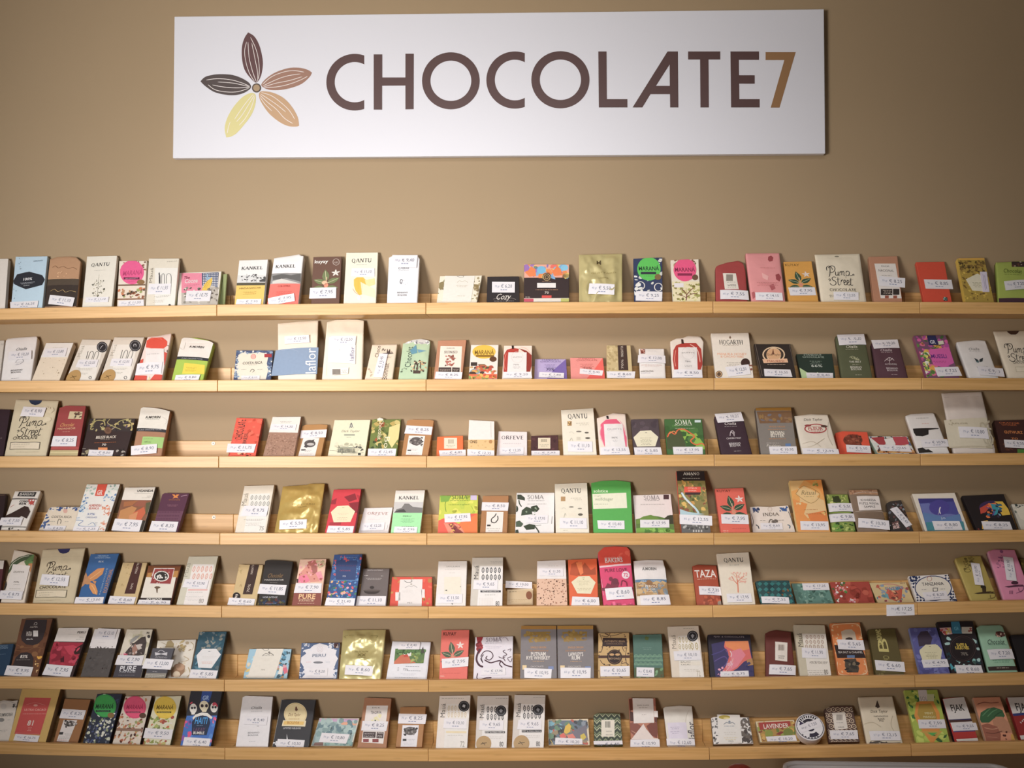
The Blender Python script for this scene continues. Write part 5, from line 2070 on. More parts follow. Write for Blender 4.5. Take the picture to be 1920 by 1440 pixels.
t 780 227 13 104 d09048 SINGLE ORIGIN
t 780 249 10 134 c4843c DIAS MADRUGADA 66
t 780 271 24 98 f0e8e0 PUTNAM
t 780 297 22 158 f0e8e0 RYE WHISKEY
g 780 320 74 1 d0a068
t 772 355 9 84 d9d0cc CHOCOLATE
r 674 346 702 376 e0c490
r 846 354 882 376 7484b0
P 778 402 182 62 -3 60 gr.|€ 10,95
@C box 18 7c7678 910 1152 905 82 1146 80 S:4c4038|right of two grey bars with gold top edge, rum text
r 900 78 1150 106 b0802c
q 940 125 1105 122 1100 180 950 190 94742c
n 935 122 1105 188 24 20 3 8c7038,7c7678,a08038
t 1028 227 13 104 d09048 SINGLE ORIGIN
t 1028 249 10 134 c4843c DIAS MADRUGADA 66
t 1030 273 24 98 f0e8e0 LAWLEY'S
t 1030 298 22 54 f0e8e0 RUM
g 1030 321 74 1 d0a068
t 1020 355 9 84 d9d0cc CHOCOLATE
r 926 348 956 376 e0c490
r 1092 354 1130 376 7484b0
P 1028 399 194 66 -1 60 gr.|€ 10,95
@C box 16 c9a468 1178 1395 1180 132 1385 128 S:8a5c34|cream-gold bar with black crackle pattern and dark round emblem
n 1182 130 1392 440 60 10 3 4c3424,6a4c34
k 1190 140 1210 200 1200 260 4 5c4434
k 1220 135 1270 150 1340 132 4 5c4434
k 1370 220 1360 300 1380 360 4 5c4434
k 1190 310 1220 345 1260 340 4 5c4434
k 1330 340 1360 330 1385 345 4 5c4434
k 1185 380 1195 440 4 5c4434
k 1200 150 1240 156 1260 130 4 5c4434
k 1355 260 1340 230 1350 220 4 5c4434
q 1178 282 1392 280 1392 298 1178 300 4a2c24
q 1210 164 1368 166 1372 220 1206 220 34201c
t 1288 187 13 136 a8845c AUTHENTIC BEAN
t 1288 204 9 110 8a6c4c CHOCOLATE
c 1288 292 50 2c1c18
o 1288 292 42 2 8a6444
e 1270 276 16 8 c99c64
e 1308 276 16 8 c99c64
t 1288 303 12 74 c9a47c BEYOND
q 1230 432 1350 432 1350 442 1230 442 2c1c18
P 1292 388 192 64 0 60 gr.|€ 10,65
@C box 16 4f7468 1420 1618 1410 142 1602 138 S:4c3c2c|muted green bar with rows of pale fan scales
z 1425 270 1612 350 6 3 88b490
b 365 450 4c5c38
n 1430 368 1615 440 20 20 3 6a9468,5c4c2c,7cac7c
q 1490 160 1500 152 1510 160 1518 155 1512 180 1492 178 5c6c34
g 1505 230 60 2 6a8c80
P 1492 394 118 60 -2 60 gr.|€ 8,40
@C box 12 d9cbb8 1672 1888 1642 88 1848 82|beige bar with gold outline beans and round black badge
q 1712 152 1840 140 1886 432 1722 432 efe8de
v 1682 190 30 90 8a8070 Mauá
m 1712 155 1800 245 4 2 b8a878
m 1790 190 1850 248 2 1 b8a878
g 1780 102 70 1 a89c88
c 1808 152 36 24242a
o 1808 152 27 3 8a8a90
q 1796 148 1808 138 1820 148 1808 168 9a9aa0
q 1720 325 1856 320 1858 348 1722 345 e9e0d0
t 1762 325 10 64 6a645c BALAO
t 1762 342 9 60 6a645c CACAU
g 1800 375 100 2 c4bcb0
t 1848 402 36 24 b8ae9c 72
P 1772 284 174 60 1 70 gr.|€ 10,10
@D box 16 24202c 38 305 22 128 278 128 S:181418|black bar with glowing orange, pink and violet jellyfish painting
q 44 185 130 165 268 165 295 285 300 385 70 385 3a3464
q 125 168 265 166 275 220 285 270 240 290 200 330 150 360 110 350 140 300 150 260 120 200 d9645c
q 125 168 265 166 272 215 200 230 130 200 ee8a4c
q 160 230 220 210 250 250 200 320 150 350 130 330 160 280 e07c8c
k 45 250 100 230 130 215 145 250 6 4c4484
k 60 290 120 260 140 290 100 340 6 5c4c8c
k 130 350 160 310 175 270 5 f0b0a8
k 155 225 165 245 160 262 5 f0d8d8
q 255 280 290 270 298 310 262 315 b08048
n 80 320 130 380 8 16 3 f08cac,e8a0b8
n 230 300 290 380 6 20 4 2c2c5c,3c3c6c
t 150 142 8 182 a89ca0 FJAK & CHOCOLATE
i 155 302 26 40 e8c8d8 jelly
P 184 368 164 38 1 77 gr.|€ 8,75
@D wrap 14 6a2c24 372 550 368 118 520 112 T:368,120,395,106,430,100,520,112 S:8a4c40|oxblood wrapped bar with small cream house-label and sticker
q 426 172 500 178 498 292 426 284 ece2d6
h 444 190 482 226 6 7a6c60
t 462 260 8 40 4a4038 WEISS
t 463 272 8 32 4a4038 FINCA
P 468 343 154 56 -3 60 gr.|€ 7,65
@D box 14 c4baa0 578 765 538 68 724 70|grey-beige bar with taupe diamond-bean panel, not leaning on others
q 588 122 730 124 765 382 626 382 e4dcd0
v 576 160 30 80 5c5448 Mauá
m 605 128 722 215 5 3 b0947c
r 700 215 738 270 dcd6d2
g 690 292 100 1 6a6054
t 685 298 12 100 8a7c70 MALAI GALGO
g 675 345 110 4 b0a698
t 732 352 26 24 8a8074 80
P 660 240 142 60 -3 70 gr.|€ 11,90
@D box 14 e08038 808 990 756 60 935 54 S:c86c2c|orange ornate-framed bar with a cut-out window and dark waist band
n 760 60 985 380 60 12 3 f4c890,f0b06c
k 775 90 780 70 920 66 945 140 5 f4d0a0
k 800 290 815 365 970 362 960 280 5 f4d0a0
q 822 110 850 98 885 96 905 115 915 160 830 165 c9b8a0
q 850 150 870 144 890 148 892 160 848 160 3a2c24
q 780 190 945 200 985 268 800 268 2c1c1c
t 878 234 11 144 e4dcd4 SEA SALT & CARAMEL
r 858 252 904 268 5a78a4
q 845 275 910 272 930 330 925 355 870 355 845 320 4a4034
n 850 280 925 350 12 26 4 34302a,7a6c54,2a2420
P 880 190 156 58 -3 100 gr.|€ 5,65
@D box 16 5c5024 1032 1205 985 96 1145 90|olive-brown bar with sideways gold gothic lettering
V 1058 130 40 130 c0b464 Bonnat
V 1100 300 34 90 a89c54 Chocolat
n 1050 330 1090 375 8 16 3 7a7038
v 1046 130 26 60 c9bc6c BONNAT
v 1072 190 60 80 c9bc6c B
P 1114 318 168 58 -5 100 gr.|€ 6,60
@D box 14 5c5c9c 1300 1480 1232 88 1395 84 S:8a94d0|indigo-violet bar with cream pentagon label partly under a sticker
n 1240 90 1470 370 50 30 3 6a6cac,4c4c88,7478b8,505090
q 1280 140 1300 110 1340 105 1370 150 1360 185 1290 200 44384c
q 1330 190 1390 185 1420 220 1412 280 1310 282 1292 230 e0d8b0
q 1292 222 1330 188 1400 190 1428 220 1420 280 1318 282 e0d8b0
g 1355 200 10 1 5a5040
g 1360 235 70 3 b0a884
g 1365 258 60 2 a09874
P 1388 302 158 46 1 50 gr.|€ 4,95
@D box 14 231c22 1490 1692 1397 52 1612 46|black tropical bar with dark round medallion and turquoise top tab
n 1420 130 1660 370 60 24 3 2c7c84,88c4c0,1c3c44,3c5c54,a8ccc8
q 1412 88 1480 84 1490 125 1440 130 1425 110 d9a8a8
n 1412 86 1480 128 10 16 4 e8d060,c04c4c,f0e0d8
r 1545 82 1608 122 d0c8b8
n 1580 84 1605 118 4 12 4 a84c44
q 1480 48 1530 48 1548 122 1490 122 2c7c9c
t 1515 92 20 30 6abcd4 GR
n 1402 52 1478 80 3 20 5 2a181c
c 1552 212 82 1e1418
o 1552 212 76 3 4c3838
o 1552 212 66 2 3a2c2c
t 1546 190 18 60 e8c83c KAFFE &
t 1548 208 18 80 e8c83c KAKAO NIBS
t 1562 244 18 40 8a8074 70%
q 1440 310 1480 300 1500 330 1460 340 3ca0b0
P 1590 342 156 56 -2 70 gr.|€ 8,60
@D wrap 16 98c4a4 1710 1885 1635 82 1790 72 T:1635,86,1660,72,1780,70,1796,85|mint green bar with black script and tiny praline photo
q 1750 112 1775 108 1800 116 1806 138 1770 145 1745 135 5c3430
n 1750 110 1805 142 10 12 3 8a4c40,e0c0a8,3c2420
i 1750 174 26 100 2c3430 Chocolat
g 1758 192 110 1 5c8a70
q 1700 322 1880 318 1886 342 1708 346 3a2824
g 1790 330 70 1 c9b8a8
g 1780 285 100 2 6a9c80
P 1778 250 148 58 1 70 gr.|€ 7,20
@D box 16 161014 1905 2060 1840 130 2000 125 F20|black bar at the right edge partly hidden by a small yellow box
@D box 10 c4a040 1905 2010 1872 245 1975 242|small mustard-yellow box at the right edge on the black bar
r 1884 258 1980 330 e0c870
r 1885 252 1920 256 3c2c14
=7
@A box 12 ddd4c8 -95 72 -30 150 148 142 T:-30,160,30,142,100,148,150,142 F8|white box with faint engraved lettering, behind the gold-bordered card
t 50 262 26 110 6a6864 DOMINICANA
n 110 160 145 210 5 16 3 4c4a48
k 0 160 60 150 120 170 140 200 3 a8a09a
c 30 195 24 cfc8c0
e 12 305 24 16 8a8884
g 75 305 24 1 a8a4a0
g 30 390 60 2 b0aca6
@A box 22 d0aa58 65 370 180 50 495 52 S:7a5c34|tall gold-bordered card with large coral red panel
q 205 122 418 126 328 426 118 420 cc4c48
k 215 180 290 165 370 185 2 e09c90
t 288 222 16 180 e8b0a4 ULTRA CACAO
g 280 255 190 1 e0a498
t 250 330 40 48 f4e4d8 81
e 292 186 18 9 e09c90
g 245 370 30 3 e8b8ac
l 130 410 320 418 1 e0a498
P 218 455 204 52 -3 50 gr.|€ 16,75
@A box 14 a06c3c 432 632 530 130 742 138 S:4c3020|kraft bar with hare engraving on white slip and sticker above
q 522 305 632 308 560 485 464 480 e4dcd8
e 572 335 48 24 5c5654
n 525 312 625 365 24 14 3 3c3836,8a8480,d0c8c4
q 488 405 520 405 514 425 482 425 3a3838
g 560 420 60 2 a8a29c
g 530 445 100 2 a8a29c
g 510 470 70 1 c06c60
P 596 260 210 76 -2 70 gr.|€ 8,25
@A box 16 2c3244 672 888 795 92 1000 92 S:1c1820|bar with bright green disc over navy and white folk figures
n 780 95 995 280 20 26 3 e4e4dc,3c4468
n 690 290 940 500 120 20 4 c9ccb4,4a5480,98a078,2c3244,dcdccc,6c7484
c 858 190 94 33a84c
o 858 190 88 3 2c8c3c
t 858 195 36 150 1c3c2c MARANÁ
r 785 225 905 240 1c3028
t 845 232 8 100 70b080 70% CHOCOLATE
e 908 268 28 22 8a6c3c
@A box 16 d9ccbc 915 1140 1025 112 1240 108 S:3a2420|bar with hot pink disc over brown folk village figures
n 925 260 1190 515 110 20 3 8a4c3c,c98c5c,5a3830,9aa064,e4d4bc,b86848
n 1030 112 1230 150 14 20 4 8a4c3c,c98c5c
b 375 396 94705c
c 1104 202 92 e84c78
o 1104 202 84 3 d03c68
t 1105 200 34 140 b82858 MARANÁ
r 1032 236 1150 250 8a1c40
t 1092 243 8 100 f0a0b8 70% CHOCOLATE
e 1168 270 28 22 5c4030
@A box 16 d9d4b4 1165 1388 1275 112 1485 108 S:5c5c34|bar with yellow disc over spice bowls, right of the pink-disc bar
n 1225 280 1440 380 34 24 3 a8b45c,c86c44,8a9c4c,d9d0a8,74803c,a84c3c
n 1170 465 1390 520 34 24 4 8a9440,d99470,c0b468,a85840,ece4d0
k 1330 350 1370 330 1410 335 8 e4dcd4
c 1350 204 92 f0cc30
o 1350 204 84 3 dcb424
t 1352 202 34 142 7a6414 MARANÁ
r 1282 236 1402 250 6a5a14
t 1340 243 8 100 e8d870 70% CHOCOLATE
P 1296 420 232 78 -2 70 gr.|€ 9,50
@A box 18 2a2a34 1472 1722 1562 60 1822 60 S:1c1c26|tall black bar with skull pattern, blue tab and pink flowers
q 1480 440 1500 330 1530 270 1800 270 1790 340 1760 440 1720 545 1470 545 3c70c0
n 1490 270 1790 480 50 28 3 e04c84,5088d0,8c50a8,3c70c0,e878a0
n 1560 160 1610 210 3 20 9 c83c54
q 1655 70 1740 70 1712 160 1640 160 2c4c94
t 1685 124 34 54 a8c4e8 GR
e 1582 212 30 40 ece8e0
e 1572 208 9 10 2a2a34
e 1594 206 9 10 2a2a34
q 1565 245 1600 245 1590 262 1568 262 ece8e0
e 1670 190 38 42 e4d8b8
e 1655 190 12 14 3a2c34
e 1690 190 12 14 3a2c34
q 1648 222 1695 222 1688 240 1655 240 e4d8b8
e 1752 205 30 40 ece8e0
e 1742 202 9 10 2a2a34
e 1764 202 9 10 2a2a34
n 1740 160 1790 190 5 18 4 c83c54
q 1575 290 1600 262 1650 245 1700 250 1740 285 1730 300 1690 272 1640 270 1600 290 1585 305 ece8e0
q 1572 320 1600 285 1660 268 1710 285 1720 330 1690 430 1570 430 22304c
t 1648 312 52 100 3c9ce0 HAITI
g 1635 352 50 1 8aa8c8
t 1632 385 30 96 6a4464 LAKAY
t 1628 412 20 90 ece8e0 BUMBLE
P 1610 492 216 74 -2 70 gr.|€ 6,40
@B box 16 f0ecee 180 445 240 115 488 114 T:240,118,265,106,488,114 S:9a8c84|smooth white bar with tiny text, leftmost on its ledge
i 355 205 20 92 5c5a60 Oialla
g 355 235 90 1 a8a4a8
g 365 356 16 1 6a6a70
t 330 410 12 94 6a6a72 BENIANO
t 326 430 12 84 6a6a72 BOLIVIA
g 318 482 50 1 b8b6bc
P 348 312 190 66 -2 100 gr.|€ 9,40
@B box 12 3a3a3e 480 775 555 138 838 140|dark grey bar with pale gold round emblem and ribbon
k 560 140 838 142 774 540 3 a8a49c
k 560 140 485 520 3 a8a49c
c 672 258 94 ecd9a4
o 672 258 86 2 c9a460
e 678 215 8 20 6a4434
q 668 225 680 195 694 228 6a4434
i 665 262 22 100 8a5c34 Dick Taylor
t 660 298 10 90 b0803c CHOCOLATE
q 572 308 760 312 752 360 560 356 f0e0b8
q 580 315 745 318 738 346 572 344 ecc468
t 655 328 20 100 b8803c BOLIVIA
t 645 373 14 145 d9d8dc LIMITED RELEASE
q 600 465 602 420 610 465 e4e4e8
n 485 485 600 510 8 20 3 dcdce0
P 632 505 222 72 -2 70 gr.|€ 10,50
@B box 10 e9e2cc 790 1130 868 288 1195 290|pale framed card with grey-green sea and pink sky painting
q 868 294 1185 296 1125 540 800 540 9cb4b4
q 872 294 1185 296 1178 320 865 318 c8a4c4
q 1030 325 1178 320 1170 350 1050 345 e8a888
n 850 310 1170 420 50 40 3 84a0a0,a8c0bc,6a8890,b4ccc8
n 900 480 1130 540 26 40 4 a0bcb0,6c9090,88aca8
q 815 540 830 490 900 488 895 540 84645c
k 1090 470 1130 410 1120 460 5 4a5450
k 1085 480 1110 430 4 4a5450
P 988 456 232 76 -3 70 gr.|€ 10,80
@B box 18 a87450 1175 1415 1238 122 1458 128 S:8a5c3c|kraft bar in clear wrap with white label and black text blocks
q 1255 188 1430 188 1390 500 1212 488 efe6e0
t 1333 205 9 66 5c4840 DICK
t 1332 244 22 90 6a6460 TIAOREA
n 1290 265 1370 320 6 24 3 ece4b0,e4e0c8
q 1318 305 1332 305 1330 316 1320 314 4c6440
q 1228 402 1330 404 1326 452 1224 450 4a3c3c
q 1338 404 1394 406 1390 456 1334 454 4a3c3c
t 1276 418 9 80 d9d0cc SELVATICO
t 1270 440 9 80 d9d0cc CACAO
t 1366 414 12 44 d9d0cc 70%
t 1362 440 14 40 d9d0cc 72%
r 1226 462 1272 486 8a3c40
r 1302 462 1352 488 8a3c3c
P 1320 356 210 76 -1 70 gr.|€ 8,25
@B box 16 ac7844 1488 1705 1530 200 1738 196|kraft bar in a clear bag that puffs above it, elephant engraving
q 1548 348 1682 348 1662 534 1532 530 e9e6ea
e 1612 395 52 34 5c5654
n 1560 365 1672 430 28 16 3 3c3836,8a8480,6a6460
r 1550 460 1580 478 3a3a3c
g 1620 465 60 2 b0aeb4
g 1598 495 90 2 c4c2c8
P 1626 298 230 80 -1 70 gr.|€ 8,25
+cellophane_top
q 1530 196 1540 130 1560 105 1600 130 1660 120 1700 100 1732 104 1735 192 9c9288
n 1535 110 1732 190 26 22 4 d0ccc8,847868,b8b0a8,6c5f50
@C box 12 e0d6cc 95 305 122 88 328 84|beige bar with pale gold bean panel and black badge, leftmost of three
q 170 142 322 142 305 446 150 446 efeae4
v 144 185 30 90 5c564c Mauá
m 172 150 305 235 6 2 d0c0a0
g 210 105 150 1 b8b0a0
c 284 157 36 24242a
o 284 157 28 2 8a8a90
q 272 160 280 145 294 150 290 168 b8b8bc
q 165 322 300 324 300 338 165 336 ead9b0
g 225 352 100 1 c0b8ac
h 165 375 240 440 8 e4dfd8
t 274 410 34 28 a8a298 72
P 226 275 158 64 -2 70 gr.|€ 10,10
@C box 12 d0c8c0 358 568 375 88 583 86|grey-beige bar with black bean panel and badge, middle of three
q 415 150 578 150 568 446 400 446 efeae6
v 404 190 30 90 4a4644 Mauá
m 432 155 555 252 5 2 4c4a50
g 540 105 90 1 a8a098
c 531 188 36 222228
o 531 188 27 2 8a8a90
q 518 186 531 174 544 186 531 202 8a8a90
r 424 324 558 338 4a4a4c
t 490 331 9 124 d9d4d0 PIET & MALLORCA
g 490 362 110 2 c8c2bc
t 534 410 30 26 6a6664 80
P 467 286 156 62 -1 70 gr.|€ 9,65
+round_seal
C 416 408 50 b08c54
k 395 412 415 405 438 402 5 5c4420
k 405 398 418 408 425 420 4 5c4420
@C box 12 d0c8c0 602 815 622 80 828 82|grey-beige bar with black bean panel and badge, rightmost of three
q 665 142 825 142 815 446 645 446 efeae6
v 648 182 30 90 4a4644 Mauá
m 675 148 802 245 5 2 4c4a50
g 785 100 80 1 a8a098
c 778 182 36 222228
o 778 182 27 2 8a8a90
q 766 182 775 166 790 178 780 196 8a8a90
r 670 316 802 332 3c3c40
t 736 324 9 124 d9d4d0 PIET & MALLORCA
g 735 355 110 2 c8c2bc
t 778 408 30 26 6a6664 80
P 722 282 158 62 -1 70 gr.|€ 9,65
+round_seal
C 668 406 52 b08c54
k 645 408 665 402 690 400 5 5c4420
k 655 392 668 405 676 418 4 5c4420
@C box 14 e8d8b8 850 1125 842 244 1112 240|wide framed card with a painting of a yellow pod and landscape
r 850 252 1104 442 6a7888
q 850 260 900 255 950 290 930 330 855 340 7ab0c0
n 855 255 1100 440 70 32 3 4a4c50,8a94a0,c05c4c,6c8c70,9c8a6c,54646c
q 1000 330 1100 280 1110 380 1040 400 787480
q 950 330 960 290 985 272 1000 290 990 330 965 342 e0b834
q 920 350 950 335 970 365 930 372 e0685c
q 970 350 1010 340 1030 370 980 372 e08070
q 1060 350 1085 338 1100 365 1080 385 1062 378 d0b83c
k 860 380 880 420 7 e0c040
b 432 446 ecc468
P 984 400 184 56 -3 70 gr.|€ 10,20
@C box 14 46523f 1155 1345 1148 215 1325 200 T:1148,218,1165,204,1290,204,1310,206 S:5c6c4c|bar with green and dark zigzag chevrons and cream house label
w 1150 205 1345 390 5 4 b8bc98,2e3a34,8a9870
r 1200 248 1288 360 ece4d2
h 1226 258 1262 300 6 4a4c40
t 1250 325 8 38 5a5850 WEISS
t 1252 348 8 46 4a4840 70% 50G
P 1247 418 194 56 1 60 gr.|€ 6,40
@C box 14 b87458 1400 1585 1382 105 1560 102 T:1382,106,1400,96,1400,104,1560,104|bar with macro photo of brown cocoa beans and white paper note
q 1380 110 1405 105 1410 180 1390 190 6a3424
q 1550 110 1565 110 1570 160 1545 150 a05c48
q 1385 270 1420 260 1510 320 1500 350 1420 355 1390 330 8a4c3c
k 1400 320 1440 340 1490 345 4 c08c70
q 1500 290 1540 260 1575 270 1580 330 1570 370 1530 350 7a3c2c
q 1390 190 1415 200 1420 260 1390 255 4a2420
q 1480 275 1500 310 1550 370 1590 372 1585 380 1400 378 ecdcd4
q 1555 220 1580 230 1578 270 1555 260 5c2c24
+paper_note
R 1408 105 1545 107 1552 268 1416 272 efe8e2
R 1550 190 1575 190 1578 232 1552 230 efe8e2
t 1478 152 9 80 7a6c64 SAN JUAN
g 1480 168 60 1 a89c94
g 1485 215 30 1 a89c94
P 1490 412 190 60 0 70 gr.|€ 10,90
@C pouch 10 efeadf 1645 1828 1612 166 1805 156 T:1612,172,1625,160,1720,152,1805,156|small white sachet with lilac label and sideways black lettering
v 1800 320 50 110 3a3440 laflor
q 1640 270 1765 268 1775 378 1650 380 e4dcec
g 1690 300 60 2 a89cb8
g 1690 330 60 2 a89cb8
k 1780 190 1765 230 1760 270 2 c0b8a8
P 1728 410 184 62 -1 70 gr.|€ 12,60
@D box 14 e0dcd8 60 300 42 208 270 208 T:42,212,60,205,270,208 S:7a7068|black and white patterned flat box behind a white paper sleeve
n 45 210 300 390 120 14 3 3c3a38,8a8886,5a5856,d0ccc8
n 225 210 300 390 46 22 4 6a6058,4a403c,7c746c
+paper_sleeve
R 78 192 214 194 232 396 90 396 efebe4
e 122 208 34 12 b8a430
e 135 214 20 5 e8dc90
k 118 252 135 240 152 246 170 240 186 252 4 7a8490
c 152 236 7 8a94a0
g 152 262 60 1 8a94a0
g 155 300 70 2 cfc9c0
g 160 332 80 2 d9cca8
t 162 353 9 28 8a8884 PES
@D box 14 d9c8a0 345 585 310 232 540 222 S:c9b890|cream-edged square box with LAVENDER on a red banner over fruit
q 320 240 532 230 580 385 352 385 b08838
n 325 240 575 385 50 24 3 c89838,6a7c2c,94a03c,d0a850,8a4c2c
q 328 240 515 230 520 258 480 270 335 285 a8342c
t 432 260 26 150 f0e4d8 LAVENDER
q 430 310 460 292 480 296 455 315 8a3430
k 445 300 470 305 8 8a3430
e 505 300 30 26 74802c
e 390 308 24 24 8a9434
e 460 375 40 10 d9ccb8
P 466 344 176 46 2 70 gr.|€ 10,20
@D box 14 5a4038 755 940 722 158 890 142 T:722,160,760,140,890,138 |brown bar with cream lace star pattern and small cream label
j 722 145 940 380 8 7 d0bca0
n 730 150 930 370 8 6 3 b8a084
q 768 182 845 176 862 276 785 284 ece4d8
h 795 192 832 226 6 6a6058
g 815 240 40 1 a8a098
t 822 268 8 36 4a443c WEISS
P 840 314 160 52 -1 60 gr.|€ 7,65
@D wrap 14 dccfb4 980 1195 925 90 1130 82 T:925,88,1020,84,1130,82|cream textured bar with black sail emblem, map line and sticker
q 1026 145 1038 106 1054 150 1040 156 4c3c34
k 1040 110 1028 150 3 2c2420
i 1050 174 16 100 4c3c30 Dick Taylor
t 1060 204 8 84 3c342c MADAGASCAR
t 1062 220 10 40 4a4038 BLACK
t 1062 232 9 24 4a4038 FIG
k 1130 200 1120 260 1160 320 1180 340 2 b4a488
k 960 250 1010 240 1060 270 2 c4b698
k 990 365 1040 355 1100 365 1180 362 5 4c443c
n 1000 358 1100 374 8 16 3 5c544c
P 1086 322 178 54 -1 57 gr.|€ 12,15
@D box 12 a8bc3c 1278 1478 1200 45 1400 42 S:c4cc5c|tall lime green bar with big orange mango and dark leaves
n 1215 50 1420 220 60 22 3 8aa82c,3c7c34,c0d04c,2c6c34,d0dc5c
n 1225 280 1440 360 8 40 4 b8c848,c8d458
q 1272 118 1300 112 1375 112 1412 180 1420 260 1400 330 1370 380 1290 260 1262 200 e0902c
q 1290 130 1360 125 1390 180 1400 240 1320 260 1280 190 b0902c
q 1290 290 1430 290 1395 330 1365 325 d0a03c
q 1340 300 1400 300 1370 320 50b04c
q 1278 30 1330 30 1348 110 1292 112 d9d0cc
r 1338 70 1380 112 ccd09c
t 1318 96 24 44 b0aaa4 SOL
t 1350 184 14 50 e4e0a8 MINT
t 1352 206 14 70 e4e0a8 MANGO
q 1388 340 1405 330 1430 350 1428 360 1402 352 34602c
q 1435 335 1440 318 1458 310 1452 330 34602c
q 1370 315 1400 312 1380 322 4c7834
P 1366 249 158 52 -1 70 gr.|€ 7,50
@D box 14 b8241f 1508 1650 1430 98 1562 85 T:1430,98,1445,92,1555,85 S:2c1c2c|bar with plain white top, brown waist and red-and-white base
q 1430 90 1558 82 1606 215 1465 225 e9e4e0
t 1520 150 38 80 3c3a38 FJAK
q 1464 222 1606 215 1610 222 1468 230 3a3c6c
b 224 240 4c2c24
q 1478 240 1620 232 1635 290 1495 292 e9e0dc
q 1495 292 1636 284 1640 292 1498 298 4c4480
q 1498 298 1638 292 1640 330 1510 336 bc2c24
q 1512 340 1652 332 1660 356 1520 360 e9e4d8
P 1566 266 136 44 0 70 gr.|€ 9,25
@D box 14 e89c74 1696 1870 1614 90 1775 84 S:f0c0a0|peach bar with a green-topped pineapple and brown hand shapes
k 1640 130 1680 118 1720 122 1770 118 4 7a2c28
q 1650 220 1660 180 1700 155 1740 148 1790 165 1805 200 1790 215 1740 215 1710 240 1665 240 3c6c44
k 1670 200 1700 170 1720 155 5 5c9464
k 1700 205 1730 175 1760 160 5 5c9464
k 1740 205 1765 185 1790 175 5 2c5434
q 1730 230 1750 205 1790 205 1830 240 1850 300 1750 300 c88c68
q 1665 255 1700 245 1760 265 1780 310 1780 350 1690 350 a8644c
k 1680 270 1730 280 1770 270 5 d09474
k 1690 300 1740 305 1790 290 5 7a4434
k 1700 325 1760 330 5 d09474
n 1795 280 1815 340 6 10 3 5c2c20
q 1840 310 1860 310 1868 350 1845 352 e0a83c
@D box 14 a0221f 1905 2080 1818 88 1980 84|white-topped red bar with a blue stripe, cut off at the right
q 1818 86 1985 82 1990 178 1850 190 e4e0da
t 1915 145 44 90 3c3a38 FJAK
q 1848 186 1990 176 1992 190 1855 200 343c7c
n 1870 210 1930 240 3 10 3 f0e8e4
q 1885 318 1960 312 1965 340 1895 350 e0dcd4
"""
PUMP = [  # hand-lettered "Pump Street": strokes in a 100 x 78 box, y down
 '3 20 2 10 8 4 15 3 22 8 24 16', '16 4 14 20 10 36 6 42', '8 10 20 2 30 3 34 10 30 20 20 26 14 24',
 '34 22 32 34 36 37 41 33 43 22', '43 22 42 36 46 37', '47 36 49 22', '49 27 54 21 56 25 54 36', '56 27 61 21 64 25 62 36 66 37',
 '72 22 68 46', '71 26 77 20 84 23 82 32 76 37 70 34', '82 34 90 36 98 30 100 33 97 36',
 '32 46 25 42 17 46 18 54 26 58 28 66 20 72 10 70 6 64', '38 44 35 66 38 71 42 69', '30 52 46 50', '45 70 48 54', '47 60 52 53 56 55',
 '57 63 64 60 65 55 60 53 57 60 58 69 64 70 68 66', '69 63 76 60 77 55 72 53 69 60 70 69 76 70 80 66', '86 44 82 66 85 71 90 68', '79 52 94 50',
 '2 52 8 50 10 54 4 57']
def leaf(I, L, cx, cy, ang, ln, wd, col, eps, vein='c9c9a0'):
    c, sn = math.cos(ang), math.sin(ang); pts = []
    for t in (0, .2, .45, .7, 1): pts.append((t * ln, wd / 2 * math.sin(math.pi * min(1, t ** .8 + .02))))
    for t in (.7, .45, .2): pts.append((t * ln, -wd / 2 * math.sin(math.pi * t ** .8)))
    I.poly(L, [(cx + x * c - y * sn, cy + x * sn + y * c) for x, y in pts], col, eps)
    I.stroke(L, [(cx, cy), (cx + ln * .85 * c, cy + ln * .85 * sn)], wd * .06, vein, eps + 4e-5)
def rounddisc(I, L, cx, cy, r, ry, col, e0, e1):
    n = 28; n0 = len(L.v)
    for k, (rr, e) in enumerate(((1, e0), (1, e1))):
        for i in range(n):
            t = i * math.tau / n; L.v.append(I.p3(cx + r * math.cos(t), cy + ry * math.sin(t), e))
    L.f.append(tuple(n0 + n + i for i in range(n))); L.c.append(hexc(col))
    for i in range(n):
        j = (i + 1) % n; L.f.append((n0 + i, n0 + j, n0 + n + j, n0 + n + i)); L.c.append(hexc(col))
def slab(I, L, pts, col, e0, e1, nx=6, ny=3):
    # quad pts: tl tr br bl in plane coordinates
    tl, tr, br, bl = pts; n0 = len(L.v); c = hexc(col)
    def P(u, v):
        a = [tl[i] + (tr[i] - tl[i]) * u for i in (0, 1)]; b = [bl[i] + (br[i] - bl[i]) * u for i in (0, 1)]
        return (b[0] + (a[0] - b[0]) * v, max(0.0015, b[1] + (a[1] - b[1]) * v))
    for j in range(ny + 1):
        for i in range(nx + 1):
            L.v.append(I.p3(*P(i / nx, j / ny), e1))
    g = lambda i, j: n0 + j * (nx + 1) + i
    for j in range(ny):
        for i in range(nx): L.f.append((g(i, j), g(i + 1, j), g(i + 1, j + 1), g(i, j + 1))); L.c.append(c)
    ring = [(i, 0) for i in range(nx)] + [(nx, j) for j in range(ny)] + [(i, ny) for i in range(nx, 0, -1)] + [(0, j) for j in range(ny, 0, -1)]
    m0 = len(L.v)
    for i, j in ring: L.v.append(I.p3(*P(i / nx, j / ny), e0))
    n = len(ring)
    for k in range(n):
        k2 = (k + 1) % n
        L.f.append((g(*ring[k]), m0 + k, m0 + k2, g(*ring[k2]))); L.c.append(c)
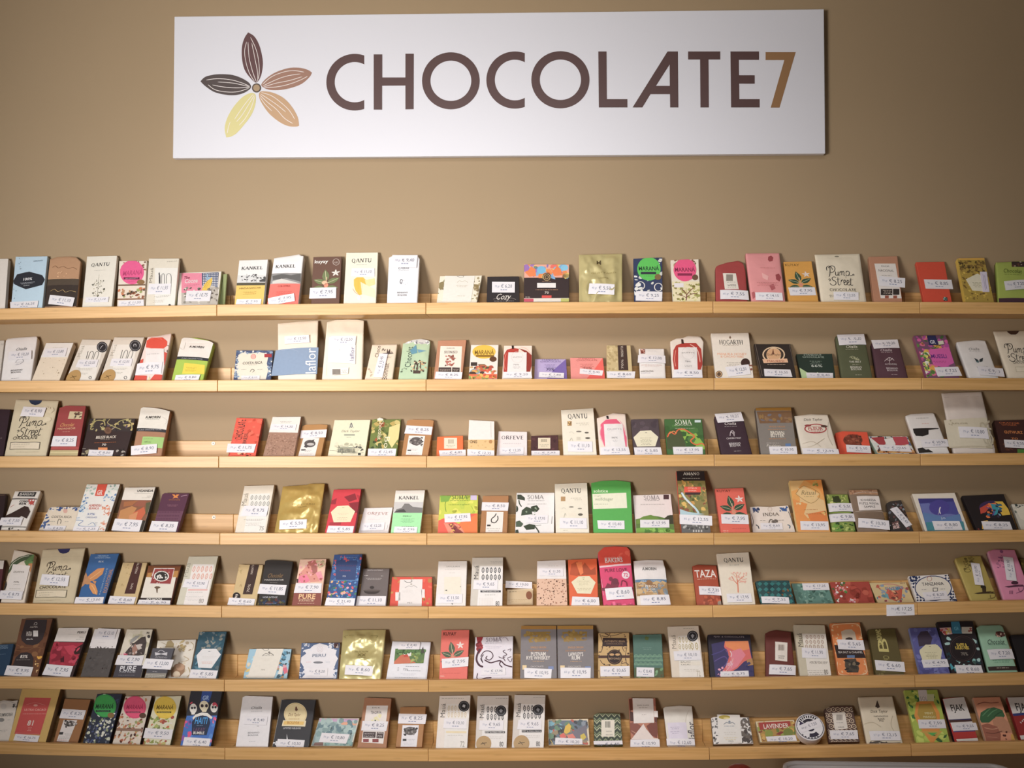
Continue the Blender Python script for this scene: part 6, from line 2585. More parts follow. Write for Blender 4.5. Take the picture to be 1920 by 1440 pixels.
ROWN = {1: 'top', 2: 'second', 3: 'third', 4: 'fourth', 5: 'fifth', 6: 'sixth', 7: 'bottom'}
def run_item(row, head, cmds, seed):
    hd, label = head.split('|', 1)
    p = hd.split(); seg = p[0][1:]; kind = p[1]; thk = float(p[2]) / 1000; col = p[3]
    quad = [float(a) for a in p[4:10]]; opts = {'seed': seed}; top = None; side = col; mat = M_PAPER if kind == 'box' else M_WRAP
    for a in p[10:]:
        if a.startswith('T:'): top = [float(x) for x in a[2:].split(',')]
        elif a.startswith('S:'): side = a[2:]
        elif a == 'M:gold_foil': mat = M_GOLD; opts['gold'] = 1
        elif a == 'M:gloss': mat = M_GLOSS
        elif a[0] in 'FA': opts[a[0]] = float(a[1:])
    rnd = random.Random(seed)
    I = Item(row, seg, kind, thk, quad, top, opts)
    name, cat = ('chocolate_pouch', 'pouch') if kind == 'pouch' else ('chocolate_bar', 'chocolate bar')
    lab = label.strip() + ', %s shelf' % ROWN[row]
    if row == 1: lab = lab.replace(' of top shelf', '').replace(' on the top shelf,', ',')
    I.root = empty(name, I.loc, lab, cat, 'chocolate bars and pouches on the %s shelf' % ROWN[row])
    I.body(col, side, mat)
    layers = [('front_print', Layer(), 0.0)]
    L = layers[0][1]; base = 0.0003; eps = base
    pxm = I.px; pv = I.pv
    for ln in cmds:
        c, _, rest = ln.partition(' ')
        if c.startswith('+'):
            base = 0.0012; eps = base; I.flat = bool(I.bulge) and c != '+foil_top'; I.nc = c not in ('+foil_top', '+cellophane_top', '+inner_border')
            layers.append((c[1:], Layer(), 0)); L = layers[-1][1]; continue
        a = rest.split(); eps += 0.00016 if I.bulge else 0.00006
        F = lambda i: float(a[i])
        if c == 'b':
            xm = (quad[0] + quad[2] + quad[1] + quad[4]) / 4
            t0 = I.z(xm, F(0))[1]; t1 = I.z(xm, F(1))[1]
            I.poly(L, [(-.3, t1), (.3, t1), (.3, t0), (-.3, t0)] if not I.bulge else
                   [(I.q[0][0] - .01, t1), (I.q[1][0] + .01, t1), (I.q[1][0] + .01, t0), (I.q[0][0] - .01, t0)] if abs(I.shear) < .05 else
                   [(min(I.q[0][0], I.q[3][0]), t1), (max(I.q[1][0], I.q[2][0]), t1), (max(I.q[1][0], I.q[2][0]), t0), (min(I.q[0][0], I.q[3][0]), t0)], a[2], eps)
        elif c == 'r' or c == 'R' and len(a) == 5:
            x0, y0, x1, y1 = F(0), F(1), F(2), F(3)
            I.poly(L, [I.z(x0, y0), I.z(x1, y0), I.z(x1, y1), I.z(x0, y1)], a[4], eps)
        elif c == 'R':
            slab(I, L, [I.z(F(2 * i), F(2 * i + 1)) for i in range(4)], a[8], 0.0, 0.0012 if base > .001 else eps, 6, 6); eps = max(eps, 0.0022 if I.bulge else 0.0013)
        elif c == 'q':
            I.poly(L, [I.z(F(2 * i), F(2 * i + 1)) for i in range(len(a) // 2)], a[-1], eps)
        elif c == 'e':
            I.zell(L, F(0), F(1), F(2), F(3), a[4], eps, 22)
        elif c == 'c':
            I.zell(L, F(0), F(1), F(2), F(2), a[3], eps, 30)
        elif c == 'C':
            x, y = I.z(F(0), F(1)); rounddisc(I, L, x, y, F(2) * pxm, F(2) * pv, a[3], 0.0, 0.0014); eps = 0.0015
        elif c == 'o':
            n = 26; r = F(2)
            I.stroke(L, [I.z(F(0) + r * math.cos(i * math.tau / n), F(1) - r * math.sin(i * math.tau / n)) for i in range(n + 1)], F(3) * pxm, a[4], eps)
        elif c in 'tsi' or c in 'vV':
            x, y = I.z(F(0), F(1)); txt = ' '.join(a[5:])
            rot = I.rot * 0.8
            if c == 'v': rot = math.pi / 2 - I.shear
            if c == 'V': rot = -math.pi / 2 - I.shear
            hh = F(2) * (pxm if c in 'vV' else pv); ww = F(3) * (pv if c in 'vV' else pxm)
            if c == 'v' or c == 'V': st = 't'
            else: st = {'t': 'B' if F(2) >= 16 else 't', 's': 's', 'i': 'i'}[c]
            I.text(L, x, y, hh, ww, txt, a[4], eps, st, rot)
        elif c == 'l' or c == 'k':
            pts = [I.z(F(2 * i), F(2 * i + 1)) for i in range((len(a) - 2) // 2)]
            I.stroke(L, I.smooth(pts), float(a[-2]) * pxm, a[-1], eps, taper=(float(a[-2]) > 3))
        elif c == 'g':
            x, y = I.z(F(0), F(1)); wd = F(2) * pxm; n = int(F(3)); hh = 3.2 * pxm; cr, sr = math.cos(I.rot * .8), math.sin(I.rot * .8)
            for i in range(n):
                ww = wd * (1 if i % 2 == 0 else rnd.uniform(.6, .9)); xx = -ww / 2; yy = -i * 11 * pxm
                while xx < ww / 2:
                    s = min(rnd.uniform(6, 20) * pxm, ww / 2 - xx + pxm)
                    A = (x + xx * cr - yy * sr, y + xx * sr + yy * cr); B = (x + (xx + s) * cr - yy * sr, y + (xx + s) * sr + yy * cr)
                    I.stroke(L, [A, B], hh, a[4], eps); xx += s + 4 * pxm
        elif c == 'n':
            x0, y0, x1, y1 = F(0), F(1), F(2), F(3); n = int(F(4)); sz = F(5) * pxm * 1.4; cols = a[7].split(','); rr = random.Random(int(F(6)) * 77 + seed)
            # follow the sideways lean: x is taken relative to the item's own edges
            tl = quad[2]; bl = quad[0]; yt = quad[3]
            for i in range(n):
                y = rr.uniform(y0, y1); x = rr.uniform(x0, x1)
                cx, cy = I.z(x, y); k = rr.randint(5, 8); ph = rr.uniform(0, 6.3); asp = rr.uniform(.35, 1); s_ = sz * rr.uniform(.35, .62)
                an = rr.uniform(0, 3.14); ca, sa = math.cos(an), math.sin(an); pts = []
                for j in range(k):
                    t = ph + j * math.tau / k; rd = s_ * rr.uniform(.7, 1.1)
                    X, Y = rd * math.cos(t), rd * asp * math.sin(t); pts.append((cx + X * ca - Y * sa, cy + X * sa + Y * ca))
                h = I.q[2][1]; u, v = I.uv(cx, cy)
                if u < -.02 or u > 1.02 or v > 1.02: continue
                I.tri(L, pts, [tuple(range(k))], cols[rr.randrange(len(cols))], eps + (i % 7) * 8e-6)
        elif c == 'm':
            x0, y0, x1, y1 = F(0), F(1), F(2), F(3); nx, ny = int(F(4)), int(F(5)); W = (x1 - x0) / nx; H = (y1 - y0) / ny
            sk = math.tan(I.shear) * (y1 - y0)
            for j in range(ny):
                for i in range(nx):
                    cx, cy = I.z(x0 + (i + .5) * W + (0.5 - (j + .5) / ny) * sk * .6, y0 + (j + .5) * H)
                    w_, h_ = W * .42 * pxm, H * .5 * pxm
                    I.poly(L, [(cx, cy + h_), (cx + w_ * .8, cy + h_ * .4), (cx + w_ * .8, cy - h_ * .4), (cx, cy - h_), (cx - w_ * .8, cy - h_ * .4), (cx - w_ * .8, cy + h_ * .4)], a[6], eps)
                    I.ell(L, cx, cy, w_ * .45, h_ * .55, 'efeae4', eps + 3e-5, 8)
                    I.ell(L, cx, cy, w_ * .2, h_ * .28, a[6], eps + 5e-5, 6)
        elif c == 'x':
            x0, y0, x1, y1 = F(0), F(1), F(2), F(3); nx, ny = int(F(4)), int(F(5)); W = (x1 - x0) / nx; H = (y1 - y0) / ny
            for j in range(ny):
                for i in range(nx):
                    X, Y = x0 + i * W, y0 + j * H
                    I.poly(L, [I.z(X + W / 2, Y + H * .1), I.z(X + W * .9, Y + H / 2), I.z(X + W / 2, Y + H * .9), I.z(X + W * .1, Y + H / 2)], a[6], eps)
        elif c == 'h':
            x0, y0, x1, y1 = F(0), F(1), F(2), F(3); n = int(F(4)); W = (x1 - x0) / n
            for i in range(n):
                X = x0 + i * W; I.poly(L, [I.z(X, y0), I.z(X + W * .55, y0), I.z(X + W * .55, y1), I.z(X, y1)], a[5], eps)
        elif c == 'z':
            x0, y0, x1, y1 = F(0), F(1), F(2), F(3); nx, ny = int(F(4)), int(F(5)); W = (x1 - x0) / nx; H = (y1 - y0) / ny
            for j in range(ny):
                for i in range(nx):
                    cx, cy = I.z(x0 + (i + (.5 if j % 2 else 0.25)) * W, y0 + (j + .9) * H)
                    for rr_ in (.48, .32, .16):
                        r = W * rr_ * pxm
                        I.stroke(L, [(cx + r * math.cos(t * math.pi / 8), cy + r * 1.3 * math.sin(t * math.pi / 8)) for t in range(9)], 2.2 * pxm, a[6], eps)
        elif c == 'w':
            x0, y0, x1, y1 = F(0), F(1), F(2), F(3); nx, ny = int(F(4)), int(F(5)); cols = a[6].split(',') if ',' in a[6] else [a[6]]
            W = (x1 - x0) / nx; H = (y1 - y0) / ny
            cols = a[6].split(',')
            k_ = 0
            for j in range(-1, ny * 3 + 1):
                pts = []
                for i in range(nx * 2 + 1):
                    pts.append(I.z(x0 + i * W / 2, y0 + j * H / 3 + (H * .45 if i % 2 else 0)))
                cc = cols[j % len(cols)]
                I.stroke(L, pts, H * .17 * pxm, cc, eps)
        elif c == 'j':
            x0, y0, x1, y1 = F(0), F(1), F(2), F(3); nx, ny = int(F(4)), int(F(5)); W = (x1 - x0) / nx; H = (y1 - y0) / ny
            for j in range(ny):
                for i in range(nx):
                    cx, cy = I.z(x0 + (i + (.5 if j % 2 else 0)) * W, y0 + (j + .5) * H); r = W * .5 * pxm
                    u, v = I.uv(cx, cy)
                    if u < .03 or u > .97: continue
                    I.stroke(L, [(cx + r * math.cos(t * math.tau / 6 + .5), cy + r * math.sin(t * math.tau / 6 + .5)) for t in range(7)], 4.5 * pxm, a[6], eps)
                    I.ell(L, cx, cy, r * .28, r * .28, a[6], eps, 6)
        elif c == 'u':
            cx, cy = I.z(F(0) + F(2) / 2, F(1) + F(2) * .39); wd = F(2) * pxm; k = wd / 100; rot = -I.shear * .6
            ca, sa = math.cos(rot), math.sin(rot)
            for st in PUMP:
                v = [float(t) for t in st.split()]; pts = []
                for i in range(0, len(v), 2):
                    X, Y = (v[i] - 50) * k, (38 - v[i + 1]) * k * pv / pxm
                    pts.append((cx + X * ca - Y * sa, cy + X * sa + Y * ca))
                I.stroke(L, I.smooth(pts, 4), 2.6 * k, a[4], eps, taper=True)
        elif c == 'f':
            cx, cy = I.z(F(0), F(1)); sz = F(2) * (pv + pxm) * .53; bc = a[3]
            for ang, ln, w_, ox_, oy_ in ((100, .55, .26, 0, .30), (160, .46, .24, -.03, .22), (30, .48, .24, .05, .22), (185, .42, .22, -.05, .02), (-2, .42, .22, .05, .02)):
                leaf(I, L, cx + ox_ * sz, cy + oy_ * sz, math.radians(ang), ln * sz, w_ * sz, bc, eps)
            I.stroke(L, [(cx, cy), (cx, cy + .5 * sz)], .03 * sz, 'c9a080', eps + 5e-5)
            fx, fy = cx + .3 * sz, cy + .68 * sz
            for i in range(5): leaf(I, L, fx, fy, i * math.tau / 5 + .4, .17 * sz, .07 * sz, 'f4ece4', eps + 6e-5, 'e0a090')
            I.ell(L, cx + .02 * sz, cy + .12 * sz, .08 * sz, .1 * sz, 'd98a6c', eps + 6e-5, 10)
        elif c in ('P', 'PV'):
            cx, cy = I.z(F(0), F(1)); w_ = F(2) * pxm; h_ = F(3) * pv; rot = math.radians(F(4))
            txt = ' '.join(a[5:]); g_, pr = txt.split('|')
            Lp = Layer(); layers.append(('price_sticker', Lp, 0))
            e1 = max(0.0021, eps + 0.0006) if I.nc and I.bulge else 0.0021; fl0 = I.flat; I.flat = bool(I.bulge)
            if c == 'P': r2 = rot; ww, hh = w_, h_; sh = -math.tan(I.shear) * 0.35
            else: r2 = rot; ww, hh = w_, h_; sh = 0
            ca, sa = math.cos(r2), math.sin(r2)
            tf = lambda X, Y: (cx + X * ca - Y * sa, cy + X * sa + Y * ca)
            jx = [rnd.uniform(-.02, .02) * ww for _ in range(4)]; sk = math.tan(I.shear) * hh * 0.5 if c == 'P' else 0
            slab(I, Lp, [tf(-ww / 2 + sk + jx[0], hh / 2), tf(ww / 2 + sk + jx[1], hh / 2), tf(ww / 2 - sk + jx[2], -hh / 2), tf(-ww / 2 - sk + jx[3], -hh / 2)], 'f2eef2', 0.0016, e1)
            if c == 'P':
                th = min(hh * .32, 28 * pv); trot = r2; bx, by = 0, hh * .08
                W_ = ww
            else:
                th = ww * .30; trot = r2 + math.pi / 2; bx, by = -ww * .06, 0; W_ = hh
            ct, stt = math.cos(trot), math.sin(trot)
            def at(X, Y):
                px_, py_ = tf(bx, by); return (px_ + X * ct - Y * stt, py_ + X * stt + Y * ct)
            x1_, y1_ = at(-W_ * .27, 0); I.text(Lp, x1_, y1_, th * .62, W_ * .22, g_.strip(), '8a90ac', e1 + 1e-4, 't', trot, False)
            x2_, y2_ = at(W_ * .13, th * .05); I.text(Lp, x2_, y2_, th, W_ * .48, pr.strip(), '5a5e74', e1 + 1e-4, 't', trot, False)
            if c == 'PV' or hh > 36 * pxm:
                for q_ in range(3):
                    A = at(-W_ * .12 + q_ * W_ * .1, -th * 1.05); B = at(-W_ * .12 + (q_ + .75) * W_ * .1, -th * 1.05)
                    I.stroke(Lp, [A, B], th * .22, '8088a8', e1 + 1e-4, False)
            I.flat = fl0
    I.finish(layers[0][1], M_GOLD if mat is M_GOLD else M_PRINT)
    for nm, Ly, _ in layers[1:]:
        if Ly.f:
            m = M_STICK if nm == 'price_sticker' or nm not in ('front_print',) else (M_GOLD if mat is M_GOLD else M_PRINT)
            if nm == 'foil_top': m = M_GOLD
            link_mesh(nm, Ly.v, Ly.f, m, I.root, cols=Ly.c)
    return I, lab
def run_all():
    row = 0; seed = 10; head = None; cmds = []
    dbg = []
    def flush():
        nonlocal head, cmds, seed
        if head:
            seed += 1; I, lab = run_item(row, head, cmds, seed)
            dbg.append((row, lab, I))
        head = None; cmds = []
    for ln in DATA.splitlines():
        ln = ln.strip()
        if not ln: continue
        if ln[0] == '=': flush(); row = int(ln[1:])
        elif ln[0] == '@': flush(); head = ln
        else: cmds.append(ln)
    flush()
    return dbg
ITEMS = run_all()


# ------------------------------------------------------------------ paper price card taped on the fifth ledge row
def ledge_card():
    A, B, ang = RAIL[5][3]
    led = [o for o in COL.objects if o.name.startswith('picture_ledge')][4 * 5 + 3]
    inv = (Matrix.Translation(led.location) @ Matrix.Rotation(-ang, 4, 'Y')).inverted()
    y0, y1 = -LIP_D - 0.0004, -LIP_D - 0.0010
    c = [hit_y(1662, 1134, y1), hit_y(1714, 1133, y1), hit_y(1715, 1153.5, y1), hit_y(1662.5, 1155, y1)]
    V = [inv @ p for p in c] + [inv @ Vector((p.x, y0, p.z)) for p in c]
    F = [(3, 2, 1, 0)] + [(i, (i + 1) % 4, 4 + (i + 1) % 4, 4 + i) for i in range(4)]
    C = [hexc('f0ecf0')] * 5
    for txt, px, py, h, wd, col in (('70 gr.', 1677, 1141.5, 3.6, 12, '8a90ac'), ('€ 17,25', 1696, 1141.5, 6, 27, '3c3c48'), ('€ 25 100gr', 1690, 1149, 2.6, 18, '6a6a80')):
        vs, fs, w0 = glyph_tris(txt); ctr = hit_y(px, py, y1 - 0.0002); k = 0.00141
        n0 = len(V)
        for x, y in vs:
            V.append(inv @ Vector((ctr.x + (x / w0 - .5) * wd * k, ctr.y, ctr.z + (y / CAPH - .5) * h * k)))
        for f in fs: F.append(tuple(n0 + i for i in f)); C.append(hexc(col))
    link_mesh('price_card', V, F, M_STICK, led, cols=C)
ledge_card()

# ------------------------------------------------------------------ the shop sign
YS = -0.026
SG = {'S': (320, 0, 620 / 1920), 'T': (940, 0, 620 / 1920), 'L': (360, 40, 1 / 6)}
sg0 = hit_y(935, 295, YS)
sign = empty('shop_sign', (sg0.x, -0.008, sg0.z), 'white rectangular wall sign with a five-petal flower logo and dark brown capitals', 'sign')
def sp(seg, x, y, yy): ox, oy, k = SG[seg]; return hit_y(ox + x * k, oy + y * k, yy) - sign.location
def sign_panel():
    c = [hit_y(327, 31, YS), hit_y(1545, 17, YS), hit_y(1547.5, 288, YS), hit_y(324, 296.5, YS)]
    bm = bmesh.new()
    f = [bm.verts.new(p - sign.location) for p in c]
    b = [bm.verts.new(Vector((p.x, -0.008, p.z)) - sign.location) for p in c]
    bm.faces.new(f[::-1]); bm.faces.new(b)
    for i in range(4): bm.faces.new((f[i], f[(i + 1) % 4], b[(i + 1) % 4], b[i]))
    bmesh.ops.recalc_face_normals(bm, faces=bm.faces[:])
    bmesh.ops.bevel(bm, geom=bm.edges[:], offset=0.0015, segments=2, affect='EDGES', profile=.5)
    me = bpy.data.meshes.new('panel'); bm.to_mesh(me); bm.free(); me.materials.append(solid('sign_white', 'dddce2', 0.42))
    o = bpy.data.objects.new('panel', me); COL.objects.link(o); o.parent = sign
    # back battens that hold the panel off the wall
    p0, p1 = c[0], c[2]
    for z in (p0.z - 0.06, p1.z + 0.06):
        box('batten', (c[3].x + 0.08 - sign.location.x, c[2].x - 0.08 - sign.location.x, 0, 0.0075, z - 0.015 - sign.location.z, z + 0.015 - sign.location.z), solid('batten_wood', '8a7456'), sign)
sign_panel()
def flat(name, loops, mat, parent, y=None, th=0.0005):
    y = YS if y is None else y
    if isinstance(mat, str): mat = solid('sign_' + mat, mat, 0.45)
    tri = tessellate_polygon([[Vector((p.x, p.z, 0)) for p in lp] for lp in loops])
    V = []; F = []
    for lp in loops: V += [Vector((p.x, y - sign.location.y - th, p.z)) for p in lp]
    n = len(V); V += [Vector((p.x, y - sign.location.y, p.z)) for p in V[:n]]
    F = [tuple(t) for t in tri]; k = 0
    for lp in loops:
        m = len(lp)
        for i in range(m): F.append((k + i, k + (i + 1) % m, n + k + (i + 1) % m, n + k + i))
        k += m
    o = link_mesh(name, V, F, mat, parent)
    bm = bmesh.new(); bm.from_mesh(o.data); bmesh.ops.recalc_face_normals(bm, faces=bm.faces[:]); bm.to_mesh(o.data); bm.free()
    return o
def SP(seg, pts): return [sp(seg, x, y, YS) for x, y in pts]
def ringC(seg, cx, cy, rx, ry, ix, iy, cut=None):
    if cut is None:
        n = 64
        a = SP(seg, [(cx + rx * math.cos(i * math.tau / n), cy + ry * math.sin(i * math.tau / n)) for i in range(n)])
        b = SP(seg, [(cx + ix * math.cos(-i * math.tau / n), cy + iy * math.sin(-i * math.tau / n)) for i in range(n)])
        return [a, b]
    ao = math.acos((cut - cx) / rx); ai = math.acos((cut - cx) / ix); n = 48
    pts = [(cx + rx * math.cos(ao + (math.tau - 2 * ao) * i / n), cy + ry * math.sin(ao + (math.tau - 2 * ao) * i / n)) for i in range(n + 1)]
    pts += [(cx + ix * math.cos(ai + (math.tau - 2 * ai) * i / n), cy + iy * math.sin(ai + (math.tau - 2 * ai) * i / n)) for i in range(n, -1, -1)]
    return [SP(seg, pts)]
BR = solid('sign_lettering_brown', '57403e', 0.45)
flat('letter', ringC('S', 1069, 477.5, 165, 164.5, 116.5, 117, 1124), BR, sign)
flat('letter', [SP('S', [(1179, 316), (1229, 316), (1229, 450), (1363, 450), (1363, 312), (1412, 312), (1411, 634), (1363, 635), (1363, 497), (1228, 498), (1228, 637), (1179, 637)])], BR, sign)
flat('letter', ringC('S', 1627, 469.5, 167.5, 165.5, 118.5, 117), BR, sign)
flat('letter', ringC('T', 79, 465, 166, 166, 117, 118, 136), BR, sign)
flat('letter', ringC('T', 343, 463.5, 169, 166, 119.5, 117.5), BR, sign)
flat('letter', [SP('T', [(563, 299), (611, 299), (613, 576), (732, 576), (732, 624), (566, 624)])], BR, sign)
flat('letter', [SP('T', [(965, 299), (1025, 299), (1028, 624), (980, 624), (979, 547), (866, 547), (819, 624), (762, 624)]), SP('T', [(977, 375), (898, 499), (978, 499)])], BR, sign)
flat('letter', [SP('T', [(1084, 299), (1271, 299), (1271, 346), (1203, 346), (1205, 624), (1156, 624), (1154, 346), (1084, 346)])], BR, sign)
flat('letter', [SP('T', [(1330, 299), (1496, 299), (1496, 348), (1379, 348), (1380, 437), (1471, 437), (1471, 486), (1381, 486), (1382, 576), (1500, 576), (1500, 624), (1334, 624)])], BR, sign)
nu = flat('numeral', [SP('T', [(1534, 303), (1709, 303), (1615, 625), (1564, 625), (1643, 349), (1534, 349)])], '95704c', sign)
nu['label'] = 'light brown figure seven'
PET = [
 ('614444', [(632, 125), (590, 190), (562, 290), (563, 420), (590, 540), (650, 630), (720, 690), (770, 630), (795, 520), (795, 430), (770, 310), (735, 220), (690, 160)],
  [[(615, 230), (592, 330), (605, 450), (645, 580), (705, 680)], [(630, 235), (642, 400), (680, 560), (725, 682)], [(672, 240), (708, 420), (738, 580), (738, 682)], [(658, 180), (715, 300), (748, 430), (757, 560), (748, 650)]]),
 ('9c7766', [(1350, 578), (1300, 545), (1200, 522), (1080, 528), (940, 575), (840, 640), (780, 710), (810, 748), (880, 772), (1000, 772), (1130, 745), (1240, 700), (1320, 630)],
  [[(792, 710), (900, 620), (1050, 565), (1160, 555), (1260, 572)], [(795, 728), (950, 655), (1080, 612), (1220, 592)], [(805, 738), (950, 695), (1100, 665), (1240, 622)], [(812, 742), (950, 738), (1100, 705), (1230, 655), (1300, 618)]]),
 ('bf9c7a', [(1205, 1175), (1190, 1080), (1130, 970), (1040, 870), (930, 810), (830, 788), (765, 795), (755, 850), (790, 930), (870, 1040), (980, 1130), (1080, 1178), (1170, 1185)],
  [[(780, 800), (900, 840), (1020, 930), (1100, 1010), (1155, 1100)], [(770, 815), (870, 880), (970, 950), (1055, 1020)], [(765, 830), (850, 910), (950, 990), (1040, 1090), (1135, 1150)], [(765, 850), (820, 930), (900, 1010)]]),
 ('d6cc90', [(385, 1305), (368, 1200), (400, 1080), (470, 960), (560, 860), (640, 812), (690, 808), (718, 840), (712, 940), (670, 1050), (590, 1160), (500, 1260), (430, 1300)],
  [[(690, 820), (620, 900), (540, 1010), (480, 1100)], [(700, 830), (640, 930), (560, 1060), (500, 1130)], [(705, 840), (670, 960), (600, 1090), (530, 1170)], [(430, 1130), (410, 1190), (395, 1260)]]),
 ('504543', [(95, 675), (150, 625), (250, 600), (350, 595), (460, 605), (560, 640), (640, 690), (665, 740), (630, 780), (560, 815), (470, 832), (370, 825), (250, 795), (150, 730)],
  [[(160, 660), (280, 645), (420, 655), (540, 685), (650, 730)], [(290, 682), (420, 690), (540, 710), (650, 738)], [(230, 715), (350, 738), (500, 748), (655, 742)], [(180, 712), (260, 770), (400, 795), (520, 790), (640, 752)]])]
VEIN = solid('petal_vein', 'e8e0dc', 0.45)
for hx, pts, veins in PET:
    c = Item.smooth(None, pts + [pts[0]], 4)[:-1]
    pe = flat('petal', [SP('L', c)], hx, sign)
    pe['label'] = {'614444': 'dark reddish brown petal', '9c7766': 'mid brown petal', 'bf9c7a': 'tan petal', 'd6cc90': 'pale yellow petal', '504543': 'almost black petal'}[hx]
    V = []; F = []
    for vn in veins:
        p = Item.smooth(None, vn, 4); n = len(p); n0 = len(V)
        for i in range(n):
            a = p[max(0, i - 1)]; b = p[min(n - 1, i + 1)]; dx, dy = b[0] - a[0], b[1] - a[1]; l = math.hypot(dx, dy)
            w_ = 3.2 * (0.4 if i in (0, n - 1) else 1)
            for sg in (-1, 1):
                q_ = sp('L', p[i][0] + sg * dy / l * w_, p[i][1] - sg * dx / l * w_, YS - 0.0007); V.append(q_)
        for i in range(n - 1): F.append((n0 + 2 * i, n0 + 2 * i + 1, n0 + 2 * i + 3, n0 + 2 * i + 2))
    link_mesh('vein', V, F, VEIN, pe)
circ = lambda r: [(727 + r * math.cos(i * math.tau / 28), 750 + r * math.sin(i * math.tau / 28)) for i in range(28)]
ce = flat('flower_centre', [SP('L', circ(52))], '54463e', sign)
flat('centre_dot', [SP('L', circ(37))], 'a88f70', ce, YS - 0.0005)

# ------------------------------------------------------------------ counter below the wall, with the clear tub and jar whose tops show
ct = empty('low_counter', (0.55, -0.42, 0), 'low wooden counter under the ledges, below the frame', 'counter')
box('counter_top', (-0.85, 0.85, -0.23, 0.25, 0.385, 0.41), M_WOOD, ct, bev=0.002)
for sx in (-1, 1): box('side_panel', (sx * 0.80 - 0.012, sx * 0.80 + 0.012, -0.2, 0.22, 0, 0.385), M_WOOD, ct)
def rrect(hx, hy, r, n=6):
    out = []
    for cx, cy, a0 in ((hx - r, hy - r, 0), (-hx + r, hy - r, 90), (-hx + r, -hy + r, 180), (hx - r, -hy + r, 270)):
        for i in range(n + 1):
            t = math.radians(a0 + 90 * i / n); out.append((cx + r * math.cos(t), cy + r * math.sin(t)))
    return out
def clear_mat():
    m, nt, b = new_mat('clear_plastic'); b.inputs['Base Color'].default_value = (0.9, 0.9, 0.92, 1)
    b.inputs['Roughness'].default_value = 0.12; b.inputs['Alpha'].default_value = 0.34; b.inputs['IOR'].default_value = 1.45
    return m
M_CLEAR = clear_mat()
def tub():
    yb = -0.30
    L_, R_ = hit_y(1465, 1433, yb), hit_y(1880, 1428, yb)
    zt = hit_y(1700, 1429, yb).z; cx = (L_.x + R_.x) / 2; hx = (R_.x - L_.x) / 2; hy = 0.13; yc = yb - hy
    H = zt - 0.41
    e = empty('clear_tub', (cx, yc, 0.41), 'clear plastic tub with rolled rim, at the bottom right frame edge below the ledges', 'container')
    prof = [(0.030, 0.0), (0.026, 0.004), (0.006, H - 0.012), (-0.002, H - 0.006)]
    V = []; F = []
    for ins, z in prof:
        V += [(x, y, z) for x, y in rrect(hx - ins, hy - ins, 0.035)]
    n = len(V) // len(prof)
    for k in range(len(prof) - 1):
        for i in range(n): F.append((k * n + i, k * n + (i + 1) % n, (k + 1) * n + (i + 1) % n, (k + 1) * n + i))
    F.append(tuple(range(n - 1, -1, -1)))
    link_mesh('tub_body', V, F, M_CLEAR, e, smooth=True)
    V = []; F = []; m = 8
    path = rrect(hx, hy, 0.038)
    for (x, y) in path:
        l = math.hypot(x / hx, y / hy) or 1
        for j in range(m):
            t = j * math.tau / m; r = 0.006
            dx, dy = x / hx, y / hy; q_ = math.hypot(dx, dy)
            V.append((x + dx / q_ * r * math.cos(t), y + dy / q_ * r * math.cos(t), H - 0.006 + r * math.sin(t)))
    n = len(path)
    for i in range(n):
        for j in range(m): F.append((i * m + j, ((i + 1) % n) * m + j, ((i + 1) % n) * m + (j + 1) % m, i * m + (j + 1) % m))
    rm, nt, b = new_mat('frosted_rim'); b.inputs['Base Color'].default_value = (0.42, 0.40, 0.39, 1); b.inputs['Roughness'].default_value = 0.2; b.inputs['Alpha'].default_value = 0.55
    link_mesh('rolled_rim', V, F, rm, e, smooth=True)
tub()
def lathe(name, prof, mat, parent, loc=(0, 0, 0), n=28):
    V = []; F = []
    for r, z in prof: V += [(r * math.cos(i * math.tau / n), r * math.sin(i * math.tau / n), z) for i in range(n)]
    for k in range(len(prof) - 1):
        for i in range(n): F.append((k * n + i, k * n + (i + 1) % n, (k + 1) * n + (i + 1) % n, (k + 1) * n + i))
    F.append(tuple(range(n - 1, -1, -1))); F.append(tuple((len(prof) - 1) * n + i for i in range(n)))
    return link_mesh(name, V, F, mat, parent, loc, smooth=True)
tp = hit_y(1388, 1434.5, -0.30); hj = tp.z - 0.41
j = empty('lidded_jar', (tp.x, tp.y, 0.41), 'small jar with a domed dark red lid, just peeking in at the bottom edge', 'jar')
lathe('jar_body', [(0.028, 0), (0.032, 0.004), (0.032, hj - 0.032), (0.026, hj - 0.024)], solid('jar_glass', '6a4a3c', 0.2), j)
lathe('jar_lid', [(0.031, hj - 0.025), (0.031, hj - 0.012), (0.026, hj - 0.006), (0.014, hj - 0.001), (0.004, hj)], solid('red_lid', '6a1f1c', 0.35), j)

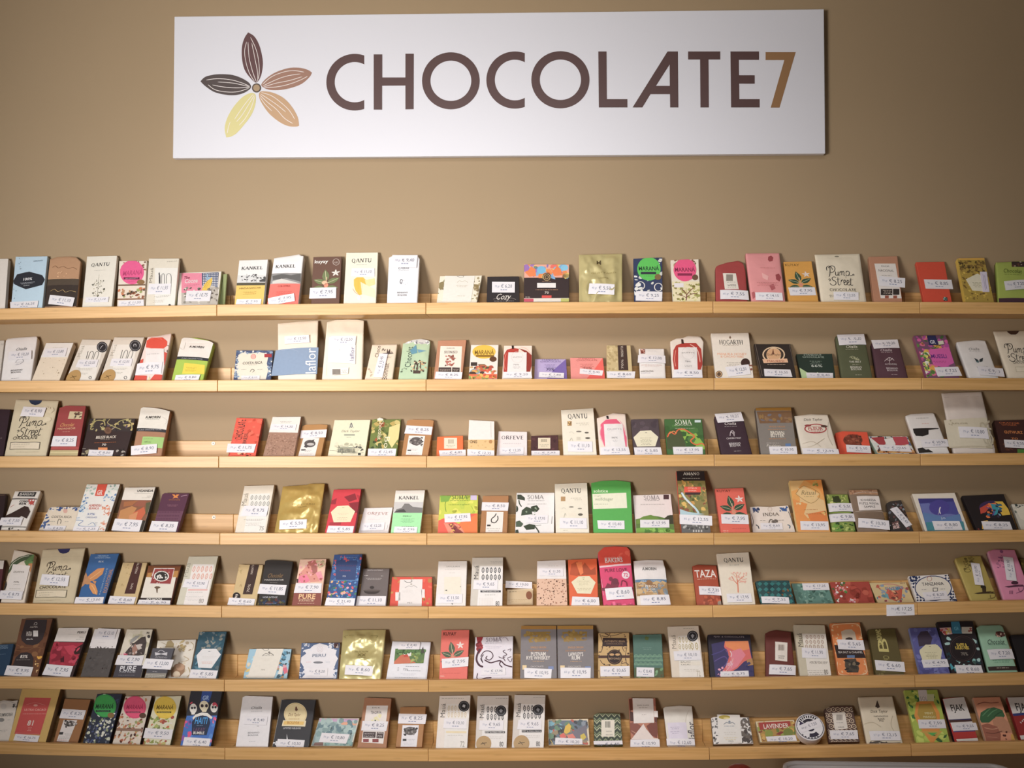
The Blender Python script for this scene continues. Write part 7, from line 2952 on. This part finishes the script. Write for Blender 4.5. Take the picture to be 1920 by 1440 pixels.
# ------------------------------------------------------------------ the lidded drum tin on the bottom shelf
def drum():
    P = lambda x, y: (1320 + x / 8, 1280 + y / 8)
    row = 7; A, B, ang = RAIL[7][3]
    base_px = P(1600, 960)
    # disc face centre and radius seen in the photograph
    fc = P(1590, 700); rad_px = 197 / 8
    yf = -0.075; c = hit_y(fc[0], fc[1], yf)
    k = 1 / FPX * (c - CAM).dot(FWD); R = rad_px * k * 1.07
    zl = A.z + (c.x - A.x) * math.tan(ang); zf = zl - LIP_H + BT
    th = math.radians(44); N = Vector((-0.10, -math.cos(th), math.sin(th))).normalized()
    ex = Vector((0, 0, 1)).cross(-N).normalized() * -1; ex = N.cross(Vector((0, 0, 1))).normalized() * -1
    if ex.x < 0: ex = -ex
    up = N.cross(ex).normalized()
    if up.z < 0: up = -up
    D = 0.036
    e = empty('round_tin', (c.x, c.y + 0.02, zf), 'round black and white tin with a tilted sticker, right of the lavender box', 'tin', None)
    O = c - e.location
    lo = (O - N * D - up * R * .9).z
    O.z += max(0, 0.0012 - (O - N * D - up * R * .92).z)
    O.z = max(O.z, R * up.z + D * N.z * 0 + 0.0015 + D * N.z)
    def ringv(r, d, n=36): return [O - N * d + (ex * math.cos(i * math.tau / n) + up * math.sin(i * math.tau / n)) * r for i in range(n)]
    def tube(name, prof, col, cap=True, mat=M_PAPER):
        V = []; F = []; n = 36
        for r, d in prof: V += ringv(r, d)
        for a in range(len(prof) - 1):
            for i in range(n): F.append((a * n + i, a * n + (i + 1) % n, (a + 1) * n + (i + 1) % n, (a + 1) * n + i))
        if cap: F.append(tuple(range(n - 1, -1, -1))); F.append(tuple((len(prof) - 1) * n + i for i in range(n)))
        return link_mesh(name, V, F, mat, e, cols=[hexc(col)] * len(F), smooth=False)
    tube('tin_body', [(R * .93, 0.012), (R * .90, D)], 'e9e6e8')
    tube('lid', [(R * .96, 0), (R, 0.0012), (R, 0.009), (R * .97, 0.0095)], 'e9e6e8')
    V = []; F = []; C = []
    def add(pts, col, ep, faces=None):
        n0 = len(V)
        for a, b in pts: V.append(O + N * ep + ex * a * R + up * b * R)
        F.extend([tuple(n0 + i for i in f) for f in (faces or [tuple(range(len(pts)))])]); C.extend([hexc(col)] * len(faces or [0]))
    def arc(r0, r1, a0, a1, col, ep, n=14):
        p = []
        for i in range(n + 1):
            t = math.radians(a0 + (a1 - a0) * i / n); p += [(r0 * math.cos(t), r0 * math.sin(t)), (r1 * math.cos(t), r1 * math.sin(t))]
        add(p, col, ep, [(2 * i, 2 * i + 1, 2 * i + 3, 2 * i + 2) for i in range(n)])
    arc(.88, .93, 0, 360, '2a2634', .0003, 40)
    for i in range(11): arc(.66, .84, 28 + i * 12, 35 + i * 12, '1e1a24', .0003, 3)
    arc(.40, .60, 55, 145, '2a2634', .0003); arc(.30, .72, 150, 205, '3a3050', .0003)
    arc(.50, .78, 262, 318, '2a2438', .0003); arc(.10, .34, 230, 330, '2a2438', .0003)
    for i in range(6): arc(.80, .87, 225 + i * 15, 233 + i * 15, '2a2634', .0003, 2)
    link_mesh('front_print', V, F, M_PRINT, e, cols=C)
    V = []; F = []; C = []
    r_ = math.radians(24); ca, sa = math.cos(r_), math.sin(r_)
    def tf(x, y): return (x * ca - y * sa - .02, x * sa + y * ca + .08)
    add([tf(-.86, -.30), tf(.86, -.30), tf(.86, .26), tf(-.86, .26)], 'f0ecf0', .0012)
    for txt, x, y, h, wd in (('60 gr.', -.42, 0, .13, .4), ('€ 7,55', .22, 0, .2, .62)):
        vs, fs, w0 = glyph_tris(txt); add([tf(x + (a / w0 - .5) * wd, y + (b / CAPH - .5) * h) for a, b in vs], '5a5e74', .0014, fs)
    link_mesh('price_sticker', V, F, M_STICK, e, cols=C)
drum()
